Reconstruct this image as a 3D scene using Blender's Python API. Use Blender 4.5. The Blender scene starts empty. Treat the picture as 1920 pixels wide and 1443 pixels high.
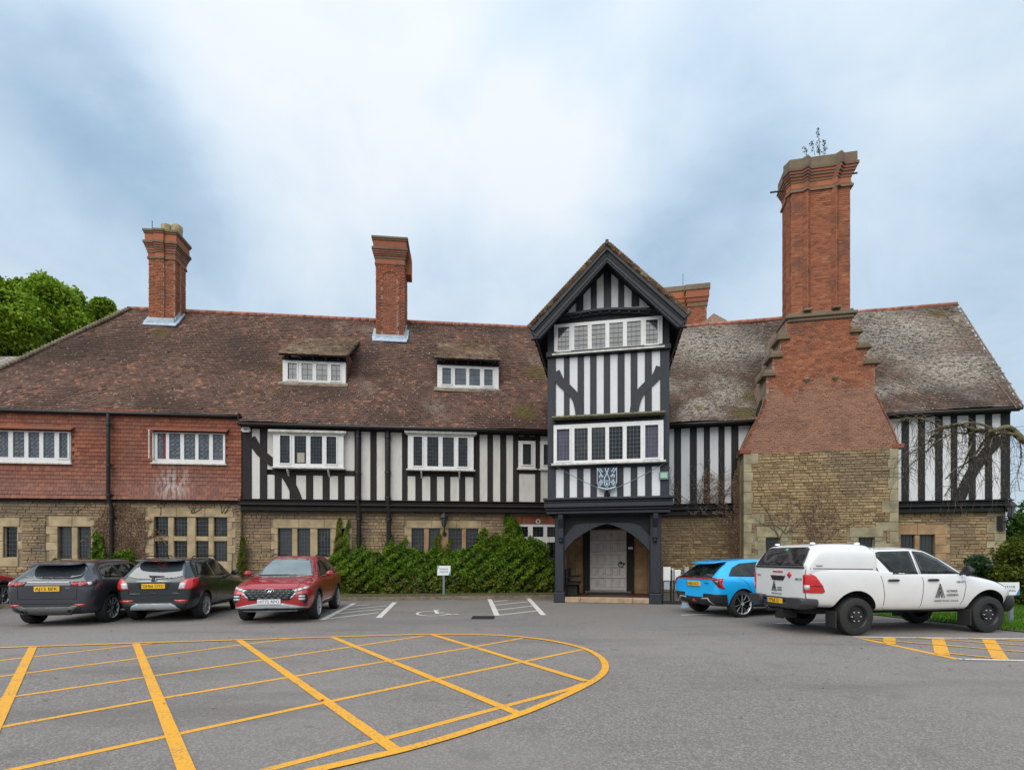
import bpy, bmesh, math, random
import numpy as np
from mathutils import Vector, Matrix
from mathutils.bvhtree import BVHTree
random.seed(7); RNG = np.random.default_rng(7)
SC = bpy.context.scene; COL = SC.collection
R = math.radians
# ------------------------------------------------------------ camera, world, sun, exposure
F_, Y0, H_ = 950.0, 1044.0, 1.65            # lens and eye measured on a 1920 px wide view
cam = bpy.data.cameras.new("camera"); co = bpy.data.objects.new("camera", cam); COL.objects.link(co)
cam.sensor_width = 36; cam.lens = 36 * F_ / 1920; cam.shift_y = (Y0 - 721.5) / 1920
cam.clip_end = 3000; cam.clip_start = .05
co.location = (0, 0, H_); co.rotation_euler = (R(90), 0, 0); SC.camera = co
SC.view_settings.view_transform = 'Standard'; SC.view_settings.look = 'None'
SC.view_settings.exposure = 0.9; SC.view_settings.gamma = 1; SC.view_settings.use_curve_mapping = False

def build_world():
    w = bpy.data.worlds.new("World"); SC.world = w; w.use_nodes = True
    nt = w.node_tree; N = nt.nodes; L = nt.links; N.clear()
    out = N.new('ShaderNodeOutputWorld'); bg = N.new('ShaderNodeBackground'); L.new(bg.outputs[0], out.inputs[0])
    sky = N.new('ShaderNodeTexSky'); sky.sky_type = 'NISHITA'; sky.sun_disc = False
    sky.sun_elevation = R(50); sky.sun_rotation = R(205)
    tc = N.new('ShaderNodeTexCoord')
    # stretch the clouds overhead the way a flat cloud layer is seen
    sep = N.new('ShaderNodeSeparateXYZ'); L.new(tc.outputs['Generated'], sep.inputs[0])
    az = N.new('ShaderNodeMath'); az.operation = 'ADD'; az.inputs[1].default_value = .55; L.new(sep.outputs['Z'], az.inputs[0])
    dv = N.new('ShaderNodeVectorMath'); dv.operation = 'DIVIDE'; L.new(tc.outputs['Generated'], dv.inputs[0])
    cb = N.new('ShaderNodeCombineXYZ')
    for i in range(3): L.new(az.outputs[0], cb.inputs[i])
    L.new(cb.outputs[0], dv.inputs[1])
    def noise(s, d, r, off=(0, 0, 0), dist=0):
        m = N.new('ShaderNodeMapping'); m.inputs['Location'].default_value = off; L.new(dv.outputs[0], m.inputs[0])
        n = N.new('ShaderNodeTexNoise'); n.inputs['Scale'].default_value = s; n.inputs['Detail'].default_value = d
        n.inputs['Roughness'].default_value = r; n.inputs['Distortion'].default_value = dist; L.new(m.outputs[0], n.inputs['Vector'])
        return n.outputs['Fac']
    def mth(op, a, b, clamp=False):
        n = N.new('ShaderNodeMath'); n.operation = op; n.use_clamp = clamp
        for i, x in enumerate((a, b)):
            if isinstance(x, (int, float)): n.inputs[i].default_value = x
            else: L.new(x, n.inputs[i])
        return n.outputs[0]
    nz = noise(2.2, 6, .52, (3.1, 1.7, .4), .25)
    nb = noise(1.1, 3, .5, (7.1, 2.2, 5.4), .3)
    warp = N.new('ShaderNodeVectorMath'); warp.operation = 'ADD'; L.new(tc.outputs['Generated'], warp.inputs[0])
    wn = N.new('ShaderNodeTexNoise'); wn.inputs['Scale'].default_value = 2.4; wn.inputs['Detail'].default_value = 4
    L.new(tc.outputs['Generated'], wn.inputs['Vector'])
    ws = N.new('ShaderNodeVectorMath'); ws.operation = 'MULTIPLY_ADD'; L.new(wn.outputs['Color'], ws.inputs[0])
    ws.inputs[1].default_value = (.55,) * 3; ws.inputs[2].default_value = (-.275,) * 3; L.new(ws.outputs[0], warp.inputs[1])
    nrm = N.new('ShaderNodeVectorMath'); nrm.operation = 'NORMALIZE'; L.new(warp.outputs[0], nrm.inputs[0])
    def bank(px, py, r):                      # a cloud bank around a direction
        d = Vector(((px - 960) / F_, 1, (Y0 - py) / F_)).normalized()
        n = N.new('ShaderNodeVectorMath'); n.operation = 'DISTANCE'; n.inputs[1].default_value = d; L.new(nrm.outputs[0], n.inputs[0])
        mr = N.new('ShaderNodeMapRange'); mr.interpolation_type = 'SMOOTHERSTEP'
        mr.inputs['From Min'].default_value = r; mr.inputs['From Max'].default_value = 0; L.new(n.outputs['Value'], mr.inputs[0])
        return mr.outputs[0]
    # brightness of the cloud layer 0..1
    b = mth('MULTIPLY_ADD', nz, .95); b.node.inputs[2].default_value = .17
    nf = noise(3.4, 10, .62, (1.1, 6.7, 2.4), .35)
    for q, k in ((nb, .35), (nf, 1.15)):
        b2 = mth('MULTIPLY_ADD', q, k); b2.node.inputs[2].default_value = -k / 2; b = mth('ADD', b, b2)
    for px, py, r, k in ((-60, -120, .42, .55), (880, 150, .40, .42), (640, 350, .30, .12), (100, 10, .25, .2), (560, 60, .3, .05), (1120, 330, .25, .10), (1050, 470, .25, .12), (1700, 40, .4, .14),
                         (90, 190, .26, -.42), (250, 330, .25, -.40), (430, 480, .24, -.30), (-80, 250, .3, -.15), (60, 430, .2, .12),
                         (1300, 400, .26, -.36), (1500, 330, .25, -.12), (1830, 420, .30, -.2), (1060, 15, .14, -.30), (1300, 50, .15, -.2), (900, 25, .09, -.2)):
        b = mth('ADD', b, mth('MULTIPLY', bank(px, py, r), k))
    b = mth('MULTIPLY_ADD', b, .62); b.node.inputs[2].default_value = .265
    ramp = N.new('ShaderNodeValToRGB'); L.new(b, ramp.inputs[0]); e = ramp.color_ramp.elements
    e[0].position = 0; e[0].color = (.23, .345, .475, 1); e[1].position = 1; e[1].color = (.82, .86, .89, 1)
    for p, c in ((.3, (.365, .505, .645, 1)), (.6, (.575, .70, .81, 1)), (.8, (.70, .79, .865, 1))):
        x = ramp.color_ramp.elements.new(p); x.color = c
    sk = N.new('ShaderNodeMixRGB'); sk.blend_type = 'MULTIPLY'; sk.inputs[0].default_value = 1; sk.inputs[2].default_value = (.18, .18, .18, 1)
    L.new(sky.outputs[0], sk.inputs[1])
    mx = N.new('ShaderNodeMixRGB'); mx.inputs[0].default_value = .86; L.new(sk.outputs[0], mx.inputs[1]); L.new(ramp.outputs[0], mx.inputs[2])
    # an overcast layer is a little brighter towards the zenith
    gz = mth('MULTIPLY_ADD', sep.outputs['Z'], .30); gz.node.inputs[2].default_value = .46
    L.new(mx.outputs[0], bg.inputs[0]); L.new(gz, bg.inputs[1])
build_world()
sun = bpy.data.lights.new("sun", 'SUN'); so = bpy.data.objects.new("sun", sun); COL.objects.link(so)
sun.energy = 1.5; sun.angle = R(70); sun.color = (1, .93, .84)
_sd = Vector((-.30, -.62, .78)).normalized(); so.rotation_euler = _sd.to_track_quat('Z', 'Y').to_euler()
so.location = (0, -20, 30)

# ------------------------------------------------------------ material helpers
def newmat(name):
    m = bpy.data.materials.new(name); m.use_nodes = True
    nt = m.node_tree; b = nt.nodes['Principled BSDF']
    return m, nt, nt.nodes, nt.links, b
def rgb(c): return (c[0], c[1], c[2], 1)
def simple(name, col, rough=.6, metal=0, coat=0, noise=0, scale=8, bump=0, bscale=60, ior=1.5, streak=None):
    m, nt, N, L, b = newmat(name)
    b.inputs['Roughness'].default_value = rough; b.inputs['Metallic'].default_value = metal
    b.inputs['Coat Weight'].default_value = coat; b.inputs['Coat Roughness'].default_value = .08; b.inputs['IOR'].default_value = ior
    b.inputs['Base Color'].default_value = rgb(col)
    g = N.new('ShaderNodeNewGeometry')
    if noise:
        n = N.new('ShaderNodeTexNoise'); n.inputs['Scale'].default_value = scale; n.inputs['Detail'].default_value = 5
        mp = N.new('ShaderNodeMapping'); mp.inputs['Scale'].default_value = streak or (1, 1, 1); L.new(g.outputs['Position'], mp.inputs[0]); L.new(mp.outputs[0], n.inputs['Vector'])
        r = N.new('ShaderNodeMapRange'); r.inputs[1].default_value = .3; r.inputs[2].default_value = .7; r.inputs[3].default_value = 1 - noise; r.inputs[4].default_value = 1 + noise * .6
        L.new(n.outputs['Fac'], r.inputs[0])
        v = N.new('ShaderNodeVectorMath'); v.operation = 'SCALE'; v.inputs[0].default_value = col[:3]; L.new(r.outputs[0], v.inputs['Scale'])
        L.new(v.outputs[0], b.inputs['Base Color'])
    if bump:
        n = N.new('ShaderNodeTexNoise'); n.inputs['Scale'].default_value = bscale; n.inputs['Detail'].default_value = 4
        L.new(g.outputs['Position'], n.inputs['Vector'])
        bp = N.new('ShaderNodeBump'); bp.inputs['Strength'].default_value = bump; bp.inputs['Distance'].default_value = .01
        L.new(n.outputs['Fac'], bp.inputs['Height']); L.new(bp.outputs[0], b.inputs['Normal'])
    return m
class Graph:
    def __init__(s, name):
        s.m, s.nt, s.N, s.L, s.b = newmat(name); s.geo = s.N.new('ShaderNodeNewGeometry')
    def val(s, op, a, b=0., c=None, clamp=False):
        n = s.N.new('ShaderNodeMath'); n.operation = op; n.use_clamp = clamp
        for i, x in enumerate((a, b, c)):
            if x is None: continue
            if isinstance(x, (int, float)): n.inputs[i].default_value = x
            else: s.L.new(x, n.inputs[i])
        return n.outputs[0]
    def rnd(s):
        oi = s.N.new('ShaderNodeObjectInfo')
        return s.val('FRACT', s.val('ADD', s.geo.outputs['Random Per Island'], s.val('MULTIPLY', oi.outputs['Random'], 7.3)))
    def noise(s, sc, det=4, stretch=(1, 1, 1), off=(0, 0, 0), rough=.55, dist=0):
        mp = s.N.new('ShaderNodeMapping'); mp.inputs['Scale'].default_value = stretch; mp.inputs['Location'].default_value = off
        s.L.new(s.geo.outputs['Position'], mp.inputs[0])
        n = s.N.new('ShaderNodeTexNoise'); n.inputs['Scale'].default_value = sc; n.inputs['Detail'].default_value = det
        n.inputs['Roughness'].default_value = rough; n.inputs['Distortion'].default_value = dist; s.L.new(mp.outputs[0], n.inputs['Vector'])
        return n.outputs['Fac']
    def voro(s, sc, stretch=(1, 1, 1)):
        mp = s.N.new('ShaderNodeMapping'); mp.inputs['Scale'].default_value = stretch; s.L.new(s.geo.outputs['Position'], mp.inputs[0])
        n = s.N.new('ShaderNodeTexVoronoi'); n.inputs['Scale'].default_value = sc; s.L.new(mp.outputs[0], n.inputs['Vector'])
        return n.outputs['Distance'], n.outputs['Color']
    def ramp(s, fac, stops, const=False):
        r = s.N.new('ShaderNodeValToRGB'); s.L.new(fac, r.inputs[0]); e = r.color_ramp
        if const: e.interpolation = 'CONSTANT'
        e.elements[0].position = stops[0][0]; e.elements[0].color = rgb(stops[0][1])
        e.elements[1].position = stops[-1][0]; e.elements[1].color = rgb(stops[-1][1])
        for p, c in stops[1:-1]: x = e.elements.new(p); x.color = rgb(c)
        return r.outputs[0]
    def step(s, x, a, b):
        n = s.N.new('ShaderNodeMapRange'); n.interpolation_type = 'SMOOTHSTEP'; n.inputs[1].default_value = a; n.inputs[2].default_value = b
        s.L.new(x, n.inputs[0]); return n.outputs[0]
    def mix(s, f, a, b, mode='MIX'):
        n = s.N.new('ShaderNodeMixRGB'); n.blend_type = mode
        for i, x in enumerate((f, a, b)):
            if isinstance(x, (int, float)): n.inputs[i].default_value = x
            elif isinstance(x, tuple): n.inputs[i].default_value = rgb(x)
            else: s.L.new(x, n.inputs[i])
        return n.outputs[0]
    def near(s, p, r, soft=.6):
        n = s.N.new('ShaderNodeVectorMath'); n.operation = 'DISTANCE'; n.inputs[1].default_value = p; s.L.new(s.geo.outputs['Position'], n.inputs[0])
        m = s.N.new('ShaderNodeMapRange'); m.interpolation_type = 'SMOOTHSTEP'; m.inputs[1].default_value = r; m.inputs[2].default_value = r * (1 - soft); s.L.new(n.outputs['Value'], m.inputs[0])
        return m.outputs[0]
    def bump(s, h, st=.5, d=.01):
        b = s.N.new('ShaderNodeBump'); b.inputs['Strength'].default_value = st; b.inputs['Distance'].default_value = d
        s.L.new(h, b.inputs['Height']); s.L.new(b.outputs[0], s.b.inputs['Normal'])
    def done(s, col, rough=.85):
        s.L.new(col, s.b.inputs['Base Color']); s.b.inputs['Roughness'].default_value = rough; return s.m

# ------------------------------------------------------------ frames: planes in the place
CAMP = Vector((0, 0, H_))
def ray(px, py): return Vector(((px - 960) / F_, 1, (Y0 - py) / F_))
class Frame:
    """a plane with origin O, axes U (along), W (up the plane) and N (out of it)"""
    def __init__(s, O, U, W, N=None):
        s.O = Vector(O); s.U = Vector(U).normalized(); s.W = Vector(W).normalized(); s.N = Vector(N).normalized() if N else s.U.cross(s.W).normalized()
    def pt(s, u, w, n=0.): return s.O + s.U * u + s.W * w + s.N * n
    def loc(s, P): d = P - s.O; return d.dot(s.U), d.dot(s.W), d.dot(s.N)
    def hit(s, px, py, n=0.):
        D = ray(px, py); t = (n - (CAMP - s.O).dot(s.N)) / D.dot(s.N); P = CAMP + D * t
        return (P - s.O).dot(s.U), (P - s.O).dot(s.W)
    def hx(s, px, n=0.): return s.hit(px, 900, n)[0]
    def hz(s, px, py, n=0.): return s.hit(px, py, n)[1]
def wallframe(ox, oy, deg):
    a = R(deg); return Frame((ox, oy, 0), (math.cos(a), math.sin(a), 0), (0, 0, 1), (math.sin(a), -math.cos(a), 0))
LF = wallframe(-11.6, 21.9, 6.0)        # left wing
RF = wallframe(7.2, 23.7, -11.0)        # right wing
TF = wallframe(3.38, 17.84, -10.7)      # gatehouse tower
WF = Frame((0, 0, 0), (1, 0, 0), (0, 0, 1), (0, -1, 0))
def gp(px, py, z=0.):                   # ground point seen at a pixel
    t = (H_ - z) * F_ / (py - Y0); return Vector(((px - 960) / F_ * t, t, z))

# ------------------------------------------------------------ mesh builder
ORG = {}
class MB:
    def __init__(s): s.v = []; s.f = []; s.m = []
    def add(s, vs, fs, mi=0):
        k = len(s.v); s.v += [tuple(v) for v in vs]; s.f += [tuple(i + k for i in f) for f in fs]; s.m += [mi] * len(fs)
    def box(s, F, u0, u1, w0, w1, n0, n1, mi=0, back=True):
        vs = [F.pt(u, w, n) for n in (n0, n1) for w in (w0, w1) for u in (u0, u1)]
        fs = [(4, 5, 7, 6), (0, 4, 6, 2), (5, 1, 3, 7), (6, 7, 3, 2), (0, 1, 5, 4)]
        if back: fs.append((1, 0, 2, 3))
        s.add(vs, fs, mi)
    def chbox(s, F, u0, u1, w0, w1, n0, n1, c=.012, mi=0):   # block with chamfered front edges, no back
        vs = [F.pt(u0, w0, n0), F.pt(u1, w0, n0), F.pt(u1, w1, n0), F.pt(u0, w1, n0),
              F.pt(u0, w0, n1 - c), F.pt(u1, w0, n1 - c), F.pt(u1, w1, n1 - c), F.pt(u0, w1, n1 - c),
              F.pt(u0 + c, w0 + c, n1), F.pt(u1 - c, w0 + c, n1), F.pt(u1 - c, w1 - c, n1), F.pt(u0 + c, w1 - c, n1)]
        fs = []
        for a in (0, 4):
            for i in range(4):
                j = (i + 1) % 4; fs.append((a + i, a + j, a + 4 + j, a + 4 + i))
        fs.append((8, 9, 10, 11)); s.add(vs, fs, mi)
    def prism(s, F, pts, n0, n1, mi=0):
        k = len(pts)
        if sum(pts[i][0] * pts[(i + 1) % k][1] - pts[(i + 1) % k][0] * pts[i][1] for i in range(k)) < 0: pts = pts[::-1]
        vs = [F.pt(u, w, n0) for u, w in pts] + [F.pt(u, w, n1) for u, w in pts]
        fs = [tuple(range(k, 2 * k)), tuple(range(k - 1, -1, -1))] + [(i, (i + 1) % k, k + (i + 1) % k, k + i) for i in range(k)]
        s.add(vs, fs, mi)
    def tube(s, pts, rad, n=6, mi=0, cap=True):
        pts = [Vector(p) for p in pts]; k = len(s.v); rings = []
        if isinstance(rad, (int, float)): rad = [rad] * len(pts)
        for i, p in enumerate(pts):
            d = (pts[min(i + 1, len(pts) - 1)] - pts[max(i - 1, 0)])
            d = d.normalized() if d.length > 1e-9 else Vector((0, 0, 1))
            a = d.cross(Vector((0, 0, 1)) if abs(d.z) < .9 else Vector((1, 0, 0))).normalized(); b = d.cross(a)
            rings += [p + (a * math.cos(t) + b * math.sin(t)) * rad[i] for t in [j * 2 * math.pi / n for j in range(n)]]
        fs = [(i * n + j, i * n + (j + 1) % n, (i + 1) * n + (j + 1) % n, (i + 1) * n + j) for i in range(len(pts) - 1) for j in range(n)]
        if cap: fs += [tuple(range(n - 1, -1, -1)), tuple(range((len(pts) - 1) * n, len(pts) * n))]
        s.add(rings, fs, mi)
    def lathe(s, C, ax, prof, n=24, mi=0):       # prof: (radius, along ax)
        C = Vector(C); ax = Vector(ax).normalized(); a = ax.orthogonal().normalized(); b = ax.cross(a); vs = []
        for r, h in prof:
            for j in range(n):
                t = 2 * math.pi * j / n; vs.append(C + ax * h + (a * math.cos(t) + b * math.sin(t)) * r)
        fs = [(i * n + j, i * n + (j + 1) % n, (i + 1) * n + (j + 1) % n, (i + 1) * n + j) for i in range(len(prof) - 1) for j in range(n)]
        s.add(vs, fs, mi)
    def build(s, name, mats, parent=None, smooth=False, angle=None, kind=None, org=None):
        if not s.v: return None
        if not isinstance(mats, (list, tuple)): mats = [mats]
        A = np.array(s.v, dtype=float); lo = A.min(0); hi = A.max(0)
        c = Vector(((lo[0] + hi[0]) / 2, (lo[1] + hi[1]) / 2, lo[2])) if org is None else Vector(org)
        me = bpy.data.meshes.new(name); me.from_pydata((A - np.array(c)).tolist(), [], s.f)
        for m in mats: me.materials.append(m)
        if len(mats) > 1: me.polygons.foreach_set('material_index', s.m)
        if smooth or angle:
            me.shade_smooth()
            if angle: me.set_sharp_from_angle(angle=R(angle))
        return link(name, me, c, parent, kind)
def link(name, me, c, parent=None, kind=None):
    o = bpy.data.objects.new(name, me); COL.objects.link(o); c = Vector(c)
    o.location = c - ORG[parent.name] if parent else c
    if parent: o.parent = parent
    ORG[o.name] = c
    if kind: o['kind'] = kind
    return o
def thing(name, loc, label, cat, group=None, rz=0):
    o = bpy.data.objects.new(name, None); COL.objects.link(o); o.location = loc; o.rotation_euler = (0, 0, rz); o.empty_display_size = .2
    ORG[o.name] = Vector(loc) if not rz else Vector((0, 0, 0)); tag(o, label, cat, group); return o
def tag(o, label, cat, group=None):
    o['label'] = label; o['category'] = cat
    if group: o['group'] = group
    return o
def structure(o): o['kind'] = 'structure'; return o
def fast(name, V, Q, mats, parent=None, kind=None, smooth=False, c=None):
    me = bpy.data.meshes.new(name); V = np.asarray(V, np.float32); Q = np.asarray(Q, np.int32)
    c = np.array([(V[:, 0].min() + V[:, 0].max()) / 2, (V[:, 1].min() + V[:, 1].max()) / 2, V[:, 2].min()]) if c is None else np.array(c)
    me.vertices.add(len(V)); me.vertices.foreach_set('co', (V - c).astype(np.float32).ravel())
    k = Q.shape[1]; me.loops.add(Q.size); me.loops.foreach_set('vertex_index', Q.ravel())
    me.polygons.add(len(Q)); me.polygons.foreach_set('loop_start', np.arange(0, Q.size, k, dtype=np.int32))
    me.update(calc_edges=True); me.validate()
    for m in (mats if isinstance(mats, list) else [mats]): me.materials.append(m)
    if smooth: me.shade_smooth()
    return link(name, me, c, parent, kind)
def copytree(o, parent=None):
    c = o.copy(); COL.objects.link(c)
    if parent: c.parent = parent
    ORG[c.name] = ORG[o.name]
    for ch in list(o.children): copytree(ch, c)
    return c

# ------------------------------------------------------------ materials
def roof_mat(name, dark, mid, red, lich, lichen_bias, moss_pts, moss_bias=0., grey=0., wash=()):
    g = Graph(name); r = g.rnd()
    col = g.ramp(r, [(0, dark), (.3, mid), (.75, tuple(x * 1.15 for x in mid)), (.93, red), (1, tuple(x * 1.6 for x in red))])
    big = g.noise(.35, 4); col = g.mix(g.step(big, .35, .7), col, tuple(x * .8 for x in dark), 'MIX')
    n2 = g.noise(14, 5); col = g.mix(g.val('MULTIPLY', g.step(n2, .45, .7), .4), col, (.10, .085, .065))
    d, c = g.voro(5.2); dn = g.noise(.5, 3, off=(4, 2, 1))
    thr = g.val('MULTIPLY_ADD', dn, .30, -.02 + lichen_bias)
    d2, c2 = g.voro(5.2)
    sepn = g.N.new('ShaderNodeSeparateColor'); g.L.new(c, sepn.inputs[0])
    spot = g.val('MULTIPLY', g.val('LESS_THAN', d, thr), g.val('GREATER_THAN', sepn.outputs[0], .42))
    col = g.mix(g.val('MULTIPLY', spot, .62), col, lich)
    n4 = g.noise(9, 6, off=(9, 1, 3), rough=.75); gl = g.noise(.30, 3, off=(1, 8, 2))
    wm = g.step(gl, .52 - grey, .74 - grey)
    for p, rr in wash: wm = g.val('MAXIMUM', wm, g.val('MULTIPLY', g.near(p, rr, .9), 1.0))
    n5 = g.noise(4.5, 5, (1, 1, 2.5), off=(4, 4, 3), rough=.7); wash = g.val('MULTIPLY', g.step(g.val('MULTIPLY_ADD', n4, .55, g.val('MULTIPLY', n5, .45)), .42, .56), wm)
    col = g.mix(g.val('MULTIPLY', wash, .8), col, lich)
    mn = g.noise(3.2, 5, off=(2, 5, 7)); mm = None
    for p, rr in moss_pts:
        k = g.near(p, rr, .85); mm = k if mm is None else g.val('MAXIMUM', mm, k)
    ms = g.step(mn, .66 - moss_bias, .78 - moss_bias)
    if mm is not None: mf = g.noise(11, 5, off=(3, 5, 2), rough=.7); ms = g.val('MAXIMUM', ms, g.val('MULTIPLY', g.step(g.val('ADD', g.val('MULTIPLY', mm, .55), g.val('ADD', g.val('MULTIPLY', mn, .6), g.val('MULTIPLY', mf, .5))), .86, 1.12), .9))
    col = g.mix(g.val('MULTIPLY', ms, .85), col, (.105, .085, .014))
    g.bump(n2, .4, .01); return g.done(col, .9)
_LR = None
M = {}
M['black'] = simple('black_void', (.006, .006, .007), .9)
M['tower_timber'] = simple('charcoal_painted_timber', (.014, .0175, .026), .6, noise=.35, scale=3, bump=.25, bscale=30, streak=(6, 6, .6))
M['timber'] = simple('weathered_black_timber', (.017, .014, .013), .85, noise=.55, scale=9, bump=.7, bscale=45, streak=(4, 4, .7))
M['timber_black'] = simple('black_painted_timber', (.006, .006, .007), .7, noise=.3, scale=5, bump=.3, streak=(4, 4, .7))
def plaster(name, base, dirt):
    g = Graph(name); n = g.noise(2.5, 6, (1, 1, .35)); s = g.noise(16, 6, (1, 1, .3), rough=.75, dist=1.5)
    col = g.mix(g.val('MULTIPLY', g.step(n, .45, .8), .45 * dirt), base, (.42, .40, .35))
    col = g.mix(g.val('MULTIPLY', g.step(s, .60, .70), .75 * dirt), col, (.20, .17, .14))
    g.bump(s, .2, .01); return g.done(col, .85)
M['plaster'] = plaster('lime_plaster', (.62, .595, .55), 1.5)
M['plaster_clean'] = plaster('white_painted_plaster', (.66, .67, .685), .6)
M['white'] = simple('white_gloss_paint', (.68, .675, .66), .35, noise=.08, scale=6)
M['white_worn'] = simple('worn_white_paint', (.58, .57, .52), .5, noise=.3, scale=7, streak=(1, 1, .5))
M['lead'] = simple('lead_flashing', (.36, .44, .52), .45, noise=.25, scale=5, bump=.3, bscale=20)
M['came'] = simple('dark_lead_came', (.06, .065, .07), .5)
M['came_grey'] = simple('pale_grey_came', (.12, .13, .14), .5)
M['iron'] = simple('black_iron', (.018, .016, .016), .5, noise=.3, scale=10)
M['pipe'] = simple('cast_iron_pipe', (.022, .017, .017), .5, noise=.4, scale=9)
g = Graph('dark_window_glass'); M['pane'] = g.done(g.mix(g.step(g.noise(2.2, 4, off=(3, 1, 4)), .5, .7), g.ramp(g.rnd(), [(0, (.004, .005, .006)), (.6, (.010, .012, .014)), (.88, (.022, .025, .027)), (1, (.045, .05, .052))]), (.035, .04, .042)), .05)
M['pane_sky'] = simple('pale_window_glass', (.085, .10, .11), .06, noise=.35, scale=2.5, ior=1.7)  # pale base colour stands in for sky reflection and the interior behind
M['curtain'] = simple('lilac_curtain', (.085, .08, .125), .8, noise=.35, scale=30, streak=(1, 1, .05))
M['red_curtain'] = simple('dark_red_curtain', (.16, .03, .03), .8, noise=.3, scale=20)
g = Graph('coloured_lead_glass'); d_, c_ = g.voro(9)
M['pane_pattern'] = g.done(g.mix(.35, g.ramp(d_, [(0, (.03, .035, .045)), (.35, (.10, .12, .14)), (.6, (.17, .19, .22))]), (.03, .035, .04)), .12)
def stone_mat(name, cols, darkpatch, scale=1.0):
    g = Graph(name); r = g.rnd(); col = g.ramp(r, [(i / (len(cols) - 1), c) for i, c in enumerate(cols)])
    n = g.noise(9, 6, rough=.7); col = g.mix(g.val('MULTIPLY', g.step(n, .4, .75), .5), col, (.11, .085, .05))
    p = g.noise(.55, 4, off=(3, 3, 1)); col = g.mix(g.val('MULTIPLY', g.step(p, .42, .62), darkpatch), col, (.135, .105, .082))
    g.bump(n, .8, .03); return g.done(col, .92)
M['rubble_left'] = stone_mat('greyed_tan_rubble', [(.21, .145, .09), (.30, .21, .12), (.36, .255, .14), (.25, .18, .115), (.41, .30, .17)], .6)
M['rubble_right'] = stone_mat('ochre_rubble', [(.20, .13, .065), (.32, .22, .11), (.39, .28, .145), (.28, .195, .105), (.44, .33, .18), (.26, .15, .085)], .45)
M['mortar'] = simple('sandy_mortar', (.27, .215, .14), .95, noise=.4, scale=3, bump=.6, bscale=40)
M['mortar_brick'] = simple('grey_brick_mortar', (.31, .225, .165), .95, noise=.35, scale=3, bump=.4, bscale=40)
M['ashlar'] = simple('tan_dressed_stone', (.41, .315, .185), .9, noise=.32, scale=2.6, bump=.5, bscale=25)
M['ashlar_grey'] = simple('grey_green_dressed_stone', (.33, .285, .18), .9, noise=.42, scale=2.2, bump=.5, bscale=25)
M['ashlar_orange'] = simple('orange_dressed_stone', (.37, .235, .125), .9, noise=.32, scale=2.5, bump=.5, bscale=25)
def brick_mat(name, cols, soot=.5, moss=0., mpts=()):
    g = Graph(name); r = g.rnd(); col = g.ramp(r, [(i / (len(cols) - 1), c) for i, c in enumerate(cols)])
    n = g.noise(1.3, 5, off=(1, 2, 3)); col = g.mix(g.val('MULTIPLY', g.step(n, .48, .72), soot), col, (.10, .055, .04))
    f = g.noise(22, 5, rough=.7); col = g.mix(g.val('MULTIPLY', g.step(f, .5, .75), .35), col, (.12, .07, .045))
    if moss:
        q = g.noise(3, 5, off=(5, 1, 1)); col = g.mix(g.val('MULTIPLY', g.step(q, .62 - moss, .74 - moss), .8), col, (.13, .12, .07))
    g.bump(f, .5, .015); return g.done(col, .9)
M['brick'] = brick_mat('orange_red_brick', [(.19, .062, .034), (.32, .098, .045), (.39, .135, .06), (.26, .085, .045), (.44, .175, .085)], .6)
M['brick_dark'] = brick_mat('dull_red_brick', [(.19, .055, .032), (.29, .085, .042), (.35, .11, .052), (.23, .075, .042)], .5)
M['brick_purple'] = brick_mat('plum_brick', [(.24, .115, .075), (.32, .16, .105), (.37, .185, .12), (.28, .14, .095), (.40, .175, .10)], .35)
M['brick_cap'] = brick_mat('weathered_cap_brick', [(.16, .080, .050), (.24, .11, .065), (.15, .10, .065), (.27, .14, .085)], .7, .15)
M['cap_stone'] = brick_mat('mossy_cap_stone', [(.16, .12, .08), (.21, .16, .105)], .5, .10)
def walltile():
    g = Graph('hung_red_tile'); r = g.rnd()
    col = g.ramp(r, [(0, (.145, .046, .030)), (.3, (.205, .062, .034)), (.7, (.235, .074, .038)), (1, (.28, .10, .05))])
    n = g.noise(.8, 5, off=(2, 0, 1)); col = g.mix(g.val('MULTIPLY', g.step(n, .45, .7), .45), col, (.13, .065, .05))
    sp = g.N.new('ShaderNodeSeparateXYZ'); g.L.new(g.geo.outputs['Position'], sp.inputs[0])
    low = g.step(sp.outputs['Z'], 5.9, 4.6); f = g.noise(28, 5, rough=.75)
    col = g.mix(g.val('MULTIPLY', g.val('MULTIPLY', g.step(f, .42, .65), low), .75), col, (.20, .15, .13))
    pale = g.val('MULTIPLY', g.near(LF.pt(LF.hx(327), 4.75), 1.15, .9), g.step(g.noise(9, 5, (1, 1, .3)), .38, .6))
    col = g.mix(g.val('MULTIPLY', pale, .7), col, (.48, .42, .40))
    g.bump(f, .3, .01); return g.done(col, .85)
M['walltile'] = walltile()
M['ridge'] = simple('terracotta_ridge_tile', (.36, .15, .10), .85, noise=.45, scale=2.5, bump=.3)
M['dark_cloth'] = simple('dark_cloth', (.02, .02, .022), .9)
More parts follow.
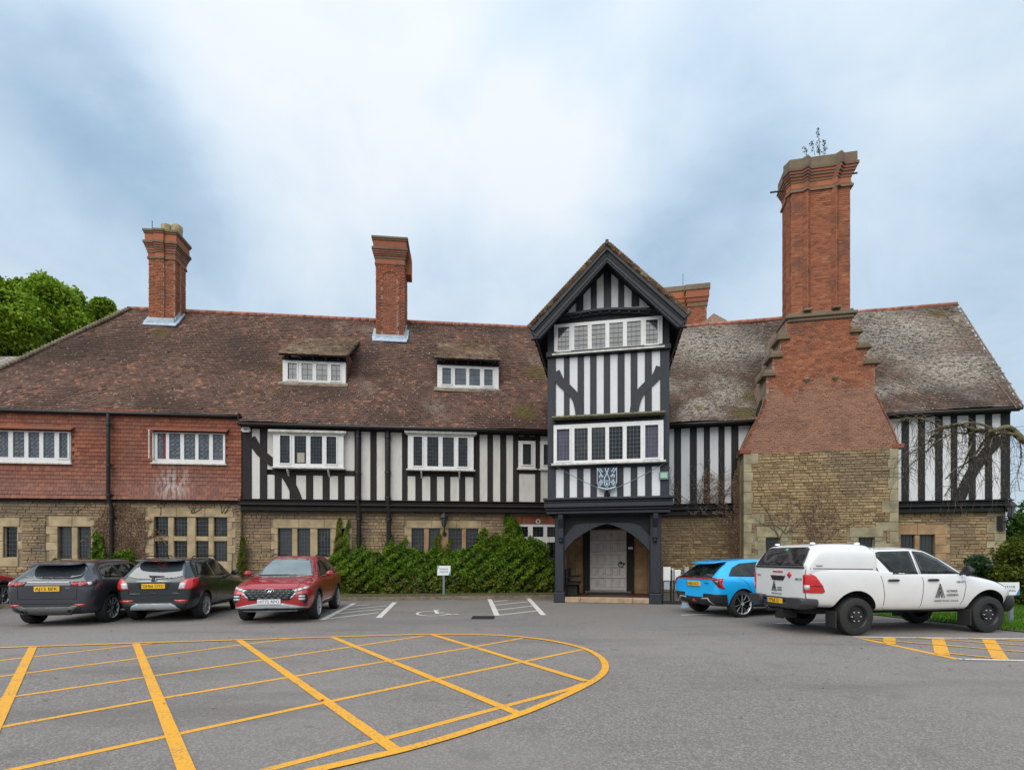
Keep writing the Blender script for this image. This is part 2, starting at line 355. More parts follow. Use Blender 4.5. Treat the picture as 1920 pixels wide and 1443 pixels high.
def asphalt():
    g = Graph('worn_asphalt'); a = g.noise(95, 3, rough=.8); d, c = g.voro(65); big = g.noise(.22, 5, off=(3, 1, 0)); mid = g.noise(1.6, 5)
    st = g.noise(.5, 4, (.35, 1.6, 1), off=(2, 7, 0))
    col = g.ramp(a, [(.27, (.065, .058, .053)), (.5, (.185, .166, .152)), (.75, (.42, .385, .36))])
    sc = g.N.new('ShaderNodeSeparateColor'); g.L.new(c, sc.inputs[0])
    col = g.mix(.45, col, g.ramp(sc.outputs[0], [(0, (.08, .071, .065)), (.6, (.19, .171, .156)), (1, (.40, .37, .345))]))
    col = g.mix(g.val('MULTIPLY', g.step(big, .42, .60), .45), col, (.235, .212, .194))
    col = g.mix(g.val('MULTIPLY', g.step(st, .50, .68), .45), col, (.105, .095, .088))
    col = g.mix(g.val('MULTIPLY', g.step(mid, .56, .72), .4), col, (.12, .11, .10))
    cr = g.noise(.8, 4, off=(11, 4, 0), dist=.6); ln = g.val('LESS_THAN', g.val('ABSOLUTE', g.val('SUBTRACT', cr, .5)), .0022)
    col = g.mix(g.val('MULTIPLY', ln, .28), col, (.05, .048, .045))
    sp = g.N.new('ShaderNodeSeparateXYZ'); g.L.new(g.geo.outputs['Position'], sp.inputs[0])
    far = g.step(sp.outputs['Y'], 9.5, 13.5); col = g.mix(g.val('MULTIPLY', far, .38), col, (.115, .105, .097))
    oil = g.noise(1.1, 5, off=(21, 14, 0), rough=.7); col = g.mix(g.val('MULTIPLY', g.step(oil, .64, .74), .6), col, (.06, .054, .05))
    seam = g.noise(.12, 2, (.5, 1, 1), off=(5, 9, 0)); sl = g.val('LESS_THAN', g.val('ABSOLUTE', g.val('SUBTRACT', seam, .5)), .0035); col = g.mix(g.val('MULTIPLY', sl, .0), col, (.07, .064, .06))
    patch = g.val('GREATER_THAN', seam, .5); col = g.mix(g.val('MULTIPLY', patch, .05), col, (.30, .275, .255))
    mossy = g.val('MULTIPLY', g.step(sp.outputs['Y'], 18.3, 20.5), g.step(g.noise(2.2, 5, off=(8, 8, 0)), .38, .6))
    col = g.mix(g.val('MULTIPLY', mossy, .75), col, (.085, .070, .025))
    g.bump(a, .7, .006); return g.done(col, .88)
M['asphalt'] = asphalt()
def paint(name, base, under, wear):
    g = Graph(name); n = g.noise(34, 6, rough=.75); b = g.noise(2.2, 4)
    f = g.val('MULTIPLY', g.step(n, .47, .62), g.val('ADD', g.step(b, .42, .72), wear))
    col = g.mix(g.val('MULTIPLY', f, .75), base, under); g.bump(n, .4, .004); return g.done(col, .7)
M['yellow'] = paint('yellow_road_paint', (.76, .36, .018), (.26, .19, .11), .5)
M['white_line'] = paint('white_road_paint', (.62, .60, .56), (.2, .19, .18), .35)
M['soil'] = simple('mossy_soil', (.085, .066, .035), .95, noise=.5, scale=6, bump=.8)
M['kerb'] = simple('kerb_stone', (.20, .165, .11), .9, noise=.4, scale=5, bump=.5)
M['grassbase'] = simple('lawn_soil', (.045, .085, .014), .95, noise=.4, scale=3)
def leafmat(name, cols, rough=.55, trans=True):
    g = Graph(name); r = g.rnd(); col = g.ramp(r, [(i / (len(cols) - 1), c) for i, c in enumerate(cols)])
    big = g.noise(1.1, 3); col = g.mix(g.val('MULTIPLY', g.step(big, .45, .7), .35), col, cols[-1]); dk = g.noise(1.9, 4, off=(7, 3, 5)); col = g.mix(g.val('MULTIPLY', g.step(dk, .48, .64), .6), col, tuple(x * .75 for x in cols[0]))
    g.done(col, rough); g.b.inputs['Specular IOR Level'].default_value = .18
    if trans:
        tr = g.N.new('ShaderNodeBsdfTranslucent'); g.L.new(col, tr.inputs[0]); mx = g.N.new('ShaderNodeMixShader'); mx.inputs[0].default_value = .3
        o = g.N['Material Output']; g.L.new(g.b.outputs[0], mx.inputs[1]); g.L.new(tr.outputs[0], mx.inputs[2]); g.L.new(mx.outputs[0], o.inputs[0])
    return g.m
M['ivy'] = leafmat('ivy_leaf', [(.026, .066, .008), (.065, .145, .010), (.12, .22, .013), (.21, .31, .022)])
M['ivy_yellow'] = leafmat('yellowing_ivy_leaf', [(.09, .12, .015), (.15, .17, .02), (.07, .13, .015), (.20, .17, .03)])
M['dead_leaf'] = leafmat('dead_vine_leaf', [(.20, .11, .07), (.33, .21, .14), (.44, .31, .22), (.15, .08, .055)])
M['tree_leaf'] = leafmat('bright_tree_leaf', [(.14, .24, .014), (.19, .32, .02), (.25, .38, .03), (.31, .43, .04)])
M['conifer'] = leafmat('conifer_spray', [(.018, .055, .010), (.04, .10, .014), (.065, .14, .02)])
M['shrub'] = leafmat('shrub_leaf', [(.06, .12, .012), (.13, .17, .02), (.18, .19, .03), (.10, .10, .02)])
M['dark_leaf'] = leafmat('dark_buddleia_leaf', [(.03, .065, .028), (.06, .11, .05)])
M['grass'] = leafmat('grass_blade', [(.045, .13, .010), (.09, .21, .014), (.13, .26, .025)])
M['bark'] = simple('grey_bark', (.12, .10, .075), .95, noise=.5, scale=8, bump=.8)
M['mossy_bark'] = simple('mossy_bark', (.13, .12, .06), .95, noise=.5, scale=7, bump=.8)
M['twig'] = simple('brown_twig', (.13, .10, .075), .9)
M['sign_white'] = simple('sign_white', (.74, .75, .77), .4); M['sign_blue'] = simple('sign_blue', (.02, .22, .48), .4)
M['sign_green'] = simple('sign_green', (.05, .42, .22), .4); M['ink'] = simple('dark_ink', (.02, .022, .028), .6)
M['grey_post'] = simple('grey_sign_post', (.15, .18, .20), .5)
M['rubber'] = simple('tyre_rubber', (.018, .018, .018), .75, noise=.3, scale=20); M['trim'] = simple('black_plastic_trim', (.018, .019, .021), .5)
M['alloy'] = simple('alloy', (.50, .51, .53), .35, metal=.35); M['alloy_dark'] = simple('dark_alloy', (.10, .10, .11), .35, metal=.6)
M['steel_black'] = simple('black_steel_wheel', (.016, .016, .018), .45); M['grille_chrome'] = simple('grille_chrome', (.07, .075, .08), .3, metal=.6); M['chrome'] = simple('chrome', (.75, .76, .78), .12, metal=1)
M['silver'] = simple('silver_plastic', (.36, .40, .42), .4, metal=.2)
g = Graph('tinted_car_glass'); M['glass_car'] = g.done(g.ramp(g.noise(3.2, 5, rough=.65), [(.40, (.004, .005, .005)), (.58, (.018, .024, .018)), (.72, (.065, .075, .06))]), .04)
M['glass_screen'] = simple('windscreen_glass', (.16, .20, .21), .04, metal=.25, ior=2.2, noise=.3, scale=1.6)  # mottled grey-blue base paints in part of the reflected sky
M['glass_gate'] = simple('tailgate_glass', (.045, .055, .065), .04, ior=2.1, noise=.3, scale=2)
M['lamp_red'] = simple('red_lamp_lens', (.52, .012, .014), .12, coat=1); M['lamp_dark'] = simple('dark_lamp_lens', (.05, .006, .008), .15, coat=1)
M['lamp_clear'] = simple('clear_lamp_lens', (.55, .57, .58), .12, coat=1, noise=.4, scale=25)
M['plate_yellow'] = simple('yellow_plate', (.80, .45, .015), .35); M['plate_white'] = simple('white_plate', (.75, .76, .78), .35)
M['plate_blue'] = simple('plate_blue', (.02, .10, .42), .35)
def carpaint(name, c, metal=.0, rough=.32): return simple(name, c, rough, metal, 1.0, noise=.05, scale=2)
P_GREY = carpaint('graphite_paint', (.034, .038, .048), .3, .28); P_TEAL = carpaint('dark_teal_paint', (.010, .018, .023), .25, .28)
P_RED = carpaint('ruby_paint', (.36, .008, .016), .15); P_BLUE = carpaint('bright_blue_paint', (.004, .40, .86), .0)
P_WHITE = carpaint('white_car_paint', (.70, .71, .71), 0, .35)

# ------------------------------------------------------------ ground
def sheet(name, pts, z, mat, parent=None, kind=None):
    b = MB(); b.add([(p[0], p[1], z) for p in pts], [tuple(range(len(pts)))]); return b.build(name, mat, parent, kind=kind)
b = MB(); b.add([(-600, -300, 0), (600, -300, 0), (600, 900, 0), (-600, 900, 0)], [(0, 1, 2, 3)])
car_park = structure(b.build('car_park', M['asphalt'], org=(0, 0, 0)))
def ribbon(name, pix, w, mat, z=.006, parent=None, w_end=None):
    P = [gp(x, y) for x, y in pix]; L, Rr = [], []
    for i, p in enumerate(P):
        d = P[min(i + 1, len(P) - 1)] - P[max(i - 1, 0)]; d.normalize(); n = Vector((-d.y, d.x, 0)) * (w / 2)
        L.append(p + n); Rr.append(p - n)
    b = MB(); k = len(P)
    b.add([(v.x, v.y, z) for v in L + Rr], [(i, i + 1, k + i + 1, k + i) for i in range(k - 1)])
    return b.build(name, mat, parent or car_park)
def smoothpath(p, n=6):
    out = []
    for i in range(len(p) - 1):
        a, b_, c, d = p[max(i - 1, 0)], p[i], p[i + 1], p[min(i + 2, len(p) - 1)]
        for k in range(n):
            t = k / n; out.append(tuple(.5 * (2 * b_[j] + (c[j] - a[j]) * t + (2 * a[j] - 5 * b_[j] + 4 * c[j] - d[j]) * t * t + (3 * b_[j] - a[j] - 3 * c[j] + d[j]) * t ** 3) for j in (0, 1)))
    return out + [p[-1]]
Zl = [.004, .008, .012]
for p in ([(62, 1212), (-60, 1464)], [(255, 1206), (356, 1460)], [(447, 1199), (748, 1411)], [(625, 1195), (970, 1337)], [(812, 1190), (1100, 1277)]):
    ribbon('yellow_line', p, .115, M['yellow'], .008)
for p in ([(-40, 1243), (0, 1238), (247, 1210), (285, 1206)], [(-40, 1273), (0, 1268), (440, 1210), (545, 1197)], [(-40, 1316), (25, 1305.7), (640, 1215), (795, 1191.5)],
          [(-40, 1370), (0, 1363), (313, 1307), (640, 1253), (873, 1215), (980, 1196)], [(-30, 1455), (22, 1443), (313, 1380), (560, 1327), (793, 1278), (977, 1241), (1093, 1217)],
          [(470, 1452), (500, 1443), (700, 1390), (937, 1326), (1067, 1291.5), (1098, 1280)]):
    ribbon('yellow_line', p, .088, M['yellow'], .004)
ribbon('yellow_line', smoothpath([(-60, 1217), (0, 1214.5), (250, 1206), (440, 1200), (620, 1194.5), (700, 1192), (800, 1189.5), (900, 1190), (980, 1194.5), (1043, 1203), (1095, 1216), (1125, 1232), (1135, 1248),
        (1129, 1264), (1107, 1280), (1072, 1298), (1030, 1317), (973, 1340), (900, 1364), (843, 1382), (757, 1406), (680, 1424), (597, 1443), (560, 1452)]), .108, M['yellow'], .012)
# hatched bays for the badge holders
for p, w in (([(604, 1162), (664, 1131)], .16), ([(710, 1158), (740, 1129)], .16), ([(932, 1154), (918, 1123)], .16), ([(1019, 1153), (990, 1121)], .16)):
    ribbon('white_bay_line', p, w, M['white_line'], .008)
for p in ([(609, 1160), (710, 1148)], [(630, 1150), (718, 1141)], [(644, 1143), (726, 1135)], [(658, 1136), (692, 1133)],
          [(932, 1153), (1012, 1144)], [(929, 1143.5), (1003, 1135)], [(925, 1134), (996, 1127)], [(925, 1127.5), (952, 1124.5)]):
    ribbon('white_hatch_line', p, .10, M['white_line'], .004)
# wheelchair symbol: wheel arc, body with leg, back bar
wc = car_park
ribbon('wheelchair_symbol_wheel', smoothpath([(812, 1146), (795, 1146.2), (783, 1148.8), (785, 1152.3), (803, 1154.3), (825, 1153.8), (840, 1151.5)], 4), .075, M['white_line'], .008)
ribbon('wheelchair_symbol_body', [(816, 1144), (820, 1150.6), (838, 1150.8), (846, 1152.6), (860, 1151.2)], .11, M['white_line'], .012)
ribbon('wheelchair_symbol_arm', [(818, 1147.6), (832, 1147.4)], .10, M['white_line'], .004)
ribbon('wheelchair_symbol_head', [(813, 1144.1), (824, 1144.1)], .17, M['white_line'], .016)
# marked area on the right
for p in ([(1600, 1194), (1920, 1197.5), (1990, 1198.5)], [(1797, 1235.5), (1920, 1238.5), (1990, 1240)], [(1277, 1153), (1340, 1151)], [(1455, 1168.5), (1560, 1166.5), (1700, 1165.5)]):
    ribbon('white_bay_line', p, .10, M['white_line'], .008)
for p, w in (([(1612, 1196), (1660, 1206), (1797, 1235.5)], .13), ([(1668, 1195), (1667, 1206)], .20), ([(1758, 1195.5), (1767, 1227)], .20), ([(1852, 1196.5), (1877, 1237)], .20), ([(1950, 1197.5), (1990, 1238)], .2)):
    ribbon('yellow_line', p, w, M['yellow'], .004)
for p in ([(1625, 1197), (1662, 1201), (1750, 1208), (1864, 1217.5), (1985, 1227)], [(1718, 1195.5), (1758, 1198), (1860, 1206), (1985, 1214)], [(1770, 1224), (1868, 1234)], [(1815, 1196.5), (1985, 1204)]):
    ribbon('yellow_line', p, .085, M['yellow'], .010)
# drain grate
gr = thing('drain_grate', gp(905, 1157.5), 'rusty iron drain grate set in the tarmac between the white bay hatchings', 'drain')
gx0, gx1 = gp(884, 1158).x, gp(927, 1158).x; gy0, gy1 = gp(905, 1160).y, gp(905, 1155).y
b = MB(); GF = Frame((0, 0, 0), (1, 0, 0), (0, 1, 0), (0, 0, 1)); b.box(GF, gx0, gx1, gy0, gy1, -.05, .003); b.build('pit', M['black'], gr)
b = MB(); b.box(GF, gx0, gx1, gy0 - .03, gy0, -.02, .012); b.box(GF, gx0, gx1, gy1, gy1 + .03, -.02, .012); b.build('frame', M['iron'], gr)
for i in range(13):
    x = gx0 + (gx1 - gx0) * (i + .5) / 13; b = MB(); b.box(GF, x - .012, x + .012, gy0, gy1, -.02, .010); b.build('slat', M['iron'], gr)
# kerb and planting strip in front of the hedge
KZ = .12
kerbL = [LF.pt(LF.hx(455), 0, 1.25), LF.pt(LF.hx(1040), 0, 1.25)]
ka, kb = gp(-40, 1141), gp(625, 1126); kc = gp(1040, 1121)
def strip(name, a, b_, w, z0, z1, mat):
    d = (b_ - a).normalized(); n = Vector((-d.y, d.x, 0)); F = Frame(a, d, n, (0, 0, 1)); bb = MB(); bb.box(F, 0, (b_ - a).length, 0, w, z0 - a.z, z1 - a.z); return bb.build(name, mat)
structure(strip('kerb', ka, kb, .14, 0, .13, M['kerb'])); structure(strip('kerb', kb + Vector((0, .01, 0)), kc, .14, 0, .12, M['kerb']))
sheetp = [ka + Vector((0, .13, 0)), kb + Vector((0, .13, 0)), kc + Vector((0, .13, 0)), Vector((3, 25, 0)), Vector((-24, 24, 0))]
structure(sheet('soil_bed', sheetp, .10, M['soil']))
# lawn on the right
lawn = [gp(1585, 1147), gp(1700, 1160), gp(1800, 1170), gp(1870, 1180), gp(1935, 1187), Vector((34, 11, 0)), Vector((60, 40, 0)), Vector((9, 40, 0)), Vector((9.3, 17.5, 0))]
structure(sheet('lawn', lawn, .02, M['grassbase']))
def inside(poly, X, Y):
    r = np.zeros(len(X), bool); k = len(poly)
    for i in range(k):
        x1, y1 = poly[i][0], poly[i][1]; x2, y2 = poly[(i + 1) % k][0], poly[(i + 1) % k][1]
        c = ((y1 > Y) != (y2 > Y)) & (X < (x2 - x1) * (Y - y1) / (y2 - y1 + 1e-12) + x1); r ^= c
    return r
def leaves(C, size, nrm=None, spread=1.0, aspect=.6, fold=.25):
    n = len(C); A = RNG.normal(size=(n, 3)); A /= np.linalg.norm(A, axis=1)[:, None]
    if nrm is not None: A = nrm + A * spread; A /= np.linalg.norm(A, axis=1)[:, None]
    T = np.cross(A, RNG.normal(size=(n, 3))); T /= np.linalg.norm(T, axis=1)[:, None]; B = np.cross(A, T)
    s = (size * RNG.uniform(.6, 1.35, n))[:, None]
    V = np.stack([C - T * s * .5, C + B * s * aspect * .5 + A * s * fold * .3, C + T * s * .5, C - B * s * aspect * .5 + A * s * fold * .3], 1).reshape(-1, 3)
    return V, np.arange(4 * n).reshape(n, 4)
def grass(name, poly, n, h, z, mat, parent=None):
    P = np.array([(p[0], p[1]) for p in poly]); lo, hi = P.min(0), P.max(0); X = RNG.uniform(lo[0], hi[0], n); Y = RNG.uniform(lo[1], hi[1], n)
    k = inside(poly, X, Y); X, Y = X[k], Y[k]; n = len(X); hh = h * RNG.uniform(.5, 1.5, n); a = RNG.uniform(0, 6.28, n); lx, ly = RNG.normal(0, h * .4, n), RNG.normal(0, h * .4, n); w = .012
    dx, dy = np.cos(a) * w, np.sin(a) * w
    V = np.stack([np.c_[X - dx, Y - dy, np.full(n, z)], np.c_[X + dx, Y + dy, np.full(n, z)], np.c_[X + lx, Y + ly, z + hh]], 1).reshape(-1, 3)
    return fast(name, V, np.arange(3 * n).reshape(n, 3), mat, parent, 'stuff')
tag(grass('grass', [gp(1585, 1147), gp(1700, 1160), gp(1800, 1170), gp(1870, 1180), gp(1960, 1187), Vector((22, 20, 0)), Vector((9.3, 19, 0))], 60000, .07, .02, M['grass']), 'bright green mown lawn beside the pickup and behind the marked bays', 'grass')
tag(grass('moss_verge', [ka + Vector((0, .1, 0)), kb + Vector((0, .1, 0)), kc + Vector((0, .1, 0)), kc + Vector((0, .5, 0)), kb + Vector((0, .6, 0)), ka + Vector((0, 1.0, 0))], 9000, .07, .10, M['ivy_yellow']), 'low yellowish weeds along the kerb in front of the wall', 'weeds')

# leaf litter along the kerb and blown over the tarmac
def litter(n, f):
    C = np.array([f() for _ in range(n)]); V, Q = leaves(C, .055, np.array((0, 0, 1.)), .35, .6); return V, Q
def kerbp():
    t = random.random(); p = (ka.lerp(kb, t * 2) if t < .5 else kb.lerp(kc, t * 2 - 1)); return (p.x, p.y - abs(random.gauss(0, .28)) + .02, .012)
_v, _q = litter(900, kerbp); _v2, _q2 = litter(260, lambda: (random.uniform(-9, 14), random.uniform(5, 17), .016))
LITTER = (np.concatenate([_v, _v2]), np.concatenate([_q, _q2 + len(_v)]))
# ------------------------------------------------------------ the house
house = thing('manor_house', (0, 23, 0), 'long stone and timber framed manor house with tiled roofs and tall brick chimneys', 'building')
def rects_minus(full, holes):
    us = sorted({full[0], full[1]} | {min(max(h[i], full[0]), full[1]) for h in holes for i in (0, 1)})
    out = []
    for a, c in zip(us, us[1:]):
        if c - a < 1e-4: continue
        m = (a + c) / 2; hs = sorted((max(h[2], full[2]), min(h[3], full[3])) for h in holes if h[0] < m < h[1]); z = full[2]
        for h0, h1 in hs:
            if h0 > z: out.append((a, c, z, h0))
            z = max(z, h1)
        if z < full[3]: out.append((a, c, z, full[3]))
    return out
stone_pool = []        # (volume seen, frame, args, material)
def rubble(F, full, holes, cuts, v, mat, ch=(.085, .165), cw=(.13, .46), mortar=None, depth=.35):
    b = MB()
    for r in rects_minus(full, cuts): b.box(F, *r, v - depth, v - .022)
    wall = b.build('stone_wall', mortar or M['mortar'], house)
    z = full[2]
    while z < full[3] - .03:
        h = min(random.uniform(*ch), full[3] - z)
        if full[3] - z - h < .06: h = full[3] - z
        zc = z + h / 2; iv = [(full[0], full[1])]
        for q in holes:
            if q[2] < zc < q[3]:
                iv = [x for a, c in iv for x in ((a, min(c, q[0])), (max(a, q[1]), c)) if x[1] - x[0] > .05]
        for a, c in iv:
            u = a
            while u < c - .02:
                w = random.uniform(*cw) * (1.0 if random.random() < .8 else 1.4)
                if c - u - w < .12: w = c - u
                stone_pool.append((w * h, F, (u + .007, u + w - .007, z + .007, z + h - .007), v + random.uniform(-.012, .022), mat, wall)); u += w
        z += h
    return wall
quoin_n = 0
def block(F, u0, u1, z0, z1, v0, v1, mat, name='quoin', parent=None, c=.014):
    b = MB(); b.chbox(F, u0 + .004, u1 - .004, z0 + .004, z1 - .004, v0, v1 + random.uniform(-.003, .006), c); return b.build(name, mat, parent or house)
def pieces(F, a, c, z0, z1, v0, v1, mat, step, parent, name='quoin'):   # a run of blocks along u
    n = max(1, round((c - a) / step))
    for i in range(n): block(F, a + (c - a) * i / n, a + (c - a) * (i + 1) / n, z0, z1, v0, v1, mat, name, parent)
def leaded(F, u0, u1, z0, z1, v, nx, nz, mat, parent, w=.011):
    b = MB()
    for i in range(1, nx): u = u0 + (u1 - u0) * i / nx; b.box(F, u - w / 2, u + w / 2, z0, z1, v, v + .012)
    for i in range(1, nz): z = z0 + (z1 - z0) * i / nz; b.box(F, u0, u1, z - w / 2, z + w / 2, v, v + .010)
    return b.build('leading', mat, parent)
def pane(F, u0, u1, z0, z1, v, mat, parent):
    b = MB(); t = random.uniform(-.004, .004); s = random.uniform(-.004, .004)
    vs = [F.pt(u0, z0, v - t - s), F.pt(u1, z0, v + t - s), F.pt(u1, z1, v + t + s), F.pt(u0, z1, v - t + s)]
    vs += [F.pt(u0, z0, v - .02), F.pt(u1, z0, v - .02), F.pt(u1, z1, v - .02), F.pt(u0, z1, v - .02)]
    b.add(vs, [(0, 1, 2, 3), (7, 6, 5, 4), (0, 4, 5, 1), (1, 5, 6, 2), (2, 6, 7, 3), (3, 7, 4, 0)]); return b.build('pane', mat, parent)
def window(F, v, fr, lights, ly, nx=3, nz=5, fm='white', pm='pane', lm='came', back=.12, proud=.10, sill=0, casement=(), lw=.011, rec=.045, panes=None, label=None):
    """fr = frame x0,x1,y0,y1 in view pixels; lights = [(x0,x1)..]; ly = (y0,y1) or list of two rows"""
    xc = (fr[0] + fr[1]) / 2; U = lambda x: F.hx(x, v); Z = lambda y: F.hz(xc, y, v)
    u0, u1, z0, z1 = U(fr[0]), U(fr[1]), Z(fr[3]), Z(fr[2]); rows = ly if isinstance(ly[0], tuple) else [ly]
    L = [(U(a), U(c), Z(r[1]), Z(r[0])) for r in rows for a, c in lights]
    b = MB()
    for q in rects_minus((u0, u1, z0, z1), L): b.box(F, *q, v - back, v)
    w = b.build('window', M[fm], house)
    if label: w['label'] = label
    for i, q in enumerate(L):
        pane(F, *q, v - rec, M[panes[i] if panes else pm], w)
        if nx: leaded(F, *q, v - rec + .004, nx, nz, M[lm], w, lw)
        if i in casement:                      # opening light with its own proud frame
            b = MB(); e = .045
            for r in rects_minus((q[0] - e, q[1] + e, q[2] - e, q[3] + e), [(q[0] + .008, q[1] - .008, q[2] + .008, q[3] - .008)]): b.box(F, *r, v + .001, v + .028)
            b.build('casement', M[fm], w)
    if sill:
        b = MB(); b.box(F, u0 - .07, u1 + .07, z0 - .06, z0 - .001, v - back, v + sill); b.build('sill', M[fm + '_worn'] if fm + '_worn' in M else M[fm], w)
    return w, (u0, u1, z0, z1)
def stone_window(F, v, sur, lights, rows, mat='ashlar', nx=4, nz=7, lm='came_grey', sillz=True, mull='ashlar'):
    """stone mullioned window: surround sur=(x0,x1,y0,y1) px"""
    xc = (sur[0] + sur[1]) / 2; U = lambda x: F.hx(x, v); Z = lambda y: F.hz(xc, y, v)
    S = (U(sur[0]), U(sur[1]), Z(sur[3]), Z(sur[2])); op = (U(lights[0][0]), U(lights[-1][1]), Z(rows[-1][1]), Z(rows[0][0]))
    L = [(U(a), U(c), Z(r[1]), Z(r[0])) for r in rows for a, c in lights]
    b = MB(); 
    for q in rects_minus(op, L): b.chbox(F, *q, v - .22, v - .03, .02)
    if not b.v:
        for q in rects_minus(op, [(op[0] + .03, op[1] - .03, op[2] + .03, op[3] - .03)]): b.box(F, *q, v - .22, v - .10)
    w = b.build('window', M[mull], house)
    for q in L:
        pane(F, *q, v - .15, M['pane'], w); leaded(F, *q, v - .146, nx, nz, M[lm], w, .0095)
        b = MB(); b.box(F, q[0], q[1], q[2], q[3], v - .19, v - .172); b.build('reveal', M['black'], w)
    # surround blocks
    pieces(F, S[0] + .1, S[1] - .1, op[3], S[3], v - .2, v + .012, M[mat], 1.0, w, 'lintel')
    pieces(F, S[0] + .15, S[1] - .15, S[2], op[2], v - .2, v + .03, M[mat], 1.4, w, 'sill')
    z = op[2]; k = 0
    while z < op[3] - .02:
        h = min(.34, op[3] - z)
        if op[3] - z - h < .12: h = op[3] - z
        e = .0 if k % 2 else .14
        block(F, S[0] + e, op[0], z, z + h, v - .2, v + .012, M[mat], 'jamb', w); block(F, op[1], S[1] - e, z, z + h, v - .2, v + .012, M[mat], 'jamb', w); z += h; k += 1
    return S, op
def timber(F, name, u0, u1, z0, z1, v=0., t=.03, mat='timber', back=.12):
    b = MB(); j = random.uniform(-.004, .004); b.chbox(F, u0, u1, z0, z1, v - back, v + t + j, .008); return b.build(name, M[mat], house)
def panels(F, edges, z0, z1, v, mat, back=.1):          # plaster infill between studs
    for a, c in edges:
        if c - a > .02: b = MB(); b.box(F, a, c, z0, z1, v - back, v + random.uniform(-.002, .002)); b.build('plaster_panel', M[mat], house)
def studs(F, px, z0, z1, v=0., t=.03, mat='timber', pm='plaster', full=None, extra=()):
    """px: dark intervals in pixels; plaster between them over the run full=(x0,x1)"""
    iv = [(F.hx(a, v), F.hx(c, v)) for a, c in px]
    for a, c in iv: timber(F, 'stud', a, c, z0, z1, v, t, mat)
    if full:
        e = sorted(iv + [(F.hx(x0, v), F.hx(x1, v)) for x0, x1 in extra]); s, en = F.hx(full[0], v), F.hx(full[1], v); out = []
        for a, c in e:
            if a > s: out.append((s, a))
            s = max(s, c)
        if en > s: out.append((s, en))
        panels(F, out, z0, z1, v, pm)
def brace(F, pix, w, v, mat, t=.035, parent=None):
    P = [Vector(F.hit(x, y, v)) for x, y in smoothpath(pix, 5)]; L, Rr = [], []
    for i, p in enumerate(P):
        d = (P[min(i + 1, len(P) - 1)] - P[max(i - 1, 0)]).normalized(); n = Vector((-d.y, d.x)) * (w / 2); L.append(p + n); Rr.append(p - n)
    b = MB()
    for i in range(len(P) - 1):
        q = [L[i], L[i + 1], Rr[i + 1], Rr[i]]; vs = [F.pt(x.x, x.y, v - .05) for x in q] + [F.pt(x.x, x.y, v + t) for x in q]
        fs = [(4, 5, 6, 7), (0, 4, 5, 1), (2, 6, 7, 3)]
        if i == 0: fs.append((0, 3, 7, 4))
        if i == len(P) - 2: fs.append((1, 5, 6, 2))
        b.add(vs, fs)
    bm = bmesh.new(); o = b.build('brace', M[mat], parent or house); bm.from_mesh(o.data); bmesh.ops.remove_doubles(bm, verts=bm.verts, dist=.001); bmesh.ops.recalc_face_normals(bm, faces=bm.faces); bm.to_mesh(o.data); bm.free()
    return o

# ---- left wing, key heights
JV = LF.hz(740, 945, 0)            # jetty underside
EZ = LF.hz(740, 799, .45)          # eave height (timber section)
uT = LF.hx(1075); u455 = LF.hx(454); uL = LF.hx(-140)
zTop = EZ + .25
# stone ground floor
vS = -.32; vS2 = -.12              # under the timbers, under the hung tiles
zs_top = LF.hz(740, 957, vS)
sw = []
w3, o3 = stone_window(LF, vS, (508, 660, 973, 1052), [(521, 547), (557, 581), (595, 619), (630, 648)], [(990, 1044)])
w4, o4 = stone_window(LF, vS, (758, 907, 975, 1052), [(772, 795), (804, 826), (841, 866), (874, 897)], [(990, 1046)], mull='ashlar_orange', lm='came_grey')
holes = [w3, w4]; cuts = [o3, o4]
uw0, uw1 = LF.hx(969, vS), LF.hx(1046, vS); zw = LF.hz(1005, 966, vS); zwb = LF.hz(1005, 1072, vS)
holes.append((uw0, uw1, zwb, zw)); cuts.append((uw0, uw1, zwb, LF.hz(1005, 982, vS)))
rubble(LF, (LF.hx(452, vS), LF.hx(1062, vS), 0, zs_top + .1), holes, cuts, vS, 'rubble_left')
# brick lintel above the white ground floor window
zb0, zb1 = LF.hz(1005, 982, vS), LF.hz(1005, 966, vS)
for i in range(19):
    a = uw0 + (uw1 - uw0) * i / 19; b = MB(); b.chbox(LF, a + .006, a + (uw1 - uw0) / 19 - .006, zb0, zb1, vS - .1, vS + .01, .005); b.build('brick', M['brick_dark'], house)
window(LF, vS - .02, (970, 1046, 982, 1072), [(973, 990), (999, 1019), (1026, 1044)], [(987, 1006), (1016, 1066)], 3, 4, casement=(), proud=.05)
b = MB(); b.lathe(LF.pt(LF.hx(1009, vS), LF.hz(1009, 977, vS), vS - .05), LF.N, [(.11, 0), (.11, .09), (.07, .09), (.06, .03)], 16); b.build('vent', M['white'], house, True)
s0, q0 = stone_window(LF, vS2, (-20, 42, 970, 1062), [(6, 32)], [(987, 1045)]); sw.append((s0, q0))
s1, q1 = stone_window(LF, vS2, (86, 184, 968, 1058), [(108, 133), (144, 170)], [(987, 1047)]); sw.append((s1, q1))
s2, q2 = stone_window(LF, vS2, (272, 442, 951, 1085), [(289, 314), (325, 350), (366, 390), (400, 426)], [(969, 1005), (1014, 1052)], nz=5, lm='came_grey'); sw.append((s2, q2))
zt2 = LF.hz(220, 941, vS2)
rubble(LF, (uL, LF.hx(452, vS2), 0, zt2), [x[0] for x in sw], [x[1] for x in sw], vS2, 'rubble_left')
# bulk of the wing behind the facings
b = MB(); b.box(LF, uL, uT + 1.5, 0.02, EZ + .2, -11.5, -.48); b.build('wall_core', M['mortar'], house)
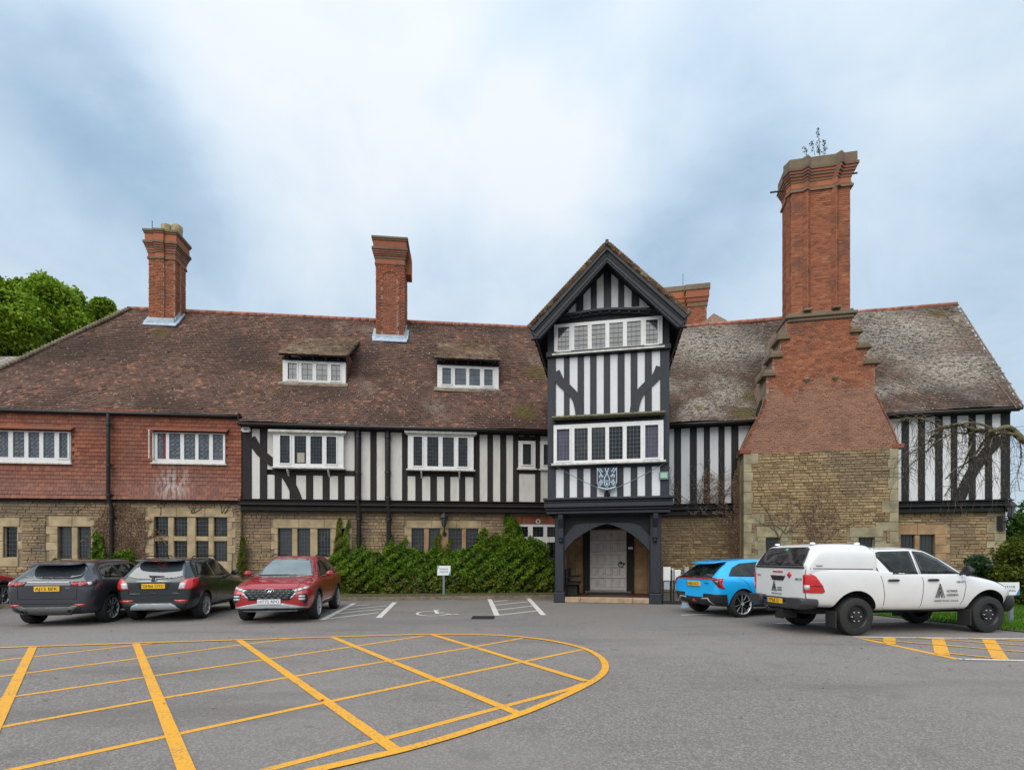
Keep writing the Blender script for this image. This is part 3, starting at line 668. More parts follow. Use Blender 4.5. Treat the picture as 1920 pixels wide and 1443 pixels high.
# ---- jettied timber storey
z0 = LF.hz(740, 940, 0); z1 = EZ - .02
b = MB(); b.box(LF, u455, uT, z0, z1, -.48, -.10); b.build('wall_core', M['black'], house)
zr0, zr1 = LF.hz(590, 891, 0), LF.hz(590, 881, 0)
full_st = [(455, 472), (665, 677), (694.5, 706), (722, 732), (754, 764), (887.5, 899), (914, 924), (938, 949), (962, 973)]
for a, c in full_st: timber(LF, 'stud', LF.hx(a), LF.hx(c), z0, z1)
timber(LF, 'stud', LF.hx(487.5), LF.hx(501), z0, z1)
timber(LF, 'rail', LF.hx(512), LF.hx(664.5), zr0, zr1); timber(LF, 'rail', LF.hx(764.5), LF.hx(887), LF.hz(825, 893, 0), LF.hz(825, 884, 0))
def pl(x0, x1, y0, y1, xc=None, F=LF, v=0., m='plaster'):
    xc = xc or (x0 + x1) / 2; panels(F, [(F.hx(x0, v), F.hx(x1, v))], y1 if y1 < 20 else F.hz(xc, y1, v), y0 if y0 < 20 else F.hz(xc, y0, v), v, m)
for a, c in ((472.3, 487.2), (677.3, 694.2), (706.3, 721.7), (732.3, 753.7), (899.3, 913.7), (924.3, 937.7), (949.3, 961.7)): panels(LF, [(LF.hx(a), LF.hx(c))], z0, z1, 0, 'plaster')
low = [(543, 555), (574, 587), (605, 618), (634, 646)]
for a, c in low: timber(LF, 'stud', LF.hx(a), LF.hx(c), z0, zr0 - .002)
for a, c in ((501.3, 515), (515.3, 528), (528.3, 542.7), (555.3, 573.7), (587.3, 604.7), (618.3, 633.7), (646.3, 664.6)): panels(LF, [(LF.hx(a), LF.hx(c))], z0, zr0 - .002, 0, 'plaster')
timber(LF, 'stud', LF.hx(515.2), LF.hx(528), z0, zr0 - .002)
panels(LF, [(LF.hx(501.3), LF.hx(664.6))], zr1 + .002, z1, 0, 'plaster')
lo2 = [(779, 791), (807, 819), (833, 844), (861, 872)]; zr2 = LF.hz(825, 893, 0)
for a, c in lo2: timber(LF, 'stud', LF.hx(a), LF.hx(c), z0, zr2 - .002)
for a, c in ((764.3, 778.7), (791.3, 806.7), (819.3, 832.7), (844.3, 860.7), (872.3, 887.2)): panels(LF, [(LF.hx(a), LF.hx(c))], z0, zr2 - .002, 0, 'plaster')
panels(LF, [(LF.hx(764.3), LF.hx(887.2))], LF.hz(825, 884, 0) + .002, z1, 0, 'plaster')
brace(LF, [(471, 821), (487, 846), (512, 868), (535, 890), (552, 920), (560, 941)], .36, .012, 'timber')
# small windows by the tower
zq = LF.hz(988, 880, 0); zq2 = LF.hz(988, 825, 0)
window(LF, .09, (972, 1004, 826, 878), [(980, 996)], (832, 871), 0, 0, fm='white', pm='pane', sill=.05, casement=(0,))
window(LF, .09, (1013, 1047, 827, 879), [(1019, 1039)], (833, 872), 0, 0, fm='white', pm='pane', sill=.05, casement=(0,))
timber(LF, 'stud', LF.hx(1003.5), LF.hx(1013), z0, z1); timber(LF, 'rail', LF.hx(973.3), LF.hx(1003), zq2 + .02, zq2 + .17)
timber(LF, 'rail', LF.hx(973.3), LF.hx(1003), LF.hz(988, 888, 0), LF.hz(988, 880, 0))
timber(LF, 'stud', LF.hx(982.5), LF.hx(993), zq2 + .172, z1)
panels(LF, [(LF.hx(973.3), LF.hx(982.2)), (LF.hx(993.3), LF.hx(1003.2))], zq2 + .172, z1, 0, 'plaster')
panels(LF, [(LF.hx(973.3), LF.hx(1003.2))], z0, LF.hz(988, 888, 0) - .003, 0, 'plaster'); panels(LF, [(LF.hx(1013.3), LF.hx(1060))], z0, z1, 0, 'plaster')
timber(LF, 'rail', u455, uT, z1 - .14, z1 + .05, 0, .05)          # wall plate under the eave
# bay windows with brackets
for fr, lights, ly, extra in (((512, 644, 812, 876), [(525, 544), (552, 574), (582, 604), (612, 631)], (817, 869), 0), ((765, 888, 814, 880), [(775, 792), (801, 822), (830, 851), (859, 877)], (819, 874), 0)):
    w, q = window(LF, .22, fr, lights, ly, 4, 8, sill=.12, back=.22, casement=(0, 3))
    b = MB(); b.box(LF, q[0] - .14, q[1] + .14, q[3] + .002, q[3] + .10, 0, .38); b.box(LF, q[0] - .07, q[1] + .07, q[3] - .05, q[3], .05, .30); b.build('hood', M['white_worn'], w)
    for k in (.2, .78):
        u = q[0] + (q[1] - q[0]) * k; b = MB(); b.prism(Frame(LF.pt(u, 0, 0), LF.N, (0, 0, 1), LF.U), [(.03, q[2] - .07), (.26, q[2] - .07), (.26, q[2] - .14), (.10, q[2] - .30), (.03, q[2] - .38)], -.035, .035); b.build('bracket', M['white_worn'], w)
# moulded jetty beam
def jetty(F, u0, u1, zt, zb, v, mat, steps=((0, .10, .16), (.16, .30, .10), (.33, .55, .14), (.58, 1, .02)), back=.4, parent=None):
    h = zt - zb
    for i, (a, c, pr) in enumerate(steps):
        b = MB(); b.chbox(F, u0 - pr * .5, u1 + pr * .5, zt - h * c, zt - h * a - .002, v - back, v + pr, .02); b.build('beam', M[mat], parent or house)
jetty(LF, u455 - .05, uT, LF.hz(740, 938, .0), LF.hz(740, 959, 0), 0, 'timber')
# ---- hung tiles on the left
uA, uB = uL, LF.hx(453); zA = LF.hz(227, 936, 0); zB = LF.hz(227, 772, .2)
vT = .02
wl = [(-60, 133, 806, 867), (285, 423, 810, 869)]; tholes = []
b = MB(); b.box(LF, uA, uB, zA + .05, zB + .2, -.48, vT - .06); backing = b.build('tile_hung_wall', M['brick_dark'], house)
for fr, lights, ly, cas in (((-60, 132, 807, 866), [(-52, -28), (-20, 0), (0, 15.5), (24, 45.5), (53, 73.5), (81, 102), (111, 128)], (809, 857), (2, 6)), ((286, 422, 811, 868), [(295, 311), (317, 338), (345, 366), (372, 392), (399, 418)], (813, 861), ())):
    w, q = window(LF, .06, fr, lights[1:] if len(lights) == 7 else lights, ly, 0, 0, pm='pane_pattern', sill=.05, back=.12, casement=(5,) if len(lights) == 7 else ())
    tholes.append((q[0] - .02, q[1] + .02, q[2] - .05, q[3] + .02))
    # honeycomb leading as polygons in every light
    for ch in [c for c in w.children if c.name.startswith('pane')]:
        pass
    xc = (fr[0] + fr[1]) / 2
    for i, (a, c) in enumerate(lights):
        if len(lights) == 5 and i == 0: continue
        ua, uc, za, zc = LF.hx(a, .06), LF.hx(c, .06), LF.hz(xc, ly[1], .06), LF.hz(xc, ly[0], .06); b = MB(); rr = (uc - ua) / 4.2
        for r_ in range(6):
            for s_ in (0, 1):
                cu = ua + (uc - ua) * (.27 + .46 * s_); cz = za + (zc - za) * (r_ + .5 + .0 * s_) / 6
                pts = [LF.pt(cu + rr * math.cos(t), cz + rr * .8 * math.sin(t), .022) for t in [k * math.pi / 3 for k in range(7)]]
                b.tube(pts, .009, 4, cap=False)
        b.build('leading', M['came_grey'], w)
    # little tiled hood over the window
    hf = Frame(LF.pt(0, q[3] + .02, .28), LF.U, (LF.W * .55 - LF.N).normalized())
    for k in range(2):
        b = MB(); b.box(hf, q[0] - .15, q[1] + .15, .14 * k, .14 * k + .2, .0 + .02 * k, .03 + .02 * k); b.build('hood_tile_course', M['walltile'], w)
# open casement on the second window with the curtain behind
ow = [c for c in house.children if c.name.startswith('window')][-1]
b = MB(); ua = LF.hx(288, .06); za, zc = LF.hz(354, 863, .06), LF.hz(354, 811, .06)
OF = Frame(LF.pt(ua, 0, .07), (LF.N * .96 + LF.U * .12), (0, 0, 1))
for r in rects_minus((0, .42, za, zc), [(.05, .37, za + .06, zc - .05)]): b.box(OF, *r, -.02, .02)
b.build('casement', M['white_worn'], ow)
b = MB(); b.box(LF, LF.hx(305, .06), LF.hx(311, .06), za, zc, -.02, .035); b.build('curtain', M['red_curtain'], ow)
tile_objs = 0
def hang_tiles():
    global tile_objs
    gauge, tw = .165, .225; rows = int((zB - zA) / gauge) + 1; out = []
    for r_ in range(rows):
        z = zA + r_ * gauge; flare = max(0, .10 - r_ * .03); off = (r_ % 2) * tw / 2
        n = int((uB - uA) / tw) + 2
        for k in range(n):
            a = uB - k * tw - off; c = a + tw - .008
            if k == 0 or c > uB: c = uB
            a = max(a, uA)
            if c - a < .03: continue
            if any(q[0] < (a + c) / 2 < q[1] and q[2] - .05 < z + gauge * .5 < q[3] for q in tholes): continue
            out.append((a + random.uniform(-.002, .002), c, z + random.uniform(-.006, .006), gauge + .03, flare + random.uniform(0, .008)))
    return out
tl = hang_tiles(); base_tile = None
def tile_verts(F, a, c, z, h, fl, v=None):
    v = vT if v is None else v
    return [F.pt(a, z, v + .022 + fl), F.pt(c, z, v + .022 + fl), F.pt(c, z + h, v - .004 + fl * .6), F.pt(a, z + h, v - .004 + fl * .6), F.pt(a, z, v - .02), F.pt(c, z, v - .02), F.pt(c, z + h, v - .03), F.pt(a, z + h, v - .03)]
TFC = [(0, 1, 2, 3), (0, 4, 5, 1), (1, 5, 6, 2), (3, 7, 4, 0)]
order = sorted(tl, key=lambda t: abs(t[0] - LF.hx(330)) + abs(t[2] - 5.4) * .4)
b = MB(); b.add(tile_verts(Frame((0, 0, 0), (1, 0, 0), (0, 0, 1), (0, -1, 0)), 0, 1, 0, .195, 0, 0), TFC)
unit = bpy.data.meshes.new('tile'); unit.from_pydata(b.v, [], b.f); unit.materials.append(M['walltile'])
for t in order[:300]:
    o = bpy.data.objects.new('tile', unit); COL.objects.link(o); o.parent = backing
    p = LF.pt(t[0], t[2], vT + t[4]); o.location = p - ORG[backing.name]; ORG[o.name] = p; o.rotation_euler = (R(random.uniform(-.8, .8)), 0, R(6)); o.scale = (t[1] - t[0], 1, 1)
b = MB()
for t in order[300:]: b.add(tile_verts(LF, *t), TFC)
b.build('tile', M['walltile'], backing, kind='stuff')
timber(LF, 'beam', uA, uB, zA - .12, zA + .01, -.05, .05)
timber(LF, 'beam', uA, uB + .05, zB - .12, zB + .05, -.02, .12)

# ---- main roofs
def slope_frame(F, v_e, z_e, v_r, z_r):
    W = (F.N * (v_r - v_e) + Vector((0, 0, 1)) * (z_r - z_e)); return Frame(F.pt(0, z_e, v_e), F.U, W), W.length
VR = -6.0; ZR = LF.hz(632, 598, VR); RL, SL = slope_frame(LF, .45, EZ, VR, ZR)
def poly_hits(F, pts): return [F.hit(x, y) for x, y in pts]
hipT, hipB = RL.hit(245, 584), RL.hit(0, 697); k = (0 - hipT[1]) / (hipB[1] - hipT[1]); hip0 = (hipT[0] + (hipB[0] - hipT[0]) * k, 0)
sLft = RL.hit(227, 772)[1]; k2 = (sLft - hipT[1]) / (hipB[1] - hipT[1]); hipE = (hipT[0] + (hipB[0] - hipT[0]) * k2, sLft)
uEnd = RL.hx(1140)
polyL = [(RL.hit(448, 790)[0], 0), (RL.hit(1075, 806)[0] + .4, 0), (RL.hit(1120, 612)[0], SL), (hipT[0], SL), hipE, (RL.hit(448, 790)[0], sLft)]
def tile_roof(F, poly, mat, gauge=.165, tw=.20, sag=None, name='roof_tiles', holes=(), thick=(-.22, -.075)):
    P = np.array(poly); lo, hi = P.min(0), P.max(0)
    b = MB(); b.prism(F, [tuple(p) for p in poly], *thick); base = b.build('roof', M['timber_black'], house)
    rows = int((hi[1] - lo[1]) / gauge) + 1; cols = int((hi[0] - lo[0]) / tw) + 2
    J, I = np.meshgrid(np.arange(cols), np.arange(rows)); J = J.ravel(); I = I.ravel()
    a = lo[0] + J * tw - (I % 2) * tw / 2 + RNG.uniform(-.006, .006, len(J)); s = lo[1] + I * gauge + RNG.normal(0, .005, len(J))
    keep = inside(poly, a + tw / 2, s + gauge * .5)
    for h in holes: keep &= ~inside(h, a + tw / 2, s + gauge * .5)
    a, s = a[keep], s[keep]; n = len(a); c = a + tw - .007; t = s + gauge + .03
    lift = .030 + RNG.uniform(-.004, .012, n) + (RNG.random(n) < .02) * .02; tilt = RNG.normal(0, .004, n)
    wav = .035 * np.sin(a * .55 + 1.3) + .02 * np.sin(a * 1.7 + s * .9)
    wav = wav * (1 if sag is None else sag)
    O, U, W, Nn = (np.array(x) for x in (F.O, F.U, F.W, F.N))
    def q(u, w, nn): return O + u[:, None] * U + w[:, None] * W + nn[:, None] * Nn
    V = np.stack([q(a, s, lift + tilt + wav), q(c, s, lift - tilt + wav), q(c, t, .006 + wav), q(a, t, .006 + wav), q(a, s, lift - .022 + wav), q(c, s, lift - .022 + wav)], 1).reshape(-1, 3)
    k = np.arange(n)[:, None] * 6; Q = np.concatenate([k + np.array([0, 1, 2, 3]), k + np.array([4, 5, 1, 0])], 0)
    fast('roof_tile', V, Q, mat, base, 'stuff'); return base
mossL = [(RL.pt(*RL.hit(985, 775)), 1.5), (RL.pt(*RL.hit(1010, 700)), 1.6), (RL.pt(*RL.hit(590, 655)), .8), (RL.pt(*RL.hit(300, 625)), .9), (RL.pt(*RL.hit(525, 692)), .5), (RL.pt(*RL.hit(520, 735)), .45)]
M['roofL'] = roof_mat('brown_clay_roof_tile', (.078, .042, .031), (.142, .080, .060), (.23, .105, .066), (.42, .36, .29), .05, mossL, grey=-.07)
tile_roof(RL, polyL, M['roofL'])
# hip side, back slope
hb = RL.pt(hipT[0], SL); he = RL.pt(*hipE); backL = LF.pt(hipE[0], he.z, VR * 2 - .45); b = MB(); rr = RL.pt(polyL[2][0], SL)
be = LF.pt(hipE[0], EZ, VR * 2 - .45); br = LF.pt(uT + 2, EZ, VR * 2 - .45)
b.add([hb, he, backL], [(0, 2, 1)]); b.add([hb, rr, br, be], [(0, 1, 2, 3)]); b.build('rear_roof_slope', M['roofL'], house)
def ridge(F, a, c, s, mat, r=.13, parent=None, step=.42):
    n = int(abs(c - a) / step)
    for i in range(n):
        p, q = F.pt(a + (c - a) * i / n, s, .02 + .01 * random.random()), F.pt(a + (c - a) * (i + .97) / n, s, .02 + .01 * random.random())
        b = MB(); b.tube([p, q], r, 8); b.build('ridge_tile', mat, parent or house, True)
rl = [c for c in house.children if c.name.startswith('roof')][-1]
ridge(RL, hipT[0], polyL[2][0], SL - .02, M['ridge'], parent=rl)
# bonnet tiles on the hip
n = 62
M['bonnet'] = simple('pale_bonnet_tile', (.20, .16, .11), .9, noise=.5, scale=4)
for i in range(n):
    t = i / n; u = hipT[0] + (hip0[0] - hipT[0]) * t; s = SL * (1 - t)
    if s < sLft: break
    p = RL.pt(u, s, .07); d = (RL.pt(*hip0) - hb).normalized(); b = MB(); b.tube([p + Vector((0, 0, .0)), p + d * .22 + Vector((0, 0, .045))], [.055, .13], 7); b.build('bonnet_tile', M['bonnet'], rl, True)
# gutters
def gutter(F, u0, u1, z, v, parent=house):
    b = MB(); b.tube([F.pt(u0, z, v), F.pt(u1, z, v)], .065, 8); b.build('gutter', M['iron'], parent, True)
gutter(LF, u455, uT, EZ - .06, .47); eL = RL.pt(0, sLft); gutter(LF, uL, LF.hx(448, .3), eL.z - .07, LF.loc(eL)[2] + .06)
b = MB(); b.box(LF, u455 - .05, uT, EZ - .08, EZ + .01, -.1, .40); b.build('soffit', M['timber_black'], house)
b = MB(); b.box(LF, uL, u455, eL.z - .06, eL.z + .02, -.2, LF.loc(eL)[2]); b.build('soffit', M['timber_black'], house)
b = MB(); b.box(LF, RL.hit(448, 790)[0] - .04, RL.hit(448, 790)[0], EZ - .1, eL.z + .02, -.1, .46); b.build('bargeboard', M['timber_black'], house)

# ---- right wing
EZR = RF.hz(1330, 790, .5); VRR = -6.0
ZRR = RF.hz(1400, 603.5, VRR); RR, SR = slope_frame(RF, .5, EZR, VRR, ZRR)
eR = RR.hit(1924, 768)[0]
polyR = [(RR.hit(1200, 795)[0], 0), (eR, 0), (RR.hit(1800, 577)[0], SR), (RR.hit(1150, 620)[0], SR)]
mossR = [(RR.pt(*RR.hit(1415, 745)), 1.3), (RR.pt(*RR.hit(1400, 775)), 1.2), (RR.pt(*RR.hit(1310, 765)), .55), (RR.pt(*RR.hit(1830, 600)), 1.4), (RR.pt(*RR.hit(1760, 590)), .9), (RR.pt(*RR.hit(1440, 690)), .9)]
M['roofR'] = roof_mat('lichened_clay_roof_tile', (.070, .048, .037), (.125, .082, .062), (.18, .095, .062), (.50, .47, .41), .04, mossR, .02, grey=.06, wash=[(RR.pt(*RR.hit(1330, 645)), 4.2), (RR.pt(*RR.hit(1680, 625)), 4.5), (RR.pt(*RR.hit(1780, 690)), 3.0)])
roofR = tile_roof(RR, polyR, M['roofR'])
ridge(RR, RR.hit(1255, 615)[0], polyR[2][0], SR - .02, M['ridge'], parent=roofR)
b = MB(); bk = RF.pt(eR, EZR, VRR * 2 - .5); bl = RF.pt(polyR[0][0], EZR, VRR * 2 - .5)
b.add([RR.pt(*polyR[2]), RR.pt(*polyR[3]), bl, bk], [(0, 3, 2, 1)]); b.build('rear_roof_slope', M['roofR'], house)
b = MB(); b.tube([RR.pt(*RR.hit(1762, 578), .07), RR.pt(*RR.hit(1905, 768), .07)], .013, 5); b.build('lightning_conductor', M['bonnet'], house)
b = MB(); b.tube([RR.pt(*RR.hit(1800, 577), .02), RR.pt(eR, 0, .02)], .035, 6); b.build('verge', M['bonnet'], house)
gutter(RF, RF.hx(1235), RF.hx(1420), EZR - .07, .52); gutter(RF, RF.hx(1655, .5), eR - .02, EZR - .07, .52)
uR0, uR1 = RF.hx(1190), RF.hx(1894); zj = RF.hz(1300, 946, 0); z1 = EZR - .02
vSR = -.22; uc = RF.hx(1886, vSR)
b = MB(); b.box(RF, uR0, uR1 - .1, 0.02, EZR + .1, -11.5, -.5); b.build('wall_core', M['mortar'], house)
b = MB(); b.box(RF, uR0, uR1, zj, z1, -.5, -.10); b.build('wall_core', M['black'], house)
b = MB(); b.prism(Frame(RF.pt(uR1 - .3, 0, 0), -RF.N, (0, 0, 1)), [(.0, EZR - .3), (12, EZR - .3), (6, ZRR - .3)], -.1, .1); b.build('gable_wall', M['plaster_clean'], house)
studs(RF, [(1245, 1252), (1264, 1277), (1293.5, 1306.5), (1319.7, 1331), (1347, 1358.6), (1371, 1384.5)], zj, z1, 0, .03, 'timber_black', 'plaster_clean', (1235, 1412))
studs(RF, [(1690, 1704), (1721, 1734), (1753, 1767), (1782.5, 1794.5), (1816, 1829), (1846.5, 1859.7), (1876, 1893.5)], zj, z1, 0, .03, 'timber_black', 'plaster_clean', (1660, 1893))
brace(RF, [(1797, 940), (1812, 905), (1838, 862), (1876, 820)], .42, .012, 'timber_black')
timber(RF, 'rail', uR0, uR1, z1 - .12, z1 + .05, 0, .06, 'timber_black')
jetty(RF, uR0, RF.hx(1394), RF.hz(1300, 944, 0), RF.hz(1300, 966, 0), 0, 'timber_black'); jetty(RF, RF.hx(1670), RF.hx(1893), RF.hz(1790, 938, 0), RF.hz(1790, 960, 0), 0, 'timber_black')
b = MB(); b.box(RF, uR0, eR - .2, EZR - .08, EZR + .01, -.1, .45); b.build('soffit', M['timber_black'], house)
zsr = RF.hz(1790, 959, vSR)
sR, oR = stone_window(RF, vSR, (1660, 1782, 981, 1058), [(1689, 1716), (1725.5, 1753)], [(1002, 1052)], 'ashlar_orange', mull='ashlar_orange', lm='came')
q = []
zc = .0
qz = 0
qrects = []
while zc < zsr - .05:
    h = min(random.uniform(.28, .42), zsr - zc); w = .42 if qz % 2 else .70
    block(RF, uc - w, uc, zc, zc + h, vSR - .4, vSR + .015, M['ashlar_grey']); qrects.append((uc - w, uc, zc, zc + h)); zc += h; qz += 1
rubble(RF, (RF.hx(1655, vSR), uc, 0, zsr), [sR] + qrects, [oR] + [(x[0] + .02, x[1] + .2, x[2], x[3]) for x in qrects], vSR, 'rubble_right')
rubble(RF, (uR0, RF.hx(1400, vSR), 0, RF.hz(1300, 965, vSR)), [], [], vSR, 'rubble_right')
# ---- great chimney
VC = 1.12
CU = lambda x: RF.hx(x, VC)
CZ = lambda y, x=1540: RF.hz(x, y, VC)
chim = MB(); ch = None
def plane_bricks(F, inside_fn, u0, u1, z0, z1, v, mat, parent, bl=.235, bh=.078, name='brick', objs=0, center=None, sel=None, mat2=None):
    out = []; r_ = 0; z = z0
    while z < z1:
        u = u0 - (r_ % 2) * bl / 2
        while u < u1:
            a, c = u + .008, u + bl - .008
            if (r_ % 3) == 1 and random.random() < .5: c = a + bl / 2 - .012
            ok = inside_fn(a, z + bh / 2) and inside_fn(c, z + bh / 2)
            if not ok:
                if inside_fn((a + c) / 2, z + bh / 2):
                    for _ in range(6):
                        if not inside_fn(a, z + bh / 2): a += .018
                        if not inside_fn(c, z + bh / 2): c -= .018
                    ok = c - a > .04
            if ok: out.append((a, c, z + .008, z + bh - .008, v + random.uniform(-.003, .005)))
            u = max(c + .012, u + .05)
        z += bh; r_ += 1
    if objs and center:
        out.sort(key=lambda t: abs(t[0] - center[0]) + abs(t[2] - center[1]) * 1.2)
        for t in out[:objs]: b = MB(); b.chbox(F, *t[:4], t[4] - .03, t[4], .005); b.build('brick', mat, parent)
        out = out[objs:]
    if sel:
        b = MB()
        up = [t for t in out if sel((t[0] + t[1]) / 2, t[2])]; ids = {id(t) for t in up}; out = [t for t in out if id(t) not in ids]
        for t in up: b.chbox(F, *t[:4], t[4] - .03, t[4], .005)
        b.build(name, mat2, parent, kind='stuff')
    b = MB()
    for t in out: b.chbox(F, *t[:4], t[4] - .03, t[4], .005)
    return b.build(name, mat, parent, kind='stuff')
def pin(poly): 
    def f(u, z):
        r = False; k = len(poly)
        for i in range(k):
            x1, y1 = poly[i]; x2, y2 = poly[(i + 1) % k]
            if (y1 > z) != (y2 > z) and u < (x2 - x1) * (z - y1) / (y2 - y1) + x1: r = not r
        return r
    return f
prof = [(1391, 845), (1397, 830), (1407, 808), (1420, 782), (1431, 760), (1437, 742), (1437, 697), (1449, 697), (1449, 662), (1463, 662), (1463, 629), (1474, 629), (1474, 588),
        (1594, 588), (1598, 588), (1598, 626), (1610, 626), (1610, 656), (1626, 656), (1626, 686), (1641, 686), (1641, 742), (1650, 760), (1664, 790), (1678, 820), (1687, 845)]
PP = [(CU(x), CZ(y)) for x, y in prof]
b = MB(); b.prism(RF, PP, -1.6, VC - .02); gch = b.build('chimney', M['mortar_brick'], house); gch['label'] = 'great brick chimney with crow steps'
zsplit = CZ(722)
ins = pin(PP)
plane_bricks(RF, ins, PP[0][0], PP[-1][0], CZ(845), CZ(588), VC, M['brick_purple'], gch, objs=300, center=(CU(1540), CZ(800)), sel=lambda u, z: z > zsplit + .25 * math.sin(u * 2.3) + random.uniform(-.25, .25), mat2=M['brick'])
# edge courses along the sloping shoulders, ledges of the crow steps
for idx in (range(0, 5), range(21, 25)):
    for i in idx:
        a, c = Vector(PP[i]), Vector(PP[i + 1]); n_ = max(2, int((c - a).length / .09))
        for k in range(n_):
            p = a + (c - a) * (k + .5) / n_; d = (c - a).normalized(); nn = Vector((-d.y, d.x)); EF = Frame(RF.pt(p.x, p.y, VC - .25), RF.U * d.x + RF.W * d.y, RF.N)
            s_ = .03
            b = MB(); b.box(EF, -.036, .036, 0, .28, -s_, s_); b.build('edge_brick', M['brick_dark'], gch)
for x0, x1, y in ((1430, 1452, 697), (1443, 1466, 662), (1457, 1480, 629), (1594, 1616, 626), (1606, 1632, 656), (1620, 1648, 686)):
    for k, (e, h) in enumerate(((0, .07), (.03, .06), (-.06, .14))):
        zz = CZ(y) + (0, -.062, .072)[k]; b = MB(); b.chbox(RF, CU(x0) - e, CU(x1) + e, zz, zz + h, VC - .9, VC + .10 + e * .5, .02); b.build('crow_step', M['cap_stone'], gch)
for x in (1512, 1566):      # little corbels that end the ribs
    b = MB(); c = RF.pt(CU(x), CZ(712), VC); b.lathe(c, (0, 0, 1), [(.01, -.12), (.05, -.06), (.10, 0), (.13, .05), (.13, .09), (.08, .11), (0.0, .12)], 8); b.build('corbel', M['cap_stone'], gch, True)
# string course under the shaft and the ribbed shaft itself
za, zb = CZ(600), CZ(583)
b = MB()
for k, (e, z0_, z1_) in enumerate(((.10, 0, .35), (.20, .35, .7), (.08, .7, 1))):
    b.chbox(RF, CU(1484) - e - .06, CU(1596) + e, za + (zb - za) * z0_, za + (zb - za) * z1_, VC - 1.25, VC + e * .7, .025)
b.build('string_course', M['cap_stone'], gch)
vb = VC - .02
dS = 1.12; uS0 = CU(1484); uS1 = CU(1594)
PL = [(uS0 - .02, vb - .42), (uS0 - .10, vb - .27), (uS0 - .02, vb - .12), (uS0 + .02, vb), (CU(1505.5), vb), (CU(1512.5), vb + .13), (CU(1519.5), vb), (CU(1559), vb), (CU(1566), vb + .13), (CU(1573), vb), (uS1, vb), (uS1, vb - dS), (uS0, vb - dS)]
zs0, zs1 = zb, CZ(356)
def plan_prism(poly, z0, z1, mb, mi=0, top=True):
    k = len(poly); vs = [RF.pt(u, z0, v) for u, v in poly] + [RF.pt(u, z1, v) for u, v in poly]
    mb.add(vs, [(i, (i + 1) % k, k + (i + 1) % k, k + i) for i in range(k)] + [tuple(range(k, 2 * k)), tuple(range(k - 1, -1, -1))], mi)
def grow(poly, e):
    cx = sum(p[0] for p in poly) / len(poly); cy = (min(p[1] for p in poly) + max(p[1] for p in poly)) / 2
    w = (max(p[0] for p in poly) - min(p[0] for p in poly)) / 2; d = (max(p[1] for p in poly) - min(p[1] for p in poly)) / 2
    return [(cx + (u - cx) * (1 + e / w), cy + (v - cy) * (1 + e / d)) for u, v in poly]
def bricks_round(poly, z0, z1, mat, parent, bl=.23, bh=.077, fr=RF):
    b = MB(); k = len(poly)
    for i in range(k):
        a, c = Vector(poly[i]), Vector(poly[(i + 1) % k]); L_ = (c - a).length; d = (c - a) / L_
        P = fr.pt(a.x, 0, a.y); U = fr.U * d.x + fr.N * d.y; Fq = Frame(P, U, (0, 0, 1)); n_ = int((z1 - z0) / bh)
        for r_ in range(n_):
            z = z0 + (z1 - z0) * r_ / n_; u = -((r_ + i) % 2) * bl * .5
            while u < L_:
                s_, e_ = max(u, 0), min(u + bl, L_)
                if e_ - s_ > .03: b.chbox(Fq, s_ + .006, e_ - .006, z + .007, z + bh - .009, 0, .016 + random.uniform(-.003, .004), .004)
                u += bl
    return b.build('brick', mat, parent, kind='stuff')
b = MB(); plan_prism([p for p in PL], zs0, zs1, b); shaft = b.build('shaft', M['mortar_brick'], gch)
bricks_round(PL, zs0, zs1, M['brick'], shaft)
for x in (1512.5, 1566):
    b = MB(); b.chbox(RF, CU(x) - .16, CU(x) + .16, zs0, zs0 + .10, VC - .3, VC + .20, .03); b.build('rib_base', M['cap_stone'], shaft)
zt = CZ(296); hh = zt - zs1
for z0_, z1_, e, m_ in ((0, .07, .10, 'brick_cap'), (.07, .13, .05, 'brick_cap'), (.13, .30, .03, 'brick'), (.30, .38, .06, 'brick_cap'), (.38, .46, .10, 'brick_dark'), (.46, .54, .15, 'brick_cap'), (.54, .62, .19, 'brick_dark'), (.62, .70, .24, 'brick_cap'), (.70, 1.0, .19, 'cap_stone')):
    b = MB(); plan_prism(grow(PL, e), zs1 + hh * z0_, zs1 + hh * z1_, b); b.build('cap_course', M[m_], gch)
b = MB(); b.tube([RF.pt(CU(1448), CZ(340), VC - .3), RF.pt(CU(1475), CZ(340), VC - .3)], .035, 6); b.build('bar', M['iron'], gch)
b = MB(); b.tube([RF.pt(CU(1590), CZ(324), VC - .3), RF.pt(CU(1614), CZ(324), VC - .3)], .035, 6); b.build('bar', M['iron'], gch)
# stone base of the chimney
zst = CZ(845); u0, u1 = CU(1394), CU(1685)
qr = []; z = 0; k = 0
while z < zst - .05:
    h = min(random.uniform(.32, .50), zst - z)
    if zst - z - h < .15: h = zst - z
    for sd in (0, 1):
        w = random.choice((.40, .62, .85)) if (k + sd) % 2 else .34
        a, c = (u0, u0 + w) if sd == 0 else (u1 - w, u1)
        block(RF, a, c, z, z + h, VC - .5, VC + .012, M['ashlar_grey'], parent=house); qr.append((a, c, z, z + h))
    z += h; k += 1
cuts = []; hol = list(qr)
for x0, x1 in ((1436, 1463), (1610, 1640)):
    S, O_ = stone_window(RF, VC, (x0 - 22, x1 + 22, 987, 1060), [(x0, x1)], [(1007, 1045)], 'ashlar_grey', 4, 5, lm='came', mull='ashlar_grey'); hol.append(S); cuts.append(O_)
rubble(RF, (u0 + .02, u1 - .02, 0, zst), hol, cuts, VC, 'rubble_right', depth=.3, ch=(.075, .15), cw=(.12, .40))
b = MB(); b.box(RF, u0 + .03, u1 - .03, 0, zst - .01, -.6, VC - .31); b.build('wall_core', M['mortar'], house)
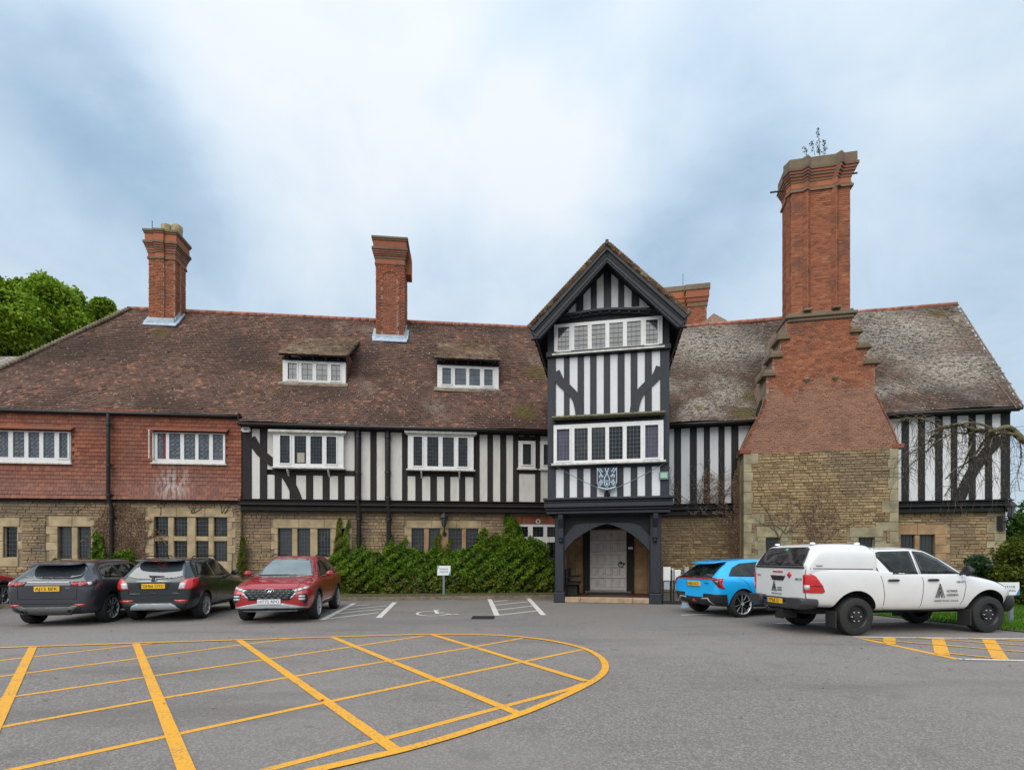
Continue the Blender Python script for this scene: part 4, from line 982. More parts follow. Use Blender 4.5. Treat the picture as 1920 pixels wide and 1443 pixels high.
SFr = Frame(RF.pt(u0, 0, 0), -RF.N, (0, 0, 1)); 
z = 0
b = MB(); b.box(RF, u0 - .01, u0 + .04, 0, zst - .02, -.6, VC - .5); b.build('side_wall', M['ashlar_grey'], house)
for (a, c) in ((CU(1434) - .15, CU(1434) + .05), (CU(1643) - .05, CU(1643) + .12)):
    b = MB(); b.prism(RF, [(a, EZR - .02), (c, EZR - .02), (c, EZR + .9), (a, EZR + .25)], .2, .5); b.build('black_gap_piece', M['timber_black'], house)  # black wedges filling the gap where eave meets chimney
for x in (1394, 1680):
    b = MB(); b.chbox(RF, CU(x) - .15, CU(x) + .3, zst - .01, zst + .18, VC - .6, VC + .04, .02); b.build('kneeler', M['brick_dark'], gch)

# ---- ridge chimneys
def chimney(F, rf, base, x0, x1, ytop, ycap, depth, mat, label, pil=None, niche=False, base_h=.5, lead=True):
    u, s = rf.hit(*base); P = rf.pt(u, s); _, zb, v = F.loc(P); U = lambda x: F.hx(x, v); xc = (x0 + x1) / 2
    zt, zc = F.hz(xc, ytop, v), F.hz(xc, ycap, v); a, c = U(x0), U(x1)
    b = MB(); b.box(F, a, c, zb - 1.0, zt - .05, v - depth, v); c0 = b.build('chimney', M['mortar_brick'], house); c0['label'] = label
    pl = [(a, v), (c, v), (c, v - depth), (a, v - depth)]
    bricks_round([pl[0], pl[1], pl[2], pl[3]], zb - .1, zc, mat, c0, fr=F) if False else None
    for fr_, L_, n0 in ((Frame(F.pt(a, 0, v), F.U, (0, 0, 1)), c - a, 0), (Frame(F.pt(c, 0, v), -F.N, (0, 0, 1)), depth, 0), (Frame(F.pt(a, 0, v - depth), F.N, (0, 0, 1)), depth, 0)):
        w0 = (lambda uu, zz, L_=L_: 0 <= uu <= L_ + 1e-6)
        if fr_.O == F.pt(a, 0, v) and niche:
            cx = L_ / 2; r_n = L_ * .27; zn = zc - .75
            w0 = (lambda uu, zz, L_=L_, cx=cx, r_n=r_n, zn=zn: 0 <= uu <= L_ + 1e-6 and not (abs(uu - cx) < r_n and zz < zn and zz > zb + .2) and not ((uu - cx) ** 2 + (zz - zn) ** 2 < r_n ** 2 and zz >= zn))
            plane_bricks(fr_, lambda uu, zz: abs(uu - cx) <= r_n and (zz < zn or (uu - cx) ** 2 + (zz - zn) ** 2 < r_n ** 2), cx - r_n, cx + r_n, zb + .2, zn + r_n, .014, mat, c0)
            for k in range(15):
                t = math.pi * (k + .5) / 15; AF = Frame(fr_.pt(cx + (r_n + .07) * math.cos(t), zn + (r_n + .07) * math.sin(t), 0), fr_.U * math.cos(t) + fr_.W * math.sin(t), fr_.W * math.cos(t) - fr_.U * math.sin(t))
                b = MB(); b.chbox(AF, -.08, .08, -.038, .038, 0, .05, .005); b.build('arch_brick', mat, c0)
            plane_bricks(fr_, w0, 0, L_, zb - .2, zc, .04, mat, c0)
        else: plane_bricks(fr_, w0, 0, L_, zb - 1.0, zc, .02, mat, c0)
    if pil:
        pf = Frame(F.pt(a, 0, v), F.U, (0, 0, 1)); pa, pc = (c - a) * pil[0], (c - a) * pil[1]
        plane_bricks(pf, lambda uu, zz: pa <= uu <= pc, pa, pc, zb - .2, zc, .11, mat, c0); b = MB(); b.box(pf, pa + .01, pc - .01, zb - .4, zc, 0, .085); b.build('pilaster', M['mortar_brick'], c0)
        sf = Frame(F.pt(c, 0, v), -F.N, (0, 0, 1)); b = MB(); b.box(sf, depth * .4, depth * .65, zb - .3, zc, 0, .085); b.build('pilaster', M['mortar_brick'], c0)
        plane_bricks(sf, lambda uu, zz: depth * .4 <= uu <= depth * .65, depth * .4, depth * .65, zb - .3, zc, .11, mat, c0)
    H = zt - zc
    for z0_, z1_, e, m_ in ((0, .08, .06, 'brick_cap'), (.08, .22, .03, 0), (.22, .30, .06, 'brick_cap'), (.30, .37, .09, 0), (.37, .44, .12, 'brick_cap'), (.44, .51, .155, 0), (.51, .60, .20, 'brick_cap'), (.60, .86, .13, 0), (.86, .92, .17, 'brick_cap'), (.92, 1, .21, 'cap_stone')):
        b = MB(); b.chbox(F, a - e, c + e, zc + H * z0_, zc + H * z1_ - .003, v - depth - e, v + e, .008)
        if pil: b.chbox(F, a + (c - a) * pil[0] - e * .3, a + (c - a) * pil[1] + e * .3, zc + H * z0_, zc + H * z1_ - .003, v, v + e + .09, .008)
        b.build('cap_course', M[m_] if m_ else mat, c0)
    b = MB(); b.box(F, a - .15, c + .15, zt - .01, zt + .0, v - depth - .15, v + .15); b.build('flaunching', M['cap_stone'], c0)
    if lead:
        lf = Frame(rf.pt(0, 0, 0), rf.U, rf.W); b = MB()
        uu0, uu1 = rf.loc(F.pt(a, 0, v))[0], rf.loc(F.pt(c, 0, v))[0]
        b.box(rf, uu0 - .16, uu1 + .16, s - .34, s + .05, .02, .075); b.box(rf, uu0 - .20, uu0 - .01, s - .1, s + 1.0, .02, .085); b.box(rf, uu1 + .01, uu1 + .20, s - .1, s + 1.0, .02, .085)
        b.box(F, a - .03, c + .03, zb - .2, zb + .22, v, v + (.15 if pil else .065)); b.prism(Frame(F.pt(c, 0, v), -F.N, (0, 0, 1)), [(-.05, zb - .1), (-.05, zb + .3), (.35, zb + .75), (.75, zb + 1.15), (1.0, zb + 1.15), (.5, zb + .3)], .02, .06)
        b.build('lead_flashing', M['lead'], c0)
    return c0, (a, c, v, zt, zb, depth)
c0, q = chimney(LF, RL, (305, 606), 279, 328, 434, 487, 1.05, M['brick'], 'left ridge chimney with two clay pots', pil=(.30, .62))
for k in (.38, .78):
    b = MB(); b.lathe(LF.pt(q[0] + (q[1] - q[0]) * k + .1, q[3], q[2] - .55), (0, 0, 1), [(.22, 0), (.26, .3), (.27, .62), (.23, .66), (.18, .60)], 14); b.build('chimney_pot', simple('buff_clay', (.33, .27, .14), .9, noise=.4, scale=6), c0, True)
b = MB(); b.tube([LF.pt(q[0] + .05, q[3] - .1, q[2] - .2), LF.pt(q[0] + .05, q[3] + .65, q[2] - .2)], .018, 5); b.build('lightning_rod', M['iron'], c0)
c1, q = chimney(LF, RL, (731, 636), 705, 758, 447, 497, 1.5, M['brick_dark'], 'middle ridge chimney with an arched brick niche', niche=True)
b = MB(); b.box(LF, q[1] + .02, q[1] + .30, q[3] - 1.6, q[3] - .45, q[2] - 1.3, q[2] - .5); b.build('side_shaft', M['brick_dark'], c1)
# rear chimney behind the gatehouse
BF = wallframe(8.9, 31.0, -11)
for x0, x1, yt, yc, vv in ((1240, 1290, 537, 575, 0), (1290, 1325, 536, 576, .5)):
    a, c = BF.hx(x0, vv), BF.hx(x1, vv); zt, zc = BF.hz(1290, yt, vv), BF.hz(1290, yc, vv)
    b = MB(); b.box(BF, a, c, 9, zt - .03, vv - 1.5, vv); bc = b.build('chimney', M['mortar_brick'], house); bc['label'] = 'low rear chimney behind the gatehouse roof'
    plane_bricks(Frame(BF.pt(a, 0, vv), BF.U, (0, 0, 1)), lambda u, z, L_=c - a: 0 <= u <= L_ + .001, 0, c - a, 13.5, zc, .02, M['brick'], bc)
    for z0_, z1_, e, m_ in ((0, .2, .05, 'brick_cap'), (.2, .4, .09, 'brick'), (.4, .75, .13, 'brick'), (.75, 1, .18, 'cap_stone')):
        b = MB(); b.chbox(BF, a - e, c + e, zc + (zt - zc) * z0_, zc + (zt - zc) * z1_ - .003, vv - 1.5 - e, vv + e, .01); b.build('cap_course', M[m_], bc)
b = MB(); b.tube([BF.pt(BF.hx(1282), BF.hz(1282, 545), -.3), BF.pt(BF.hx(1282), BF.hz(1282, 508), -.3)], .022, 5); b.build('lightning_rod', M['grey_post'], bc)
# tiled gablet just behind the right ridge
g0 = RF.pt(RF.hx(1338, -6.6), RF.hz(1338, 587, -6.6), -6.6); b = MB()
ga, gc = RF.pt(RF.hx(1300, -6.3), RF.hz(1300, 622, -6.3), -6.3), RF.pt(RF.hx(1385, -6.3), RF.hz(1385, 612, -6.3), -6.3)
b.add([g0, ga, gc, ga - RF.N * 3, gc - RF.N * 3, g0 - RF.N * 3], [(0, 1, 2), (0, 3, 1), (0, 5, 3), (0, 2, 4), (0, 4, 5)]); b.build('roof_gablet', M['roofR'], house)

# ---- dormers
def dormer(x0, x1, ysill, ytop, lights, ly, yroof, xr0, xr1, yback):
    u, s = RL.hit((x0 + x1) / 2, ysill); _, zb, v = LF.loc(RL.pt(u, s)); v += .05
    d, q = window(LF, v, (x0, x1, ytop, ysill), lights, ly, 2, 3, fm='white', pm='pane_sky', back=.15, sill=.06, casement=(0, 3))
    zt = LF.hz((x0 + x1) / 2, yroof, v + .38); b = MB(); b.box(LF, q[0] + .02, q[1] - .02, q[2] - .3, zt + .05, v - 3.0, v - .16); body = b.build('dormer', M['walltile'], house)
    b = MB(); b.box(LF, q[0] - .03, q[1] + .03, q[3] + .002, zt + .01, v - .14, v - .01); b.build('head_beam', M['timber_black'], body)
    for k in range(5):
        a = q[0] + (q[1] - q[0]) * (k + .5) / 5; b = MB(); b.box(LF, a - .035, a + .035, zt - .12, zt - .01, v - .1, v + .26); b.build('rafter', M['timber_black'], body)
    # roof plane from the eave back to the main slope
    E = LF.pt(0, zt, v + .38); ub, sb = RL.hit((xr0 + xr1) / 2, yback); B = RL.pt(ub, sb); _, zb2, vb2 = LF.loc(B)
    DF, ln = slope_frame(LF, v + .38, zt, vb2, zb2); a, c = LF.hx(xr0, v + .38), LF.hx(xr1, v + .38)
    tile_roof(DF, [(a, 0), (c, 0), (c, ln + .25), (a, ln + .25)], M['roofD'], sag=.15, thick=(-.07, -.018))
    for uu in (q[0] + .02, q[1] - .02):      # tile hung cheeks
        b = MB(); sd = 1 if uu > u else -1
        CFm = Frame(LF.pt(uu, 0, v - .14), -LF.N if sd > 0 else LF.N, (0, 0, 1)); n_ = int((zt - q[2]) / .15)
        for r_ in range(-2, n_ + 4):
            for k in range(14):
                a0 = k * .2 - (r_ % 2) * .1; a0 = a0 if sd > 0 else -a0 - .2; zz = q[2] + r_ * .15; off = abs(a0 + .1)
                if zz < zt + off * (zb2 - zt) / (v + .38 - vb2) + .05 and zz > q[2] - .2 + off * 0.9: b.add(tile_verts(CFm, a0, a0 + .19, zz, .17, 0, .0), TFC)
        b.build('tile', M['walltile'], body, kind='stuff')
    b = MB(); b.box(RL, u - (q[1] - q[0]) / 2 - .15, u + (q[1] - q[0]) / 2 + .15, s - .32, s - .02, .03, .06); b.build('apron', M['lead'] if False else M['bonnet'], body)
    return q, v
M['roofD'] = roof_mat('mossy_dormer_tile', (.13, .085, .055), (.21, .135, .092), (.26, .14, .085), (.42, .38, .28), .08, [(RL.pt(*RL.hit(880, 655)), 1.2), (RL.pt(*RL.hit(600, 655)), .8)], .04, grey=.05)
dormer(530, 648, 718, 677, [(539.5, 557), (565.5, 586), (593, 614), (621, 639)], (682, 713), 665, 522, 651, 634)
dormer(820, 935, 729, 686, [(829, 846), (853, 874), (880, 900), (907.5, 924)], (691, 722), 673, 814, 938, 645)

# ---- gatehouse tower
def TU(x, v=0.): return TF.hx(x, v)
def TZ(y, x=1140, v=0.): return TF.hz(x, y, v)
tz = lambda yl, xl=1140: TZ(yl, xl)
TM, TP = 'tower_timber', 'plaster_clean'
ua, ub = TU(1027), TU(1255)
apex_v = .85
ax, az_ = TF.hit(1138, 462, apex_v); lx, lz = TF.hit(995, 612, apex_v); rx, rz = TF.hit(1289, 596, apex_v)
lz = rz = (lz + rz) / 2
zslope = lambda u: az_ - (az_ - lz) * abs(u - ax) / ((ax - lx) if u < ax else (rx - ax))
core_top = zslope(ua) - .2
b = MB(); b.box(TF, ua + .02, ub - .02, TZ(962), core_top - .15, -7.0, -.12); b.build('tower_core', M['timber_black'], house)
b = MB(); b.prism(TF, [(ua + .1, core_top - .2), (ub - .1, core_top - .2), (ax, az_ - .3)], -7.0, -.12); b.build('tower_core', M['timber_black'], house)
# storey bands: name, dark intervals
zb_top, zb_bot = TZ(932), TZ(962)
zl0, zl1 = TZ(932) + .0, TZ(877)                      # low panel band
z_w0, z_w1 = TZ(866), TZ(791)                          # first floor window
zu0, zu1 = TZ(781), TZ(665)                            # tall panel band
zr_a, zr_b = TZ(664), TZ(655)                          # rail under the upper window
z_v1 = TZ(601)
z_g0 = TZ(578)
for a, c in ((1027, 1042), (1238, 1255)): timber(TF, 'post', TU(a), TU(c), zb_top, core_top + .1, 0, .045, TM)
studs(TF, [(1057, 1068), (1082, 1094), (1107, 1119), (1132.5, 1144), (1157, 1169), (1182.5, 1195), (1209.5, 1222)], zl0, zl1, 0, .03, TM, TP, (1042.3, 1237.7))
timber(TF, 'rail', TU(1042.3), TU(1237.7), zl1 + .002, z_w1 + .06, 0, .02, TM)
timber(TF, 'rail', TU(1030), TU(1252), TZ(873), TZ(868), 0, .12, TM)
studs(TF, [(1057.5, 1068), (1083, 1095), (1106.5, 1118.5), (1132, 1144), (1158, 1171), (1182.5, 1195), (1209, 1222)], zu0, zu1, 0, .03, TM, TP, (1042.3, 1237.7))
brace(TF, [(1042, 697), (1050, 714), (1066, 730), (1080, 746), (1086, 768), (1087, 784)], .30, .012, TM)
brace(TF, [(1238, 688), (1230, 706), (1214, 722), (1198, 740), (1190, 764), (1189, 784)], .30, .012, TM)
timber(TF, 'rail', TU(1025), TU(1257), zr_a, zr_b, 0, .16, TM)
timber(TF, 'rail', TU(1028), TU(1254), zr_b + .002, z_g0 - .1, 0, .02, TM)
b = MB(); zz = z_w1 + .14; b.prism(Frame(TF.pt(0, 0, 0), TF.U, (0, 0, 1)), [(0, 0)] * 0 or [(TU(1037), zz), (TU(1246), zz), (TU(1246), zz + .05), (TU(1037), zz + .05)], 0, .42); b.build('ledge', M['moss_ledge'] if 'moss_ledge' in M else M.setdefault('moss_ledge', simple('mossy_ledge', (.20, .19, .11), .9, noise=.5, scale=12)), house)
lw = [(735, 833), (868, 968), (997, 1100), (1128, 1230), (1260, 1364), (1397, 1498)]
w1, q1 = window(TF, .22, (1038, 1244, 792, 866), [(860 + a / 4, 860 + c / 4) for a, c in lw], (800, 861), 4, 8, sill=.10, back=.22, casement=(0, 5), lm='came_grey', panes=['curtain', 'pane', 'pane', 'pane', 'pane', 'curtain'], lw=.010)
lw2 = [(583, 672), (708, 808), (838, 940), (970, 1072), (1102, 1206), (1242, 1334)]
w2, q2 = window(TF, .14, (1039, 1242, 600, 656), [(900 + a / 4, 900 + c / 4) for a, c in lw2], (606, 651), 3, 5, pm='pane_sky', sill=.06, back=.14, casement=(0, 5))
# gable: plaster triangle, studs cut to the slope
gu0, gu1 = TU(1062), TU(1218)
b = MB(); ins_ = .22
b.prism(TF, [(gu0, z_g0 - .1), (gu1, z_g0 - .1), (gu1, max(z_g0, zslope(gu1) - ins_)), (ax, az_ - ins_ - .1), (gu0, max(z_g0, zslope(gu0) - ins_))], -.12, -.002); b.build('plaster_panel', M[TP], house)
for a, c in ((1062, 1066), (1080.5, 1094), (1108, 1119), (1132, 1146), (1159, 1170), (1184, 1198), (1213, 1218)):
    u0_, u1_ = TU(a), TU(c); b = MB(); b.prism(TF, [(u0_, z_g0 - .02), (u1_, z_g0 - .02), (u1_, zslope(u1_) - .2), (u0_, zslope(u0_) - .2)], -.05, .03); b.build('stud', M[TM], house)
# arched bressumer with dentils below the gable
def arc_band(y_off0, y_off1, v, name, mat):
    pts = [(1048, 592), (1080, 586), (1110, 581), (1138, 578), (1170, 577.5), (1205, 578.5), (1238, 581)]
    top = [TF.hit(x, y + y_off0, v) for x, y in pts]; bot = [TF.hit(x, y + y_off1, v) for x, y in pts]
    b = MB()
    for i in range(len(pts) - 1):
        vs = [TF.pt(*p, n_) for n_ in (0, v) for p in (bot[i], bot[i + 1], top[i + 1], top[i])]
        b.add(vs, [(4, 5, 6, 7), (3, 7, 6, 2), (0, 1, 5, 4)] + ([(0, 4, 7, 3)] if i == 0 else []) + ([(1, 2, 6, 5)] if i == len(pts) - 2 else []))
    return b.build(name, M[mat], house)
arc_band(-2, 2, .34, 'bressumer', TM); arc_band(5, 9, .22, 'bressumer', TM); arc_band(8.5, 24, .10, 'bressumer', 'timber_black')
for i in range(11):
    x = 1052 + i * 18.2; y = 592 - 14.5 * math.sin(min(1, (x - 1048) / 110) * math.pi / 2) + max(0, (x - 1150)) * .03
    u_, z_ = TF.hit(x, y + 4, .28); b = MB(); b.box(TF, u_ - .035, u_ + .035, z_ - .05, z_ + .04, .1, .30); b.build('dentil', M[TM], house)
# tower roof
for sd in (-1, 1):
    tip = TF.pt(lx if sd < 0 else rx, lz, apex_v); apx = TF.pt(ax, az_, apex_v)
    W = (apx - tip); U = TF.N * sd * -1 if sd < 0 else TF.N
    # U runs along the ridge; keep the frame normal pointing up
    U = -TF.N if sd > 0 else TF.N
    o_ = tip if sd > 0 else tip - TF.N * 8.0
    RFm = Frame(o_, U, W); assert RFm.N.z > 0
    tile_roof(RFm, [(0, 0), (8.0, 0), (8.0, W.length), (0, W.length)], M['roofT'] if 'roofT' in M else M.setdefault('roofT', roof_mat('mossy_verge_tile', (.10, .06, .035), (.16, .09, .045), (.28, .13, .06), (.36, .32, .22), .0, [], .10)), sag=0)
    # bargeboard: outer moulding + board
    inn = .46
    for k, (o0, o1, v0, v1, m_) in enumerate(((-.02, -.09, .78, .90, TM), (-.09, -.31, .70, .83, TM), (-.31, -.36, .66, .80, TM))):
        e = 1.0
        P = [(ax, az_ + o0 * 1.35), (ax, az_ + o1 * 1.35), ((lx if sd < 0 else rx) , lz + o1 * 1.1), ((lx if sd < 0 else rx), lz + o0 * 1.1)]
        P[2] = (P[2][0] + (-sd) * .10 * (k + 1), P[2][1] + .04 * k)
        b = MB(); b.prism(TF, P, v0, v1); b.build('bargeboard', M[m_], house)
    # verge of tiles seen edge-on
    n_ = 40
    for i in range(n_):
        p = tip + W * (i / n_); b = MB(); Fq = Frame(p, TF.U, W.normalized().cross(TF.N) * 0 + Vector((0, 0, 1)))
        q_ = W.normalized(); nrm_ = RFm.N
        b.add([p + TF.N * .06 + nrm_ * .015, p + TF.N * .06 + q_ * .22 + nrm_ * .0, p + TF.N * .06 + q_ * .22 + nrm_ * .10, p + TF.N * .06 + nrm_ * .16,
               p - TF.N * .2 + nrm_ * .015, p - TF.N * .2 + q_ * .22, p - TF.N * .2 + q_ * .22 + nrm_ * .10, p - TF.N * .2 + nrm_ * .16], [(0, 1, 2, 3), (3, 2, 6, 7), (0, 3, 7, 4), (1, 0, 4, 5)]); b.build('verge_tile', M['roofT'], house)
    # rafters under the overhanging eave
    for i in range(12):
        p = tip - TF.N * (.3 + i * .5) + W.normalized() * .1 - RFm.N * .16; b = MB(); b.tube([p, p + W.normalized() * 1.0], .055, 4); b.build('rafter', M['tower_timber'], house)
b = MB(); p = TF.pt(ax, az_ + .05, apex_v); b.lathe(p, (0, 0, 1), [(.09, 0), (.05, .1), (.06, .16), (0, .2)], 8); b.build('finial', M['iron'], house, True)
for i in range(16):
    b = MB(); b.tube([TF.pt(ax, az_ + .03, apex_v - i * .5), TF.pt(ax, az_ + .04, apex_v - i * .5 - .48)], .12, 8); b.build('ridge_tile', M['ridge'], house, True)
# crest shield
jetty(TF, ua - .02, ub + .02, zb_top, zb_bot, 0, TM, steps=((0, .16, .24), (.18, .30, .17), (.32, .62, .19), (.64, .78, .10), (.8, 1, .04)), back=.6)
# porch
vP = -.22
zpt = zb_bot
def post(x0, x1):
    u0, u1 = TU(x0, vP), TU(x1, vP); b = MB(); b.chbox(TF, u0, u1, .38, zpt, vP - .38, vP, .03); b.chbox(TF, u0 - .03, u1 + .03, 0, .38, vP - .42, vP + .03, .03); b.build('porch_post', M[TM], house)
post(1040, 1057.5); post(1218.5, 1240)
arch_out = [(1057.5, 1030), (1060, 1031), (1066, 1023), (1077, 1011), (1094, 999.5), (1110, 990.5), (1126, 984), (1138, 981.5), (1150, 984), (1166, 990.5), (1183, 1000), (1199, 1012), (1211, 1024), (1218.5, 1033)]
pts = [TF.hit(x, y, vP - .08) for x, y in arch_out] + [(TU(1218.5, vP - .08), zpt), (TU(1057.5, vP - .08), zpt)]
b = MB(); half = 8
ctr = TU(1138, vP - .08)
for i in range(len(arch_out) - 1):
    p, q = pts[i], pts[i + 1]; th = [min(zpt - .32, k[1] + .52) for k in (p, q)]
    if th[0] > p[1] + .02: b.prism(TF, [p, q, (q[0], th[1]), (p[0], th[0])], vP - .24, vP - .08)
b.build('porch_arch', M[TM], house)
b = MB(); b.box(TF, TU(1057.5, vP), TU(1218.5, vP), zpt - .34, zpt, vP - .34, vP - .26); b.build('porch_lintel', M['timber_black'], house)
for i in range(len(arch_out) - 1):
    p, q = pts[i], pts[i + 1]; b = MB(); lo_ = [min(zpt - .34, k[1] + .45) for k in (p, q)]
    b.prism(TF, [(p[0], lo_[0]), (q[0], lo_[1]), (q[0], zpt - .33), (p[0], zpt - .33)], vP - .33, vP - .26) if min(lo_) < zpt - .36 else None
    b.build('spandrel', M['timber_black'], house)
for x in (1052, 1228):
    b = MB(); u = TU(x, vP); b.prism(Frame(TF.pt(u, 0, vP), TF.N, (0, 0, 1), TF.U), [(0, zpt - .02), (.30, zpt - .02), (.28, zpt - .18), (.10, zpt - .5), (.09, zpt - .85), (.0, zpt - .9)], -.08, .08); b.build('bracket', M[TM], house)
    b = MB(); b.lathe(TF.pt(u, zpt - 1.0, vP + .03), (0, 0, 1), [(0, -.04), (.07, 0), (.08, .08), (.05, .12)], 10); b.build('boss', M['timber_black'], house, True)
# porch inside: floor, step stones, side walls, back wall, door
vD = -3.0; zf = .2
pu0, pu1 = TU(1041, vP), TU(1240, vP)
b = MB(); b.box(TF, pu0, pu1, .0, zf - .02, vD, vP - .3); b.build('porch_floor', simple('red_quarry_tile', (.10, .04, .03), .6, noise=.3, scale=4), house)
for a, c in ((1057.5, 1088), (1088, 1187), (1187, 1218.5)): block(TF, TU(a, vP), TU(c, vP), 0, zf, vP - .4, vP - .02, M['step'] if 'step' in M else M.setdefault('step', simple('step_stone', (.38, .27, .18), .85, noise=.3, scale=4, bump=.4)), 'step_stone', house, .02)
for uu, sg in ((pu0 + .05, 1), (pu1 - .27, -1)):
    b = MB(); b.box(TF, uu, uu + .22, 0, zpt, vD, vP - .42); b.build('porch_side_wall', M['ashlar_orange'], house)
    b = MB(); o_ = uu - .03 if sg > 0 else uu + .22; b.box(TF, o_, o_ + .03, 0, zpt, vD - 2, vP - .42); b.build('weatherboard', M['timber_black'], house)
b = MB(); b.box(TF, pu0, pu1, zpt - .05, zpt + .1, vD, vP); b.build('porch_ceiling', M['timber_black'], house)
du0, du1, dz0, dz1 = TU(1107, vD), TU(1174, vD), zf + .05, TF.hz(1140, 992, vD)
b = MB(); b.box(TF, pu0, pu1, 0, zpt, vD - .4, vD - .12); b.build('porch_back_wall', M['ashlar_orange'], house)
# stone blocks of the back wall
z = 0; k = 0
while z < zpt:
    for a, c in ((pu0 + .2, TU(1094, vD) ), (TU(1188, vD), pu1 - .2)):
        u = a - (k % 2) * .2
        while u < c:
            e_ = min(u + .55, c); s_ = max(u, a)
            if e_ - s_ > .05: block(TF, s_, e_, z, min(z + .3, zpt), vD - .13, vD - .1, M['ashlar_orange'], 'stone', house, .008)
            u += .55
    z += .3; k += 1
for a, c in ((1094, 1106.5), (1174.5, 1188)): timber(TF, 'door_post', TU(a, vD), TU(c, vD), 0, dz1 + .1, vD - .05, .1, 'timber_black')
timber(TF, 'door_head', TU(1094, vD), TU(1188, vD), dz1 + .02, zpt - .06, vD - .08, .1, 'timber_black')
b = MB(); b.box(TF, du0, du1, dz0, dz1, vD - .08, vD - .02); door = b.build('door', M['door'] if 'door' in M else M.setdefault('door', simple('pale_oak_paint', (.60, .56, .53), .5, noise=.15, scale=4)), house)
ncol = 5; rws = [0, .235, .41, .575, .83, 1.0]; rws = [0, .24, .41, .62, .80, 1]
for i in range(ncol + 1):
    u = du0 + (du1 - du0) * i / ncol; b = MB(); b.chbox(TF, u - .028, u + .028, dz0, dz1, vD - .02, vD + .035, .012); b.build('stile', M['door'], door)
for r_ in (0.04, .235, .405, .62, .80, .965):
    z = dz0 + (dz1 - dz0) * r_; b = MB(); b.chbox(TF, du0, du1, z - .05, z + .05, vD - .02, vD + .040, .012); b.build('door_rail', M['door'], door)
for i in range(ncol):
    for a, c in zip((0.04, .235, .405, .62, .80), (.235, .405, .62, .80, .965)):
        u0_ = du0 + (du1 - du0) * i / ncol + .045; u1_ = du0 + (du1 - du0) * (i + 1) / ncol - .045; b = MB(); b.chbox(TF, u0_, u1_, dz0 + (dz1 - dz0) * a + .07, dz0 + (dz1 - dz0) * c - .07, vD - .02, vD - .002, .012); b.build('door_panel', M['door'], door)
hu, hz_ = TF.hit(1164, 1057, vD); b = MB(); ring = [TF.pt(hu + .10 * math.cos(t), hz_ - .02 + .10 * math.sin(t), vD + .05) for t in [k * math.pi / 8 for k in range(17)]]; b.tube(ring, .016, 6); b.lathe(TF.pt(hu, hz_ + .05, vD), TF.N, [(.06, 0), (.06, .03), (.02, .05)], 10); b.box(TF, hu + .10, hu + .16, hz_ - .03, hz_ + .05, vD, vD + .06); b.build('handle', M['iron'], door)
b = MB(); b.box(TF, du0 - .2, du1 + .2, zf - .02, zf + .06, vD - .1, vD + .12); b.build('threshold', simple('worn_oak', (.20, .17, .14), .7), house)
b = MB(); u_, z_ = TF.hit(1182, 1027, vD); b.box(TF, u_ - .09, u_ + .09, z_ - .05, z_ + .05, vD + .05, vD + .075); b.build('notice', M['sign_white'], house)

# ---- drainpipes
def pipe(F, x, y0, y1, v, r=.07, parent=house, x2=None, ybend=None):
    u = F.hx(x, v); pts = [F.pt(u, F.hz(x, y0, v), v)]
    if ybend: pts += [F.pt(u, F.hz(x, ybend, v), v), F.pt(F.hx(x2, v - .2), F.hz(x2, ybend + 14, v - .2), v - .2), F.pt(F.hx(x2, v - .2), F.hz(x2, y1, v - .2), v - .2)]
    else: pts.append(F.pt(u, F.hz(x, y1, v), v))
    b = MB(); b.tube(pts, r, 10)
    for i in range(len(pts) - 1):
        if (pts[i] - pts[i + 1]).length > 1.0:
            for t in (.12, .6, .95):
                p = pts[i].lerp(pts[i + 1], t); b.tube([p - Vector((0, 0, .05)), p + Vector((0, 0, .05))], r * 1.35, 10); b.box(F, F.loc(p)[0] - .14, F.loc(p)[0] + .14, p.z - .02, p.z + .02, F.loc(p)[2] - .12, F.loc(p)[2] - .03)
    return b.build('drainpipe', M['pipe'], parent, True, 40)
pipe(LF, 203, 776, 1120, .22, .075, x2=209, ybend=935)
pipe(LF, 671, 803, 1110, .16, .10, x2=673, ybend=940); pipe(LF, 727, 803, 1110, .16, .10, x2=729, ybend=940)
pipe(TF, 1250, 790, 935, -2.5, .05)
# ------------------------------------------------------------ lay the stones: the largest 300 as objects, the rest joined
stone_pool.sort(key=lambda s: -s[0])
units = []
for k in range(6):
    b = MB(); WFu = Frame((0, 0, 0), (1, 0, 0), (0, 0, 1), (0, -1, 0)); c = .06
    j = lambda: random.uniform(-.025, .025)
    vs = [(-.5, .3, -.5), (.5, .3, -.5), (.5, .3, .5), (-.5, .3, .5), (-.5, -.6, -.5), (.5, -.6, -.5), (.5, -.6, .5), (-.5, -.6, .5),
          (-.42 + j(), -1 + j() * 3, -.38 + j()), (.42 + j(), -1 + j() * 3, -.38 + j()), (.42 + j(), -1 + j() * 3, .38 + j()), (-.42 + j(), -1 + j() * 3, .38 + j())]
    fs = [(a + i, a + (i + 1) % 4, a + 4 + (i + 1) % 4, a + 4 + i) for a in (0, 4) for i in range(4)] + [(8, 9, 10, 11)]
    units.append((vs, fs))
um = {}
for i, (ar, F, q, v, mat, wall) in enumerate(stone_pool[:300]):
    k = i % 6; key = (k, mat)
    if key not in um: me = bpy.data.meshes.new('stone'); me.from_pydata(units[k][0], [], units[k][1]); me.materials.append(M[mat]); um[key] = me
    o = bpy.data.objects.new('stone', um[key]); COL.objects.link(o); o.parent = wall; p = F.pt((q[0] + q[1]) / 2, (q[2] + q[3]) / 2, v - .03); o.location = p - ORG[wall.name]
    o.rotation_euler = (0, 0, math.atan2(F.U.y, F.U.x)); o.scale = (q[1] - q[0], .045, q[3] - q[2]); ORG[o.name] = p
rest = {}
